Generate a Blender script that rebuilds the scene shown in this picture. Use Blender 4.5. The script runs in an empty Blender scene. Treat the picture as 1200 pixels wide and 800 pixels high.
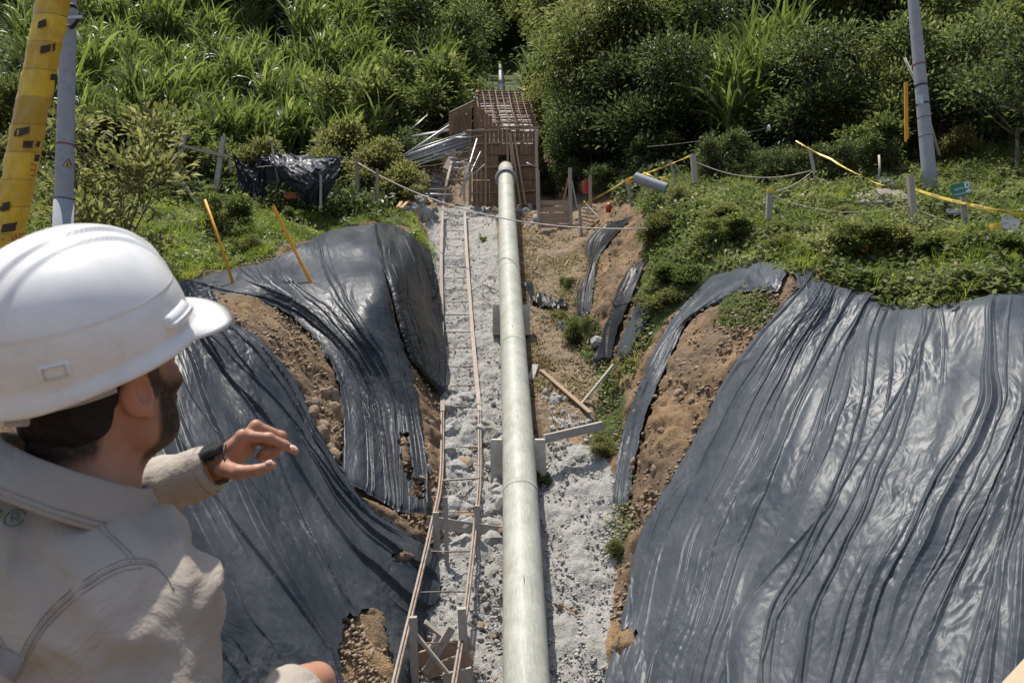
import bpy, math, random
import numpy as np
from mathutils import Vector, Matrix
random.seed(7); RNG = np.random.default_rng(7)
S = bpy.context.scene; C = S.collection
R = math.radians
# ------------------------------------------------------------------ camera, world, sun, exposure
FP = 26/36*1200; PITCH = R(3.5); EYE = 1.65
cam_d = bpy.data.cameras.new("camera"); cam = bpy.data.objects.new("camera", cam_d); C.objects.link(cam)
cam_d.sensor_width = 36; cam_d.lens = 26; cam_d.clip_start = 0.05; cam_d.clip_end = 2000
cam.location = (0, 0, 0); cam.rotation_euler = (math.pi/2+PITCH, 0, 0); S.camera = cam
cam_d.dof.use_dof = True; cam_d.dof.focus_distance = 11; cam_d.dof.aperture_fstop = 11
SUN = Vector((-0.20, 0.15, 0.96)).normalized()
sun_el = math.asin(SUN.z); sun_az = math.atan2(SUN.x, SUN.y)
w = bpy.data.worlds.new("World"); S.world = w; w.use_nodes = True
wn = w.node_tree; sky = wn.nodes.new('ShaderNodeTexSky'); sky.sky_type = 'NISHITA'; sky.sun_disc = False
sky.sun_elevation = sun_el; sky.sun_rotation = sun_az; sky.air_density = 1.0; sky.dust_density = 2.5; sky.ozone_density = 1.0
wn.links.new(sky.outputs[0], wn.nodes['Background'].inputs[0]); wn.nodes['Background'].inputs[1].default_value = 0.14
sd = bpy.data.lights.new("sun", 'SUN'); sd.energy = 4.6; sd.angle = R(0.53); sd.color = (1, 0.95, 0.87)
so = bpy.data.objects.new("sun", sd); C.objects.link(so); so.rotation_euler = SUN.to_track_quat('Z', 'Y').to_euler(); so.location = (0, 0, 60)
S.view_settings.view_transform = 'Standard'; S.view_settings.look = 'None'; S.view_settings.exposure = 0.35; S.view_settings.gamma = 1
S.cycles.max_bounces = 8; S.cycles.transparent_max_bounces = 4

# ------------------------------------------------------------------ helpers
def tag(o, label=None, cat=None, group=None, kind=None):
    if label: o['label'] = label
    if cat: o['category'] = cat
    if group: o['group'] = group
    if kind: o['kind'] = kind
    return o
def empty(name, loc=(0, 0, 0)):
    o = bpy.data.objects.new(name, None); C.objects.link(o); o.location = loc; o.empty_display_size = .2
    return o
def worigin(o):
    v = Vector((0, 0, 0))
    while o is not None: v += o.location; o = o.parent
    return v
def link(name, me, mat=None, parent=None):
    o = bpy.data.objects.new(name, me); C.objects.link(o)
    if mat and not me.materials: me.materials.append(mat)
    if parent: o.parent = parent
    return o
def mesh_np(name, V, F, mat=None, parent=None, smooth=True, attrs=None, uv=None, loc=None):
    """V (n,3) world coordinates, F (m,3|4) array or list"""
    V = np.asarray(V, dtype=np.float64)
    org = np.array(worigin(parent)) if parent else (np.array(loc) if loc is not None else np.zeros(3))
    V = V-org
    me = bpy.data.meshes.new(name)
    if isinstance(F, np.ndarray):
        k = F.shape[1]; m = len(F)
        me.vertices.add(len(V)); me.vertices.foreach_set('co', V.astype(np.float32).ravel())
        me.loops.add(m*k); me.loops.foreach_set('vertex_index', F.astype(np.int32).ravel())
        me.polygons.add(m); me.polygons.foreach_set('loop_start', np.arange(0, m*k, k, dtype=np.int32))
        me.polygons.foreach_set('loop_total', np.full(m, k, dtype=np.int32)); me.update(calc_edges=True)
        F2 = F.ravel()
    else:
        me.from_pydata(V.tolist(), [], F); me.update(); F2 = None
    if smooth: me.polygons.foreach_set('use_smooth', np.ones(len(me.polygons), dtype=bool))
    if attrs:
        for n_, a in attrs.items():
            a = np.asarray(a, dtype=np.float32)
            if a.ndim == 1: at = me.attributes.new(n_, 'FLOAT', 'POINT'); at.data.foreach_set('value', a)
            else: at = me.attributes.new(n_, 'FLOAT_VECTOR', 'POINT'); at.data.foreach_set('vector', a.ravel())
    if uv is not None and F2 is not None:
        u = me.uv_layers.new(name='UVMap'); u.data.foreach_set('uv', uv[F2].astype(np.float32).ravel())
    me.validate() if F2 is None else None
    o = link(name, me, mat, parent)
    if not parent and loc is not None: o.location = loc
    return o
def copy_tree(o, parent=None):
    c = o.copy(); C.objects.link(c)
    if parent: c.parent = parent
    for ch in list(o.children): copy_tree(ch, c)
    return c
def unit(v): v = np.asarray(v, float); return v/(np.linalg.norm(v)+1e-12)
def frame(d, up=(0, 0, 1)):
    d = unit(d); up = np.asarray(up, float)
    if abs(np.dot(d, up)) > .97*np.linalg.norm(up): up = np.array([1., 0, 0]) if abs(d[0]) < .9 else np.array([0, 1., 0])
    s = unit(np.cross(d, up)); return d, s, np.cross(s, d)
class MB:
    def __init__(self): self.V = []; self.F = []; self.n = 0
    def add(self, V, F):
        self.V.append(np.asarray(V, float)); self.F += [tuple(i+self.n for i in f) for f in F]; self.n += len(V); return self
    def bar(self, p, q, w, h, up=(0, 0, 1), jit=0):
        p = np.asarray(p, float); q = np.asarray(q, float); d, s, u = frame(q-p, up); V = []
        for a in (p, q):
            for x, y in ((-1, -1), (1, -1), (1, 1), (-1, 1)):
                V.append(a+s*x*w/2+u*y*h/2+(RNG.normal(size=3)*jit if jit else 0))
        return self.add(V, [(0, 1, 2, 3), (7, 6, 5, 4), (0, 4, 5, 1), (1, 5, 6, 2), (2, 6, 7, 3), (3, 7, 4, 0)])
    def tube(self, pts, rad, n=8, cap=True):
        pts = np.asarray(pts, float); m = len(pts); rad = np.broadcast_to(np.asarray(rad, float), (m,)); V = []; F = []
        s0 = None
        for i in range(m):
            d = pts[min(i+1, m-1)]-pts[max(i-1, 0)]
            if s0 is None: d, s, u = frame(d)
            else:
                d = unit(d); s = s0-d*np.dot(s0, d); s = unit(s); u = np.cross(s, d)
            s0 = s
            for k in range(n):
                a = 2*math.pi*k/n; V.append(pts[i]+rad[i]*(s*math.cos(a)+u*math.sin(a)))
        for i in range(m-1):
            for k in range(n): F.append((i*n+k, i*n+(k+1) % n, (i+1)*n+(k+1) % n, (i+1)*n+k))
        if cap: F.append(tuple(range(n))[::-1]); F.append(tuple((m-1)*n+k for k in range(n)))
        return self.add(V, F)
    def build(self, name, mat, parent=None, smooth=False, bevel=0, loc=None):
        o = mesh_np(name, np.concatenate(self.V), self.F, mat, parent, smooth, loc=loc)
        if bevel:
            b = o.modifiers.new('b', 'BEVEL'); b.width = bevel; b.segments = 2; b.limit_method = 'ANGLE'
        return o
# noise
_perm = {}
def noise2(x, y, seed=0):
    if seed not in _perm:
        r = np.random.default_rng(1000+seed); _perm[seed] = (r.permutation(512), r.uniform(0, 2*np.pi, 512))
    P, A = _perm[seed]; x = np.asarray(x, float); y = np.asarray(y, float)
    xi = np.floor(x).astype(int); yi = np.floor(y).astype(int); xf = x-xi; yf = y-yi
    u = xf*xf*xf*(xf*(xf*6-15)+10); v = yf*yf*yf*(yf*(yf*6-15)+10)
    def g(a, b):
        h = A[P[(P[(xi+a) & 511]+yi+b) & 511]]; return np.cos(h)*(xf-a)+np.sin(h)*(yf-b)
    return ((g(0, 0)*(1-u)+g(1, 0)*u)*(1-v)+(g(0, 1)*(1-u)+g(1, 1)*u)*v)*1.5
def fbm(x, y, seed=0, oct=4, gain=.5):
    s = 0; a = 1; f = 1
    for i in range(oct): s = s+a*noise2(x*f, y*f, seed+i); a *= gain; f *= 2.03
    return s
def ridge(x, y, seed=0): return 1-np.abs(noise2(x, y, seed))*2.2
def sstep(a, b, x): t = np.clip((x-a)/(b-a), 0, 1); return t*t*(3-2*t)
def inpoly(px, py, poly):
    px = np.asarray(px); py = np.asarray(py); r = np.zeros(px.shape, bool); n = len(poly); j = n-1
    for i in range(n):
        xi, yi = poly[i]; xj, yj = poly[j]
        c = ((yi > py) != (yj > py)) & (px < (xj-xi)*(py-yi)/((yj-yi) if yj != yi else 1e-9)+xi); r ^= c; j = i
    return r
# projection between a photo pixel (1200x800) and the world
cp, sp = math.cos(PITCH), math.sin(PITCH)
def raydir(px, py):
    x = (np.asarray(px, float)-600)/FP; y = (400-np.asarray(py, float))/FP
    return np.stack([x, cp-y*sp, sp+y*cp], -1)
def at(px, py, Y):
    d = raydir(px, py); return d*(np.asarray(Y)/d[..., 1])[..., None]
def project(P):
    P = np.asarray(P, float); z = P[..., 1]*cp+P[..., 2]*sp; z = np.where(z > .05, z, .05); y = -P[..., 1]*sp+P[..., 2]*cp
    return 600+FP*P[..., 0]/z, 400-FP*y/z

# ------------------------------------------------------------------ terrain
ST = [  # depth, [(X,Z) x 12]  far-left .. toe-left, toe-right .. far-right
 (-60, [(-200, -1.7), (-60, -1.7), (-8, -1.7), (-5, -1.7), (-3, -1.7), (-1.2, -1.7), (1.2, -1.7), (3, -1.7), (5, -1.7), (8, -1.7), (60, -1.7), (200, -1.7)]),
 (1.9, [(-200, -1.2), (-60, -1.4), (-8, -1.7), (-5, -1.7), (-3, -1.7), (-1.2, -1.7), (1.2, -1.7), (3, -1.7), (5, -1.7), (8, -1.7), (60, -1.7), (200, -1.2)]),
 (3.4, [(-200, 0), (-60, -.8), (-8, -1.7), (-5, -4), (-3, -5.8), (-.9, -8), (.6, -8), (2.4, -6.4), (4, -5.0), (7, -2.8), (60, -1.0), (200, 0)]),
 (7,   [(-200, 1), (-60, 0), (-8, -1.3), (-5, -2.7), (-3, -4.6), (-1.0, -6.8), (.6, -6.8), (2.4, -5.0), (4.4, -3.4), (7, -1.8), (60, 1.0), (200, 2)]),
 (9,   [(-200, 2), (-60, 1), (-8, -.5), (-5, -1.6), (-3, -3.5), (-1.1, -5.6), (.95, -5.6), (2.6, -3.8), (4.6, -2.2), (7, -.5), (60, 2.0), (200, 3)]),
 (11,  [(-200, 3), (-60, 2), (-8, .6), (-5.4, -.7), (-3, -2.5), (-1.3, -4.35), (1.35, -4.35), (2.6, -3.0), (4.5, -1.2), (7.6, .9), (60, 3.3), (200, 5)]),
 (12.5, [(-200, 4), (-60, 3), (-8, 1.3), (-5.6, .4), (-3.3, -1.5), (-1.3, -3.45), (1.7, -3.45), (2.7, -2.2), (4.9, -.1), (7.4, 1.75), (60, 4.5), (200, 6)]),
 (14,  [(-200, 5), (-60, 4), (-8, 1.9), (-5.6, 1.4), (-3.5, -.2), (-1.35, -2.53), (2.0, -2.53), (2.9, -1.0), (5.6, 1.72), (9.7, 2.6), (60, 5.4), (200, 7)]),
 (17,  [(-200, 7), (-60, 5.5), (-10, 2.8), (-6.0, 2.4), (-3.1, 2.0), (-1.6, -.73), (2.35, -.73), (3.1, .9), (5.1, 2.9), (8, 3.75), (60, 7.4), (200, 9)]),
 (20,  [(-200, 9), (-60, 7.4), (-12, 4.2), (-8, 3.8), (-2.9, 3.5), (-1.95, 1.07), (2.2, 1.07), (3.0, 2.6), (4.6, 4.5), (9.2, 5.2), (60, 9), (200, 11)]),
 (25,  [(-200, 12), (-60, 10), (-14, 6.3), (-8, 5.8), (-3.3, 5.2), (-2.5, 4.07), (1.9, 4.07), (3.2, 4.9), (4.9, 6.8), (11.5, 7.3), (60, 13), (200, 15)]),
 (30,  [(-200, 16), (-60, 14), (-16, 8.4), (-9, 7.9), (-4.4, 7.6), (-3.2, 6.9), (1.8, 6.9), (4.0, 7.7), (5.0, 8.4), (12, 9.6), (60, 17), (200, 20)]),
 (33,  [(-200, 18), (-60, 16.5), (-16, 10.5), (-9, 9.5), (-4.8, 8.9), (-3.4, 8.1), (2.0, 8.1), (3.6, 9.0), (5.2, 10.0), (12, 11.5), (60, 19), (200, 22)]),
 (38,  [(-200, 22), (-60, 21), (-18, 14.5), (-9, 13.2), (-4.8, 12.4), (-3.4, 12.0), (2.2, 12.0), (3.6, 12.8), (5.2, 14.0), (12, 15.5), (60, 23), (200, 26)]),
 (45,  [(-200, 27), (-60, 26), (-20, 20), (-10, 18.5), (-5, 16.5), (-3.2, 15.6), (2.4, 15.6), (4, 16.5), (6, 18.0), (14, 20.5), (60, 28), (200, 31)]),
 (60,  [(-200, 38), (-60, 37), (-22, 31), (-12, 28), (-6, 24), (-3.0, 22.4), (1.6, 22.4), (4.5, 24), (8, 27), (18, 31), (60, 38), (200, 41)]),
 (85,  [(-200, 55), (-60, 54), (-26, 48), (-14, 43), (-7, 36), (-3.0, 33.4), (.8, 33.4), (4.5, 36), (10, 42), (22, 48), (60, 55), (200, 58)]),
 (190, [(-200, 130), (-80, 125), (-40, 112), (-20, 98), (-12, 87), (-6.0, 82), (.0, 82), (6, 87), (14, 98), (34, 112), (80, 126), (200, 133)]),
 (260, [(-250, 205), (-100, 200), (-50, 190), (-30, 182), (-15, 176), (-8, 174), (2, 174), (10, 176), (20, 182), (44, 190), (100, 200), (250, 205)]),
 (420, [(-400, 330), (-140, 325), (-60, 320), (-40, 318), (-20, 316), (-8, 315), (2, 315), (10, 316), (30, 318), (54, 320), (140, 325), (400, 330)])]
SY = np.array([s[0] for s in ST], float); SX = np.array([[k[0] for k in s[1]] for s in ST], float); SZ = np.array([[k[1] for k in s[1]] for s in ST], float)
def base_h(X, Y):
    X = np.asarray(X, float); Y = np.asarray(Y, float); sh = X.shape; x = X.ravel(); y = Y.ravel()
    out = np.empty(len(x))
    KX = np.stack([np.interp(y, SY, SX[:, k]) for k in range(12)], 1); KZ = np.stack([np.interp(y, SY, SZ[:, k]) for k in range(12)], 1)
    out[:] = KZ[:, 0]
    for k in range(11):
        a = KX[:, k]; b = KX[:, k+1]; t = np.clip((x-a)/(b-a), 0, 1); m = (x >= a); out = np.where(m, KZ[:, k]*(1-t)+KZ[:, k+1]*t, out)
    return out.reshape(sh)
GS = .08; GX0, GX1, GY0, GY1 = -24, 24, 1.5, 62
_gx = np.arange(GX0, GX1, GS); _gy = np.arange(GY0, GY1, GS)
HG = base_h(*np.meshgrid(_gx, _gy))
def blur(A, n):
    for _ in range(n):
        A = np.pad(A, 1, mode='edge'); A = (A[:-2, 1:-1]+A[2:, 1:-1]+2*A[1:-1, 1:-1])/4
        A = np.pad(A, ((0, 0), (1, 1)), mode='edge'); A = (A[:, :-2]+A[:, 2:]+2*A[:, 1:-1])/4
    return A
HG = blur(HG, 4)
XX, YY = np.meshgrid(_gx, _gy)
HG = HG+.28*fbm(XX/2.7, YY/2.7, 3, 2)*sstep(4, 9, YY)*np.where((XX > -1.6) & (XX < 1.9) & (YY < 33), .25, 1)
def ground(X, Y):
    """smooth ground height: the lookup grid near, the stations far"""
    X = np.asarray(X, float); Y = np.asarray(Y, float)
    fx = np.clip((X-GX0)/GS, 0, len(_gx)-1.001); fy = np.clip((Y-GY0)/GS, 0, len(_gy)-1.001); i = fx.astype(int); j = fy.astype(int); a = fx-i; b = fy-j
    h = (HG[j, i]*(1-a)+HG[j, i+1]*a)*(1-b)+(HG[j+1, i]*(1-a)+HG[j+1, i+1]*a)*b
    far = np.minimum.reduce([X-GX0, GX1-X, Y-GY0, GY1-Y])
    w_ = np.clip(far/1.5, 0, 1)
    if np.any(w_ < 1): h = h*w_+base_h(X, Y)*(1-w_)
    return h
def gnormal(X, Y, e=.12):
    n = np.stack([-(ground(X+e, Y)-ground(X-e, Y))/(2*e), -(ground(X, Y+e)-ground(X, Y-e))/(2*e), np.ones(np.shape(X))], -1)
    return n/np.linalg.norm(n, axis=-1, keepdims=True)
def cast(px, py, y0=5.0, y1=60.):
    d = raydir(px, py); d = d/d[..., 1:2]; hit = np.full(d.shape[:-1], y1); done = np.zeros(d.shape[:-1], bool); y = y0; st = .1
    while y < y1:
        m = (~done) & (d[..., 2]*y < ground(d[..., 0]*y, np.full(hit.shape, y))); hit[m] = y; done |= m
        y += st; st = .1 if y < 25 else .2
    lo = hit-st-.05; hi = hit.copy()
    for _ in range(9):
        mid = (lo+hi)/2; m = d[..., 2]*mid < ground(d[..., 0]*mid, mid); hi = np.where(m, mid, hi); lo = np.where(m, lo, mid)
    return d*hi[..., None]
def gp(px, py, lift=0):
    p = cast(np.array([float(px)]), np.array([float(py)]))[0]; p[2] += lift; return p
def gz(x, y): return float(ground(np.array([float(x)]), np.array([float(y)]))[0])
# ------------------------------------------------------------------ materials
class NT:
    def __init__(self, name):
        self.m = bpy.data.materials.new(name); self.m.use_nodes = True; self.t = self.m.node_tree; self.b = self.t.nodes['Principled BSDF']; self.out = self.t.nodes['Material Output']
    def n(self, typ, **k):
        o = self.t.nodes.new(typ); ins = k.pop('ins', {})
        for a, v in k.items(): setattr(o, a, v)
        for a, v in ins.items(): self.s(o.inputs[a], v)
        return o
    def s(self, inp, v):
        if isinstance(v, bpy.types.NodeSocket): self.t.links.new(v, inp)
        elif isinstance(v, (tuple, list)) and len(v) == 3 and inp.type == 'RGBA': inp.default_value = (*v, 1)
        else: inp.default_value = v
    def coord(self, scale=(1, 1, 1), kind='Object'):
        c = self.n('ShaderNodeTexCoord'); mp = self.n('ShaderNodeMapping'); mp.inputs['Scale'].default_value = scale
        self.t.links.new(c.outputs[kind], mp.inputs[0]); return mp.outputs[0]
    def noise(self, scale, vec=None, detail=4, rough=.55, dist=0):
        o = self.n('ShaderNodeTexNoise', ins={'Scale': scale, 'Detail': detail, 'Roughness': rough, 'Distortion': dist})
        if vec is not None: self.s(o.inputs['Vector'], vec)
        return o.outputs['Fac']
    def voro(self, scale, vec=None, feature='F1', out='Distance'):
        o = self.n('ShaderNodeTexVoronoi', feature=feature, ins={'Scale': scale})
        if vec is not None: self.s(o.inputs['Vector'], vec)
        return o.outputs[out]
    def ramp(self, fac, stops):
        o = self.n('ShaderNodeValToRGB'); self.s(o.inputs[0], fac); e = o.color_ramp.elements
        while len(e) < len(stops): e.new(.5)
        for i, (p, c) in enumerate(stops): e[i].position = p; e[i].color = (*c, 1) if isinstance(c, (tuple, list)) else (c, c, c, 1)
        return o.outputs[0]
    def mix(self, f, a, b, bt='MIX'):
        o = self.n('ShaderNodeMix', data_type='RGBA', blend_type=bt); self.s(o.inputs[0], f); self.s(o.inputs[6], a); self.s(o.inputs[7], b); return o.outputs[2]
    def math(self, op, a, b=0.):
        o = self.n('ShaderNodeMath', operation=op); self.s(o.inputs[0], a); self.s(o.inputs[1], b); return o.outputs[0]
    def attr(self, name, out='Fac'): return self.n('ShaderNodeAttribute', attribute_name=name).outputs[out]
    def bump(self, h, strength=.5, dist=.02, prev=None):
        o = self.n('ShaderNodeBump', ins={'Strength': strength, 'Distance': dist, 'Height': h})
        if prev is not None: self.s(o.inputs['Normal'], prev)
        return o.outputs[0]
    def set(self, **k):
        for a, v in k.items(): self.s(self.b.inputs[{'col': 'Base Color', 'rough': 'Roughness', 'spec': 'Specular IOR Level', 'nrm': 'Normal', 'metal': 'Metallic', 'sub': 'Subsurface Weight', 'coat': 'Coat Weight'}[a]], v)
        return self.m
def simple(name, col, rough=.6, var=.25, scale=6, bump=.3, bd=.005, kind='Object', sc=(1, 1, 1), metal=0, spec=.5):
    t = NT(name); v = t.coord(sc, kind); n1 = t.noise(scale, v, 5, .6)
    lo = tuple(c*(1-var) for c in col); hi = tuple(min(1, c*(1+var)) for c in col)
    t.set(col=t.ramp(n1, [(.3, lo), (.7, hi)]), rough=rough, metal=metal, spec=spec)
    if bump: t.set(nrm=t.bump(t.noise(scale*5, v, 4), bump, bd))
    return t.m
def leafmat(name, dark, mid, light, trans=.42, rough=.5, spec=.25):
    t = NT(name); a = t.attr('rnd'); oi = t.n('ShaderNodeObjectInfo').outputs['Random']
    f = t.math('ADD', t.math('MULTIPLY', a, .8), t.math('MULTIPLY', oi, .2))
    c = t.ramp(f, [(0, dark), (.5, mid), (1, light)]); t.set(col=c, rough=rough, spec=spec)
    tr = t.n('ShaderNodeBsdfTranslucent'); c2 = t.mix(.45, c, (.62, .8, .15), 'MULTIPLY'); c3 = t.mix(1., c2, (2.2, 2.2, 2.2), 'MULTIPLY')
    t.s(tr.inputs[0], c3); mx = t.n('ShaderNodeMixShader', ins={0: trans}); t.t.links.new(t.b.outputs[0], mx.inputs[1]); t.t.links.new(tr.outputs[0], mx.inputs[2]); t.t.links.new(mx.outputs[0], t.out.inputs[0])
    return t.m
def wood(name, col, var=.35, grain=(1, 1, 1)):
    t = NT(name); v = t.coord((30, 30, 30)); oi = t.n('ShaderNodeObjectInfo').outputs['Random']
    g = t.noise(.35, v, 6, .65, 1.2); g2 = t.noise(.06, v, 3)
    c = t.ramp(g, [(.25, tuple(x*(1-var) for x in col)), (.75, tuple(min(1, x*(1+var)) for x in col))])
    c = t.mix(t.math('MULTIPLY', g2, .5), c, tuple(x*.55 for x in col)); c = t.mix(t.math('MULTIPLY', oi, .5), c, tuple(x*.6 for x in col))
    t.set(col=c, rough=.8, spec=.25, nrm=t.bump(g, .35, .004)); return t.m
def plastic_sheet(name, base=(.022, .026, .032), dust=.35):
    t = NT(name); c = t.n('ShaderNodeTexCoord').outputs['UV']
    def m_(s):
        mp = t.n('ShaderNodeMapping'); mp.inputs['Scale'].default_value = s; t.t.links.new(c, mp.inputs[0]); return mp.outputs[0]
    def rg_(sc, vec, det, dist=.2):
        o = t.n('ShaderNodeTexNoise', noise_type='RIDGED_MULTIFRACTAL', normalize=True, ins={'Scale': sc, 'Detail': det, 'Roughness': .5, 'Distortion': dist, 'Lacunarity': 2.1, 'Offset': .9, 'Gain': 1.6}); t.s(o.inputs['Vector'], vec); return o.outputs['Fac']
    big = t.noise(2.6, m_((1, .45, 1)), 3, .5, .3); cr1 = rg_(2.2, m_((1, .5, 1)), 2); cr2 = rg_(6.5, m_((1, .6, 1)), 2, .1); fine = t.noise(45, m_((1, .5, 1)), 2, .5)
    d = t.noise(1.3, m_((1, .6, 1)), 6, .7); d2 = t.noise(55, m_((1, 1, 1)), 2, .5)
    spk = t.math('MULTIPLY', t.math('GREATER_THAN', d2, .70), t.math('GREATER_THAN', d, .5))
    dd = t.math('MULTIPLY', t.ramp(d, [(.35, 0.), (.75, 1.)]), dust)
    col = t.mix(dd, base, (.17, .18, .185)); col = t.mix(t.math('MULTIPLY', spk, .5), col, (.5, .49, .46))
    n = t.bump(big, .12, .1); n = t.bump(cr1, .15, .03, n); n = t.bump(cr2, .16, .012, n); n = t.bump(fine, .1, .004, n)
    t.set(col=col, rough=t.ramp(d, [(.3, .33), (.8, .50)]), spec=.15, nrm=n); return t.m
M = {}
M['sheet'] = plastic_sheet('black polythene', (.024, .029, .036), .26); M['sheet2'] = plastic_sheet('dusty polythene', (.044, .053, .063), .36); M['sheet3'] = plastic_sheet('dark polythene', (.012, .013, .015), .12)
M['wood'] = wood('weathered timber', (.40, .29, .195)); M['wood_red'] = wood('form timber', (.27, .165, .105), .45); M['wood_grey'] = wood('grey timber', (.40, .36, .30)); M['wood_light'] = wood('new timber', (.45, .29, .15)); M['wood_rail'] = wood('rail timber', (.40, .335, .275))
M['steel'] = simple('rusty steel', (.20, .15, .12), .6, .4, 9, metal=.3); M['galv'] = simple('galvanised tube', (.45, .46, .47), .45, .2, 6, metal=.5)
M['rebar'] = simple('rebar', (.13, .065, .045), .7, .4, 9)
M['concrete'] = simple('concrete', (.33, .31, .27), .9, .25, 5, .5, .01); M['concrete_grey'] = simple('pole concrete', (.27, .29, .31), .8, .12, 8, .3, .004)
M['stone'] = simple('grey stone', (.32, .31, .29), .9, .3, 5, .6, .02); M['stone_brown'] = simple('brown clod', (.25, .18, .12), .95, .3, 5, .6, .02)
M['bark'] = simple('bark', (.12, .10, .075), .9, .4, 8, .8, .02, sc=(1, 1, .3)); M['yellow'] = simple('yellow paint', (.75, .36, .02), .5, .12, 5, .15)
M['rope'] = simple('pale rope', (.42, .37, .33), .9, .3, 40, .5); M['red'] = simple('red plastic', (.35, .03, .02), .5); M['white'] = simple('white plastic', (.75, .75, .73), .5, .06)
M['leafA'] = leafmat('broad leaf', (.028, .038, .014), (.088, .102, .038), (.25, .25, .11)); M['leafB'] = leafmat('olive leaf', (.045, .048, .02), (.125, .125, .052), (.28, .26, .13))
M['leafC'] = leafmat('dark leaf', (.016, .026, .011), (.048, .062, .027), (.19, .20, .10), rough=.42, spec=.4); M['cane'] = leafmat('cane leaf', (.04, .056, .016), (.115, .145, .04), (.34, .35, .14), .45, .45, .35)
M['grass'] = leafmat('grass', (.07, .095, .015), (.17, .21, .03), (.34, .34, .09), .45, .55); M['creeper'] = leafmat('creeper leaf', (.07, .08, .03), (.15, .165, .07), (.30, .30, .17), .3, .5, .3)
M['dry'] = leafmat('dry straw', (.14, .10, .05), (.26, .2, .11), (.5, .42, .28), .2)
# ground material: zones from the vertex attribute (x shotcrete, y green, z litter)
t = NT('ground'); v = t.coord(); zs = t.n('ShaderNodeSeparateXYZ'); t.t.links.new(t.attr('zone', 'Vector'), zs.inputs[0])
n1 = t.noise(1.1, v, 8, .7); n2 = t.noise(7, v, 6, .7); n3 = t.noise(45, v, 4, .7); vo = t.voro(9, v); vo2 = t.voro(38, v)
soil = t.mix(t.ramp(n2, [(.3, 0.), (.7, 1.)]), (.06, .042, .028), (.22, .15, .09)); soil = t.mix(t.ramp(n1, [(.42, 0.), (.60, 1.)]), soil, (.29, .185, .095)); soil = t.mix(t.ramp(n3, [(.45, 0.), (.75, .6)]), soil, (.36, .28, .19)); n0 = t.noise(.45, v, 4, .6); soil = t.mix(t.ramp(n0, [(.45, 0.), (.6, .7)]), soil, (.13, .095, .065))
shot = t.mix(t.ramp(n3, [(.3, 0.), (.6, 1.)]), (.24, .232, .21), (.38, .372, .345)); shot = t.mix(t.ramp(vo2, [(.0, .8), (.35, 0.)]), shot, (.48, .47, .44)); shot = t.mix(t.ramp(n1, [(.55, 0.), (.7, .55)]), shot, (.21, .18, .14))
shot = t.mix(t.ramp(n2, [(.58, 0.), (.72, .6)]), shot, (.17, .15, .125))
green = t.mix(t.ramp(n2, [(.35, 0.), (.65, 1.)]), (.035, .045, .014), (.09, .12, .03)); litter = t.mix(t.ramp(n3, [(.4, 0.), (.65, 1.)]), (.12, .085, .055), (.40, .31, .21))
def zr(o, a=.35, b=.65): 
    q = t.math('ADD', zs.outputs[o], t.math('MULTIPLY', t.math('SUBTRACT', n2, .5), .7)); return t.ramp(q, [(a, 0.), (b, 1.)])
c = t.mix(zr(2), soil, litter); c = t.mix(zr(1), c, green); zsh = zr(0); c = t.mix(zsh, c, shot)
nb = t.bump(n2, .7, .07); nb = t.bump(vo, .4, .03, nb); nb = t.bump(n3, .9, .02, nb); nb = t.bump(vo2, .7, .012, nb)
M['ground'] = t.set(col=c, rough=.95, spec=.2, nrm=nb)
# pipe
t = NT('pipe'); v = t.coord(); u = t.coord((1, 1, .12), 'UV')
a = t.noise(2.2, v, 6, .65); b_ = t.noise(26, v, 4, .7); sp_ = t.voro(50, v); st = t.noise(9, t.coord((6, .35, 1), 'UV'), 5, .7)
c = t.ramp(a, [(.3, (.25, .26, .215)), (.7, (.41, .415, .35))]); c = t.mix(t.ramp(st, [(.48, 0.), (.72, .7)]), c, (.50, .49, .42)); c = t.mix(t.ramp(b_, [(.56, 0.), (.72, .7)]), c, (.24, .22, .17)); dp = t.noise(.9, v, 6, .75); c = t.mix(t.ramp(dp, [(.56, 0.), (.7, .6)]), c, (.30, .28, .20))
c = t.mix(t.ramp(sp_, [(.05, .8), (.2, 0.)]), c, (.18, .17, .13))
M['pipe'] = t.set(col=c, rough=.55, spec=.35, nrm=t.bump(a, .15, .02))

# ------------------------------------------------------------------ plastic sheets: where each lies
def pl(pts, n):
    pts = np.asarray(pts, float); m = len(pts); tt = np.linspace(0, m-1, n); i = np.clip(tt.astype(int), 0, m-2); f = (tt-i)[:, None]
    P = np.vstack([2*pts[0]-pts[1], pts, 2*pts[-1]-pts[-2]]); p0, p1, p2, p3 = P[i], P[i+1], P[i+2], P[i+3]
    return .5*((2*p1)+(-p0+p2)*f+(2*p0-5*p1+4*p2-p3)*f*f+(-p0+3*p1-3*p2+p3)*f**3)
class Patch:
    """four edges in photo pixels; T left->right, B left->right, L top->bottom, Rr top->bottom"""
    def __init__(s, T, B, L, Rr): s.T, s.B, s.L, s.R = T, B, L, Rr
    def grid(s, nu, nv):
        T = pl(s.T, nu); B = pl(s.B, nu); L = pl(s.L, nv); Q = pl(s.R, nv); u = np.linspace(0, 1, nu)[None, :, None]; v = np.linspace(0, 1, nv)[:, None, None]
        return (1-u)*L[:, None]+u*Q[:, None]+(1-v)*T[None]+v*B[None]-((1-u)*(1-v)*T[0]+u*(1-v)*T[-1]+(1-u)*v*B[0]+u*v*B[-1])
    def poly(s): return [tuple(p) for p in np.vstack([pl(s.T, 12), pl(s.R, 20)[1:], pl(s.B, 12)[::-1][1:], pl(s.L, 20)[::-1][1:]])]
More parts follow.
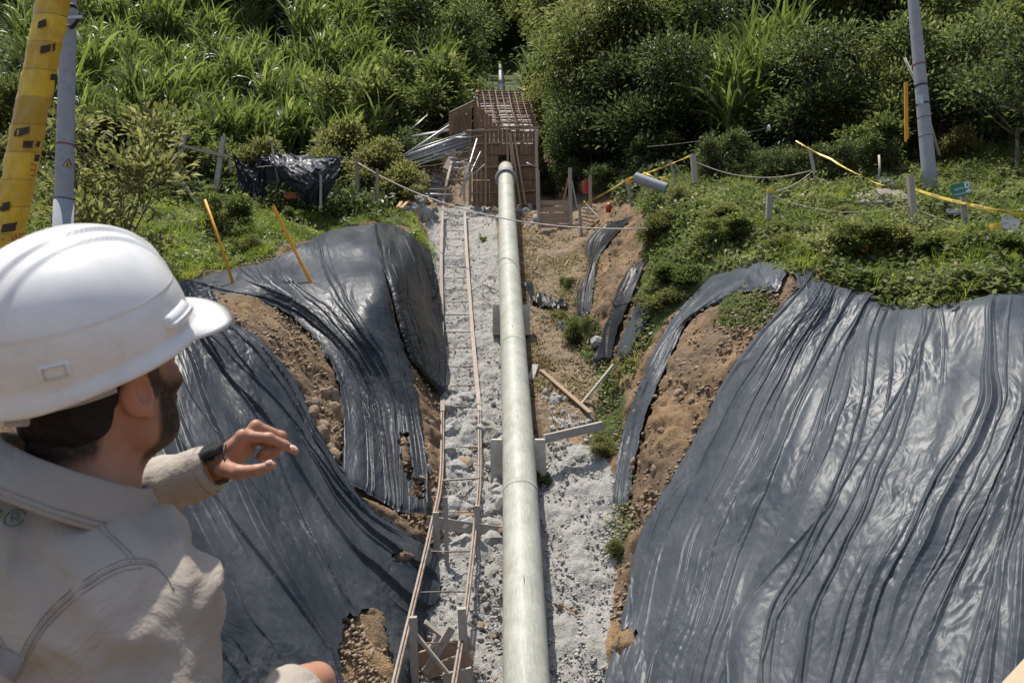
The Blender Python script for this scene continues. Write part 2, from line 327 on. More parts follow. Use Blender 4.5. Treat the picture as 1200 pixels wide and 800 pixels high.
SH = {
 'D1': Patch([(947, 322), (985, 335), (1035, 348)], [(706, 815), (780, 830), (880, 840)], [(947, 322), (925, 352), (887, 394), (850, 444), (812, 519), (775, 581), (747, 637), (735, 700), (722, 750), (706, 815)], [(1035, 348), (1010, 400), (990, 470), (965, 560), (935, 640), (905, 740), (880, 840)]),
 'D2': Patch([(1012, 352), (1060, 358), (1130, 352), (1215, 334)], [(850, 840), (960, 845), (1060, 845)], [(1012, 352), (988, 420), (968, 490), (935, 575), (895, 660), (850, 745), (850, 840)], [(1215, 334), (1215, 480), (1165, 590), (1110, 700), (1060, 845)]),
 'D3': Patch([(1195, 338), (1225, 335), (1290, 325)], [(1030, 850), (1150, 850), (1330, 850)], [(1195, 338), (1200, 490), (1160, 590), (1085, 720), (1030, 850)], [(1290, 325), (1310, 500), (1330, 850)]),
 'C': Patch([(835, 322), (880, 312), (922, 306)], [(718, 592), (727, 596), (737, 594)], [(835, 322), (792, 368), (762, 420), (747, 460), (730, 510), (722, 560), (718, 592)], [(922, 306), (862, 345), (812, 372), (788, 418), (766, 470), (750, 520), (737, 594)]),
 'E1': Patch([(862, 312), (895, 306), (928, 312)], [(868, 346), (890, 344), (914, 346)], [(862, 312), (862, 330), (868, 346)], [(928, 312), (922, 330), (914, 346)]),
 'E2': Patch([(928, 312), (945, 312), (952, 318)], [(936, 343), (948, 346), (962, 342)], [(928, 312), (930, 328), (936, 343)], [(952, 318), (958, 330), (962, 342)]),
 'A': Patch([(702, 268), (725, 258), (748, 252)], [(676, 372), (684, 376), (694, 370)], [(702, 268), (684, 288), (690, 318), (676, 345), (676, 372)], [(748, 252), (722, 280), (702, 305), (697, 340), (694, 370)]),
 'B': Patch([(738, 316), (748, 308), (760, 304)], [(692, 424), (700, 432), (720, 420)], [(738, 316), (725, 340), (716, 370), (704, 400), (692, 424)], [(760, 304), (745, 345), (732, 375), (724, 400), (720, 420)]),
 'G': Patch([(748, 350), (765, 356), (778, 352)], [(722, 418), (730, 424), (738, 416)], [(748, 350), (738, 375), (728, 400), (722, 418)], [(778, 352), (762, 375), (748, 398), (738, 416)]),
 'L1': Patch([(205, 332), (255, 319), (300, 309), (345, 289), (390, 269), (445, 260)], [(398, 566), (440, 590), (475, 606), (505, 604)], [(205, 332), (250, 345), (305, 354), (345, 376), (378, 412), (396, 452), (401, 500), (398, 566)], [(445, 260), (452, 325), (464, 385), (480, 430), (492, 480), (500, 540), (505, 604)]),
 'L2': Patch([(436, 262), (465, 266), (500, 296)], [(478, 426), (500, 450), (514, 472)], [(436, 262), (448, 325), (462, 385), (478, 426)], [(500, 296), (512, 345), (517, 400), (514, 472)]),
 'L3': Patch([(165, 450), (205, 398), (235, 382), (262, 376)], [(250, 850), (360, 856), (462, 850), (492, 770), (516, 700), (513, 642)], [(165, 450), (158, 540), (176, 620), (205, 700), (232, 780), (250, 850)], [(262, 376), (302, 398), (345, 448), (372, 505), (412, 572), (462, 615), (513, 642)]),
 'K': Patch([(392, 540), (400, 545), (408, 548)], [(400, 596), (412, 604), (424, 606)], [(392, 540), (394, 570), (400, 596)], [(408, 548), (416, 580), (424, 606)]),
}
HOLES = {'L3': [[(402, 727), (430, 714), (446, 722), (455, 752), (468, 800), (470, 870), (415, 870), (404, 800), (398, 760)], [(459, 650), (468, 646), (484, 651), (483, 657), (470, 660), (460, 656)], [(498, 712), (530, 690), (530, 800), (510, 790)]],
         'D1': [[(728, 738), (745, 736), (742, 752), (730, 764), (720, 760)], [(762, 588), (768, 585), (770, 596), (765, 602)]], 'L1': [[(468, 505), (476, 508), (484, 545), (480, 566), (472, 545)], [(481, 560), (496, 566), (497, 582), (486, 580)]]}
SHP = {k: p.poly() for k, p in SH.items()}
ZP = {'shot': [[(498, 246), (580, 238), (586, 330), (590, 480), (600, 540), (600, 505), (640, 515), (705, 528), (722, 562), (728, 640), (712, 760), (712, 900), (455, 900), (512, 660), (522, 560), (515, 480), (505, 330)]],
      'litter': [[(604, 240), (700, 240), (700, 300), (700, 400), (730, 470), (722, 520), (636, 510), (604, 340)], [(560, 480), (600, 480), (600, 620), (540, 640), (530, 560)]],
      'green': [[(-50, 150), (440, 150), (470, 235), (508, 290), (506, 320), (478, 268), (436, 258), (345, 285), (300, 306), (205, 330), (150, 345), (-50, 400)], [(205, 334), (245, 346), (230, 360), (205, 362)],
                [(700, 210), (790, 190), (1300, 120), (1300, 330), (1130, 352), (1060, 360), (1010, 345), (940, 305), (850, 318), (790, 365), (755, 415), (738, 380), (752, 300), (760, 255)],
                [(650, 380), (700, 375), (715, 435), (735, 470), (722, 530), (690, 520), (705, 450)], [(727, 560), (745, 540), (738, 620), (724, 680), (718, 640)], [(848, 350), (890, 340), (915, 360), (890, 385), (840, 380)]]}
# ------------------------------------------------------------------ ground sheet
def lines(segs):
    out = []
    for a, b, s in segs: out += list(np.arange(a, b, s))
    out.append(segs[-1][1]); return np.array(out)
def grow(a, b, s, f):
    o = []; x = a
    while x < b: o.append(x); x += s; s *= f
    o.append(b); return o
gxl = sorted(set([round(-x, 4) for x in grow(9, 300, .14, 1.11)]+[round(x, 4) for x in grow(11, 300, .14, 1.11)]))
gx = np.array(sorted(gxl+list(np.arange(-8.95, -3.6, .07))+list(np.arange(-3.6, 3.6, .04))+list(np.arange(3.6, 10.95, .07))))
gy = np.array([-55, -30, -12, -4, 0, 1.2, 2.0, 2.6, 3.2, 4, 5, 5.8]+list(np.arange(6.4, 9, .09))+list(np.arange(9, 26, .045))+list(np.arange(26, 36, .12))+grow(36, 415, .25, 1.05))
GXm, GYm = np.meshgrid(gx, gy); hz = ground(GXm, GYm); P = np.stack([GXm, GYm, hz], -1).reshape(-1, 3)
px, py = project(P); px = np.where(P[:, 1] < 1, -999, px); near = (P[:, 1] > 5) & (P[:, 1] < 36)
def zmask(k):
    r = np.zeros(len(P))
    for q in ZP[k]: r = np.maximum(r, (inpoly(px, py, q) & near).astype(float))
    return blur(r.reshape(hz.shape), 3).ravel()
z1, z2, z3 = zmask('shot'), zmask('green'), zmask('litter')
far_ = (P[:, 1] > 33) & ~((np.abs(P[:, 0]-.6) < 5.2) & (P[:, 1] < 47)); z3 = np.where((np.abs(P[:, 0]-.6) < 5.2) & (P[:, 1] < 47) & (P[:, 1] > 31), .6, z3); z2 = np.where(far_, 1, z2)
under = np.zeros(len(P), bool)
for k, q in SHP.items(): under |= inpoly(px, py, q) & near
for k, hs in HOLES.items():
    for q in hs: under &= ~inpoly(px, py, q)
z2 = np.where(under, 0, z2)
x_, y_ = P[:, 0], P[:, 1]; nrm = gnormal(x_, y_)
soilm = np.clip(1-z1-z2, 0, 1)
steep = np.clip((1-nrm[:, 2])*2.2, 0, 1)
q_ = x_*.8+P[:, 2]*.6; s_ = P[:, 2]*.8+y_*.7
d = .10*fbm(x_*.9+s_*.3, y_*.9, 11, 4)+soilm*(.10*fbm(q_*1.7, s_*1.5, 21, 3)*steep+.05*ridge(q_*4+.8*fbm(q_*2, s_*2, 27, 2), s_*7, 22)*np.clip(.4+fbm(q_*1.1, s_*1.1, 26, 2), 0, 1)+.035*fbm(q_*9, s_*9, 25, 3)+.02*np.clip(ridge(q_*17, s_*15, 28), 0, 1))
d += z1*(.07*fbm(x_*2.2, y_*2.2, 31, 3)+.03*fbm(x_*8, y_*8, 33, 2)+.02*np.clip(ridge(x_*5, y_*5, 32)-.2, 0, 1)+.022*fbm(x_*17, y_*17, 35, 2))+z2*.1*fbm(x_*1.2, y_*1.2, 34, 4)
d = d*np.where(under, .12, 1)*np.where(near, 1, .3*(P[:, 1] > 5)); un = blur(under.astype(float).reshape(hz.shape), 1).ravel(); d -= .10*un
DISP = d
P = P+nrm*np.where(near, d, 0)[:, None]; P[:, 2] += np.where(near, 0, d)
nx, ny = len(gx), len(gy); idx = np.arange(nx*ny).reshape(ny, nx)
Fq = np.stack([idx[:-1, :-1], idx[:-1, 1:], idx[1:, 1:], idx[1:, :-1]], -1).reshape(-1, 4)
g = mesh_np('ground', P, Fq, M['ground'], attrs={'zone': np.stack([z1, z2, z3], 1)}); tag(g, 'steep excavated hillside of brown soil, grey shotcrete and grass', kind='structure')

def make_sheet(key, nu, nv, off, amp, fu, fv, seed, label, mat='sheet', skew=0, warp=.5, sm=2, group=None):
    p = SH[key]; cu, cv = max(8, nu//6), max(8, nv//6); G = p.grid(cu, cv)
    W = cast(G[..., 0], G[..., 1]); 
    for _ in range(sm):
        for a in range(3): W[..., a] = blur(W[..., a], 1)
    e = np.minimum.reduce([np.linspace(0, 1, cu)[None, :]*np.ones((cv, 1)), 1-np.linspace(0, 1, cu)[None, :]*np.ones((cv, 1))])
    W[..., 2] = np.maximum(W[..., 2], ground(W[..., 0], W[..., 1])-.02)
    wu = np.linalg.norm(np.diff(W, axis=1), axis=-1).sum(1).mean(); wv = np.linalg.norm(np.diff(W, axis=0), axis=-1).sum(0).mean()
    uu = np.linspace(0, cu-1, nu); vv = np.linspace(0, cv-1, nv); UI, VI = np.meshgrid(uu, vv)
    i = np.clip(UI.astype(int), 0, cu-2); j = np.clip(VI.astype(int), 0, cv-2); a = (UI-i)[..., None]; b = (VI-j)[..., None]
    Wf = (W[j, i]*(1-a)+W[j, i+1]*a)*(1-b)+(W[j+1, i]*(1-a)+W[j+1, i+1]*a)*b
    U = UI/(cu-1); V = VI/(cv-1)
    # normals of the base surface
    du = np.gradient(Wf, axis=1); dv = np.gradient(Wf, axis=0); N = np.cross(du, dv); N = N/(np.linalg.norm(N, axis=-1, keepdims=True)+1e-9)
    for c_ in range(3): N[..., c_] = blur(N[..., c_], 6)
    N *= np.sign(np.sum(N*(-Wf), -1, keepdims=True)); N /= np.linalg.norm(N, axis=-1, keepdims=True)
    X0 = U*wu; Y0 = V*wv; rr_ = np.random.default_rng(seed); h = np.zeros(U.shape); wob = warp*.10*fbm(U*2.0, V*1.4, seed, 2)+.012*noise2(Y0*1.3, X0*.8, seed+1); nf = int(fu*3.6)
    for k in range(nf):
        u0 = rr_.uniform(-.05, 1.05); dr = rr_.normal()*(.07 if k % 3 else .2)+skew*.02; big_ = k < nf*.2; w1 = rr_.uniform(.035, .08) if big_ else rr_.uniform(.016, .045); w2 = w1*rr_.uniform(.3, 1.0); v0 = rr_.uniform(-.5, .75); ln = rr_.uniform(.25, 1.1) if not big_ else rr_.uniform(.5, 1.4)
        x = (U+wob-u0-dr*(V-.5)-.012*np.sin(V*rr_.uniform(2, 7)+k))*wu; act = sstep(v0, v0+.25*ln, V)*(1-sstep(v0+ln*.6, v0+ln, V)) if rr_.random() < .8 else 1.
        if rr_.random() < .5: w1, w2 = w2, w1
        tent = np.clip(1-np.where(x < 0, -x/w1, x/w2), 0, 1); sgn = 1 if rr_.random() < .75 else -.4; A_ = amp*(rr_.uniform(.4, .9) if big_ else rr_.uniform(.15, .5)); h = np.maximum(h, A_*act*tent**1.25) if sgn > 0 else h-A_*.5*act*tent
    h += amp*.7*fbm(U*fu*.25, V*fv*.3, seed+12, 2)
    wx = X0+.25*fbm(X0*.8, Y0*.8, seed+40, 2); wy = Y0+.25*fbm(X0*.8, Y0*.8, seed+43, 2); cm = np.clip(fbm(X0*.5, Y0*.5, seed+41, 2)+.45, 0, 1)
    h += cm*(.038*np.abs(noise2(wx*1.9, wy*.9, seed+20))+.022*np.abs(noise2(wx*4.2, wy*2.2, seed+21))-.012*np.abs(noise2(wx*7.5, wy*5, seed+22)))+.006*np.abs(noise2(wx*9, wy*3, seed+24))
    jit = .035*fbm(Y0*2.2, Y0*0+seed, seed+30, 3)
    side = (np.exp(-U*wu/.10)-np.exp(-(1-U)*wu/.10))[..., None]
    Wf = Wf+unit(du.reshape(-1, 3).mean(0))*(jit[..., None]*np.clip(np.abs(side), 0, 1)*1.6)
    jv = .05*fbm(X0*2.4, X0*0+seed, seed+31, 3); Wf = Wf+unit(dv.reshape(-1, 3).mean(0))*((jv*(np.exp(-V*wv/.15)+np.exp(-(1-V)*wv/.15)))[..., None])
    ed = np.minimum.reduce([U*wu, (1-U)*wu, V*wv, (1-V)*wv]); h = h*(.45+.55*sstep(0, .35, ed)); o_ = off*(.55+.45*sstep(0, .25, ed))
    Wf = Wf+N*(h+o_)[..., None]
    n_ = nu*nv; idx = np.arange(n_).reshape(nv, nu); F = np.stack([idx[:-1, :-1], idx[1:, :-1], idx[1:, 1:], idx[:-1, 1:]], -1).reshape(-1, 4)
    Vt = Wf.reshape(-1, 3)
    # ragged torn holes
    if key in HOLES:
        gx_, gy_ = project(Vt); jx = 5*fbm(gx_/9, gy_/9, seed+50, 2); jy = 5*fbm(gx_/9, gy_/9, seed+52, 2); m = np.zeros(n_, bool)
        for q in HOLES[key]: m |= inpoly(gx_+jx, gy_+jy, q)
        F = F[~m[F].any(1)]
    o = mesh_np('plastic_sheet', Vt, F, M[mat], uv=np.stack([X0.ravel(), Y0.ravel()], 1)); tag(o, label, 'plastic sheet', group or 'black plastic sheets draped over the cut slopes'); return o
make_sheet('D1', 360, 400, .06, .085, 17, 3, 101, 'large grey-black plastic sheet with long folds, nearest the trench on the right slope', 'sheet2', skew=.8)
make_sheet('D2', 400, 400, .10, .075, 17, 3.5, 131, 'widest crinkled black plastic sheet, in the middle of the right slope', 'sheet2', skew=-1.5, warp=.35)
make_sheet('D3', 240, 300, .15, .09, 12, 2.5, 161, 'black plastic sheet overlapping at the far right edge of the right slope', 'sheet2', skew=-1.5)
make_sheet('C', 90, 330, .06, .07, 5, 5, 191, 'long narrow strip of black plastic hanging beside bare orange soil on the right bank', 'sheet2')
make_sheet('E1', 60, 40, .07, .05, 5, 1.5, 201, 'small grey plastic flap under the creepers at the top of the right strip', 'sheet2')
make_sheet('E2', 40, 40, .07, .05, 4, 1.5, 211, 'small folded black plastic corner at the top of the bare soil gap', 'sheet')
make_sheet('A', 60, 140, .08, .08, 5, 4, 221, 'crumpled black plastic strip high in the gully right of the timber formwork', 'sheet3')
make_sheet('B', 60, 140, .10, .10, 4, 3, 231, 'black plastic strip with twisted foot hanging on the soil right of the pipe', 'sheet3')
make_sheet('G', 40, 90, .08, .06, 3, 2, 235, 'short grey plastic strip beside the twisted one, below the right bushes', 'sheet2')
make_sheet('L1', 340, 340, .07, .15, 12, 2.5, 241, 'shiny black plastic sheet over the upper left bank, under the two yellow rods', 'sheet', skew=1.2, warp=.5)
make_sheet('L2', 130, 200, .17, .13, 6, 3.5, 271, 'bulging crumpled black plastic beside the ladder rail on the upper left bank', 'sheet3', warp=1.2)
make_sheet('L3', 420, 420, .07, .14, 14, 2.5, 301, 'largest black plastic sheet on the lower left bank, behind the man', 'sheet', skew=1.5, warp=.5)
make_sheet('K', 30, 60, .05, .05, 3, 2, 331, 'small grey torn plastic rag below the bare soil of the left bank', 'sheet2')

# ------------------------------------------------------------------ the penstock pipe
PD = .65
def pipe_c(Y):  # axis
    Yk = [7.5, 10.3, 14.8, 18, 23, 28, 32.0]; Zk = [-5.75, -4.1, -1.40, .62, 3.85, 6.9, 9.7]; Xk = [.24, .20, .14, .05, -.09, -.2, -.28]
    return np.array([np.interp(Y, Yk, Xk), Y, np.interp(Y, Yk, Zk)])
def lathe_along(axis_pts, prof, n=48):
    """prof: list of (s along the axis, radius)"""
    axis_pts = np.asarray(axis_pts); L = np.concatenate([[0], np.cumsum(np.linalg.norm(np.diff(axis_pts, axis=0), axis=1))]); V = []; UV = []
    for s, r in prof:
        c = np.array([np.interp(s, L, axis_pts[:, k]) for k in range(3)]); d_, sd_, up_ = frame(np.array([np.interp(s+.05, L, axis_pts[:, k])-np.interp(s-.05, L, axis_pts[:, k]) for k in range(3)]))
        for k in range(n+1): a = 2*math.pi*k/n; V.append(c+r*(sd_*math.cos(a)+up_*math.sin(a))); UV.append((k/n, s))
    m = len(prof); F = [(i*(n+1)+k, i*(n+1)+k+1, (i+1)*(n+1)+k+1, (i+1)*(n+1)+k) for i in range(m-1) for k in range(n)]
    return np.array(V), np.array(F), np.array(UV)
ys = np.linspace(7.5, 32.6, 90); ax = np.array([pipe_c(y) for y in ys]); ax = np.stack([blur(np.tile(ax[:, k], (3, 1)), 8)[1] for k in range(3)], 1)
Ltot = np.linalg.norm(np.diff(ax, axis=0), axis=1).sum()
pr = empty('penstock_pipe', tuple(pipe_c(10.3)-np.array([0, 0, .33]))); tag(pr, 'long pale green penstock pipe running up the trench to the timber formwork', 'pipe')
joints = [7.0, 12.6, 17.2, 21.5]; r = PD/2; s = 0; bounds = [0]+joints+[Ltot]
for a, b in zip(bounds[:-1], bounds[1:]):
    prof = [(a+.01, r-.012), (a+.02, r)]+[(x, r) for x in np.linspace(a+.1, b-.12, 8)]+[(b-.02, r), (b-.01, r-.012)]
    V, F, UV = lathe_along(ax, prof); mesh_np('pipe_section', V, F, M['pipe'], pr, uv=UV)
for k, j in enumerate(joints):
    w_ = .07 if k < 9 else .05
    V, F, UV = lathe_along(ax, [(j-w_, r-.01), (j-w_+.01, r+.004), (j+w_-.01, r+.004), (j+w_, r-.01)]); mesh_np('joint_band', V, F, M['pipe'], pr, uv=UV, smooth=False)
for (x_, y_, l_) in ((614.5, 697, .22), (606.5, 503, .16), (601, 395, .16), (598, 316, .14), (596, 268, .14)):
    Yp = np.interp(y_, project(ax)[1][::-1], ax[::-1, 1]); c_ = pipe_c(Yp); d0 = unit(pipe_c(Yp+.3)-c_); tow = unit(-c_-d0*np.dot(-c_, d0)); sdv = np.cross(d0, tow); off_ = (x_-project(c_[None])[0][0])/FP*Yp; aa = math.asin(np.clip(off_/r*np.sign(sdv[0]), -.9, .9)); nn_ = tow*math.cos(aa)+sdv*math.sin(aa)
    q_ = c_+nn_*(r+.001); mb = MB(); mb.tube([q_-d0*l_/2, q_-d0*l_*.1+sdv*.006, q_+d0*l_/2], [.001, .008, .002], 5); mb.build('dark_scratch', simple('scratch', (.05, .045, .04), .9), pr)
jf = Ltot-1.9
V, F, UV = lathe_along(ax, [(jf-.10, r), (jf-.10, r+.10), (jf-.03, r+.13), (jf-.02, r+.08), (jf+.02, r+.08), (jf+.03, r+.13), (jf+.12, r+.11), (jf+.14, r)]); mesh_np('flange', V, F, simple('flange', (.24, .25, .24), .6), pr, uv=UV, smooth=False)
V, F, UV = lathe_along(ax, [(Ltot-.25, r), (Ltot-.25, r+.02), (Ltot+.05, r+.02), (Ltot+.06, .01)]); mesh_np('rusty_collar', V, F, simple('rusty collar', (.36, .20, .13), .7, .3), pr, uv=UV, smooth=False)
# upper run far up the hill
ua = np.array([[at(587, 108, 84)], [at(587.5, 92, 120)], [at(586, 76, 185)]])[:, 0]; ur = empty('upper_pipe', tuple(ua[0])); tag(ur, 'thin far stretch of pale pipe climbing the hill above the formwork', 'pipe')
Lu = np.linalg.norm(np.diff(ua, axis=0), axis=1).sum()
V, F, UV = lathe_along(ua, [(0, .01), (0.01, .36), (Lu, .36)], 20); mesh_np('pipe_section', V, F, M['pipe'], ur, uv=UV)
for j in np.linspace(3, Lu-8, 10):
    V, F, UV = lathe_along(ua, [(j, .36), (j, .48), (j+.5, .48), (j+.5, .36)], 16); mesh_np('flange', V, F, M['concrete_grey'], ur, smooth=False)
# ------------------------------------------------------------------ built things in and beside the trench
def gl(px, py, lift, y0=6.):
    """the point on the ray through a pixel that stands `lift` above the ground"""
    d = raydir(px, py); d = d/d[1]; ys_ = np.arange(y0, 60, .04); h = ground(d[0]*ys_, ys_)+lift; m = np.nonzero(d[2]*ys_ < h)[0]
    return d*(ys_[m[0]] if len(m) else 60)
def yspline(pts, n): return pl(np.array(pts, float), n)
# --- ladder rail
Lp = [(531, 184), (524, 212), (519, 245), (517, 300), (517.5, 350), (518, 420), (518.5, 482)]; Rp = [(543, 214), (544.5, 250), (547, 300), (552, 370), (557, 430), (562, 482)]
Lq = [(518.5, 478), (517, 560), (505, 620), (491, 680), (474, 750), (455, 830)]; Rq = [(562, 478), (562, 560), (556.5, 620), (549, 690), (539, 760), (527, 830)]
def on(pts, lift): return np.array([gl(x, y, l) for (x, y), l in zip(pts, np.broadcast_to(lift, len(pts)))])
Lw = on(Lp, [.1, .1, .40, .30, .2, .16, .14]); Rw = on(Rp, [.1, .40, .30, .2, .16, .14]); Ll = on(Lq, [.14, .22, .4, .5, .6, .6]); Rl = on(Rq, [.14, .22, .4, .5, .6, .6])
Lw[0] = at(531, 184, 31.8); Lw[1] = at(524, 212, 30.0); Rw[0] = at(543.5, 212, 30.0)
lr = empty('ladder_rail', tuple(Ll[-2])); tag(lr, 'long ladder-like rail of timber and steel bars climbing beside the pipe', 'rail track')
for nm, A in (('timber_rail', Lw), ('timber_rail', Rw)):
    mb = MB(); A2 = pl(A, 26)
    for i in range(25): mb.bar(A2[i], A2[i+1]+(A2[i+1]-A2[i])*.02, .10, .07)
    mb.build(nm, M['wood_rail'], lr)
for A in (Ll, Rl):
    for o_ in (-.024, .024):
        mb = MB(); A2 = pl(A, 30)+np.array([o_, 0, 0]); mb.tube(A2, .021, 6); mb.build('steel_bar', M['wood_rail'] if o_ < 0 else M['steel'], lr, smooth=True)
def xat(A, py):
    qx, qy = project(A); o = np.argsort(qy); return np.array([np.interp(py, qy[o], A[o, k]) for k in range(3)])
AL = np.vstack([pl(Lw, 40), pl(Ll, 40)]); AR = np.vstack([pl(Rw, 40), pl(Rl, 40)])
for k, py in enumerate([218, 227, 240, 252, 262, 269, 278, 287, 299, 311, 324, 338, 353, 368, 387, 406, 427, 450, 475, 521, 597, 643, 691, 749]):
    a = xat(AL, py+RNG.uniform(-1, 1)); b = xat(AR, py+RNG.uniform(-1, 1)); d_ = (b-a)*.04; low = py > 480
    MB().tube([a-d_*2+[0, 0, -.04], (a+b)/2+[0, 0, RNG.uniform(-.06, -.03)], b+d_*(2 if not low else .5)+[0, 0, -.04]], .016 if not low else .011, 5).build('rung', M['steel'], lr, smooth=True)
a, b = xat(AL, 563), xat(AR, 560); MB().bar(a, b, .09, .03).build('flat_rung', M['wood_grey'], lr)
# --- trestle boards and supports under the lower rail
def board(name, p, q, w_, th, mat, label, cat='board', up=(0, 0, 1), group=None, jit=.004):
    p = np.asarray(p, float); q = np.asarray(q, float); o = MB().bar(p, q, w_, th, up, jit).build(name, M[mat], None, bevel=.004, loc=(p+q)/2); tag(o, label, cat, group); return o
Yb = gl(545, 625, .0)[1]
board('timber_board', at(500, 611, Yb-.1), at(590, 624, Yb-.1), .05, .21, 'wood_grey', 'long grey board laid on edge across the trench under the rail, left of the pipe')
board('timber_board', at(507, 505, 16.5), at(531, 505, 16.5), .07, .26, 'wood_grey', 'short grey board on edge at the left foot of the timber rail')
board('timber_board', at(557, 506, 16.5), at(578, 506, 16.5), .07, .22, 'wood_grey', 'short grey board on edge between the timber rail and the concrete saddle')
def post(name, x0, y0, x1, y1, w_, mat, label, cat='post', Y=None, sink=.25, group=None, rnd=False, dy=0, parent=None):
    b = gp(x0, y0) if Y is None else at(x0, y0, Y); tp = at(x1, y1, b[1]+dy); d_ = unit(tp-b)
    mb = MB()
    if rnd: mb.tube([b-d_*sink, (b+tp)/2+RNG.normal(size=3)*w_*.15, tp], [w_/2, w_*.47, w_*.42], 8)
    else: mb.bar(b-d_*sink, tp, w_, w_, (0, 1, 0), .003)
    o = mb.build(name, M[mat], parent, smooth=rnd, loc=None if parent else b)
    if not parent: tag(o, label, cat, group)
    return o, tp
st_ = [((486, 800), (484, 722), .11, 'left upright timber post of the lowest rail trestle'), ((545, 785), (541, 712), .12, 'right upright timber post of the lowest rail trestle'), ((512, 642), (511, 600), .11, 'short timber post under the rail beside the long grey board'), ((559, 640), (559, 592), .09, 'short timber post between the rail and the long grey board'), ((524, 668), (522, 582), .07, 'thin pale wood post standing inside the rail, above the broken stones')]
for (b0, t0, w_, lb) in st_:
    Y_ = gl(b0[0], b0[1], 0)[1]-(.1 if w_ > .08 else 0); post('trestle_post', b0[0], b0[1], t0[0], t0[1], w_, 'wood_grey', lb, 'post', Y=Y_)
Y0 = gl(520, 780, .3)[1]
board('brace_board', at(483, 738, Y0-.15), at(526, 790, Y0-.15), .05, .05, 'wood_grey', 'thin diagonal batten of the lowest trestle falling to the right')
board('brace_board', at(530, 735, Y0), at(498, 788, Y0), .035, .11, 'wood_grey', 'dark diagonal board of the lowest trestle falling to the left')
board('trestle_board', at(486, 774, Y0+.12), at(552, 752, Y0+.12), .05, .20, 'wood', 'upper slanted board across the lowest rail trestle')
board('trestle_board', at(496, 790, Y0+.05), at(553, 770, Y0+.05), .05, .17, 'wood', 'lower slanted board across the lowest rail trestle')
board('trestle_board', at(520, 797, Y0-.1), at(554, 790, Y0-.1), .06, .22, 'wood_grey', 'stub of board at the bottom of the picture under the rail')
for k, (x0, y0, x1, y1, lb) in enumerate([(498, 728, 520, 746, 'flat pale offcut left of the two crossing offcuts in the rail trestle'), (503, 760, 530, 732, 'broad pale offcut crossing under the thin rod in the rail trestle')]):
    board('timber_offcut', at(x0, y0, Y0+.1), at(x1, y1, Y0+.15), .12 if k else .08, .04, 'wood_grey', lb, 'wood offcut', up=(0, -.5, 1))
M['saddle'] = simple('pale concrete', (.46, .43, .35), .9, .2, 6, .5, .01)
def slab_(pxs):
    W = np.array([gp(x, y, .05) for x, y in pxs]); n_ = len(W); c = W.mean(0); g_ = 12; V = []; F = []
    for r_ in range(g_):
        for k in range(n_*4):
            f = k/4; a = W[int(f) % n_]*(1-f % 1)+W[(int(f)+1) % n_]*(f % 1); q = c+(a-c)*(r_+.02)/(g_-1); V.append(q+[0, 0, .06*float(noise2(q[0]*6, q[1]*6, 66))+.03*float(noise2(q[0]*17, q[1]*17, 67))-(.15 if r_ == g_-1 else 0)])
    m_ = n_*4; F = [(r_*m_+k, r_*m_+(k+1) % m_, (r_+1)*m_+(k+1) % m_, (r_+1)*m_+k) for r_ in range(g_-1) for k in range(m_)]
    o = mesh_np('mortar_slab', np.array(V), F, M['stone'], None, True, loc=c); tag(o, 'rough uneven grey mortar slab behind the sloping beam right of the pipe', 'mortar slab')
# --- concrete saddles under the pipe
def saddle(yp, y1, w_, lab):
    c = pipe_c(yp); h0 = c[2]-.75; top = c[2]+.08; th = .34
    n_ = 14; V = []; prof = [(-w_/2, h0), (-w_/2, top-.02), (-w_/2+.03, top)]
    ang = np.linspace(math.pi, 2*math.pi, n_); rr = PD/2+.015; zc = c[2]+.02
    prof += [(-rr, top)]+[(rr*math.cos(a), min(top, zc+rr*math.sin(a))) for a in ang]+[(rr, top), (w_/2-.03, top), (w_/2, top-.02), (w_/2, h0)]
    m = len(prof)
    for s_ in (0, 1):
        for (x, z) in prof: V.append((c[0]+x+RNG.normal()*.004, c[1]-th/2+s_*th, z))
    F = [(i, i+1, m+i+1, m+i) for i in range(m-1)]+[(m-1, 0, m, 2*m-1)]
    o = mesh_np('concrete_saddle', V, F+[tuple(range(m))[::-1], tuple(range(m, 2*m))], M['concrete'], None, False, loc=(c[0], c[1], h0)); tag(o, lab, 'concrete block'); o.data.materials[0] = M['saddle']
saddle(20.4, 0, 1.02, 'upper concrete saddle block holding the pipe, in the brown littered part of the trench')
saddle(15.2, 0, 1.12, 'lower concrete saddle block under the pipe, beside the rubble step')
board('concrete_sill', at(638, 514, 15.3), at(706, 498, 15.6), .16, .17, 'wood_grey', 'sloping rough beam across the trench right of the lower saddle', 'beam')
slab_([(642, 497), (640, 484), (664, 479), (690, 482), (694, 494), (668, 500)])
board('timber_plank', gp(634, 438, .10), gp(692, 495, .22), .13, .035, 'wood', 'long brown plank lying diagonally right of the pipe')
board('timber_plank', gp(681, 480, .12), at(719, 427, 17.6), .12, .035, 'wood_grey', 'grey plank leaning up against the right bank below the plastic strips')
board('timber_plank', gp(622, 448, .06), gp(628, 431, .06), .16, .08, 'concrete', 'small grey concrete offcut beside the pipe above the long plank', 'offcut')
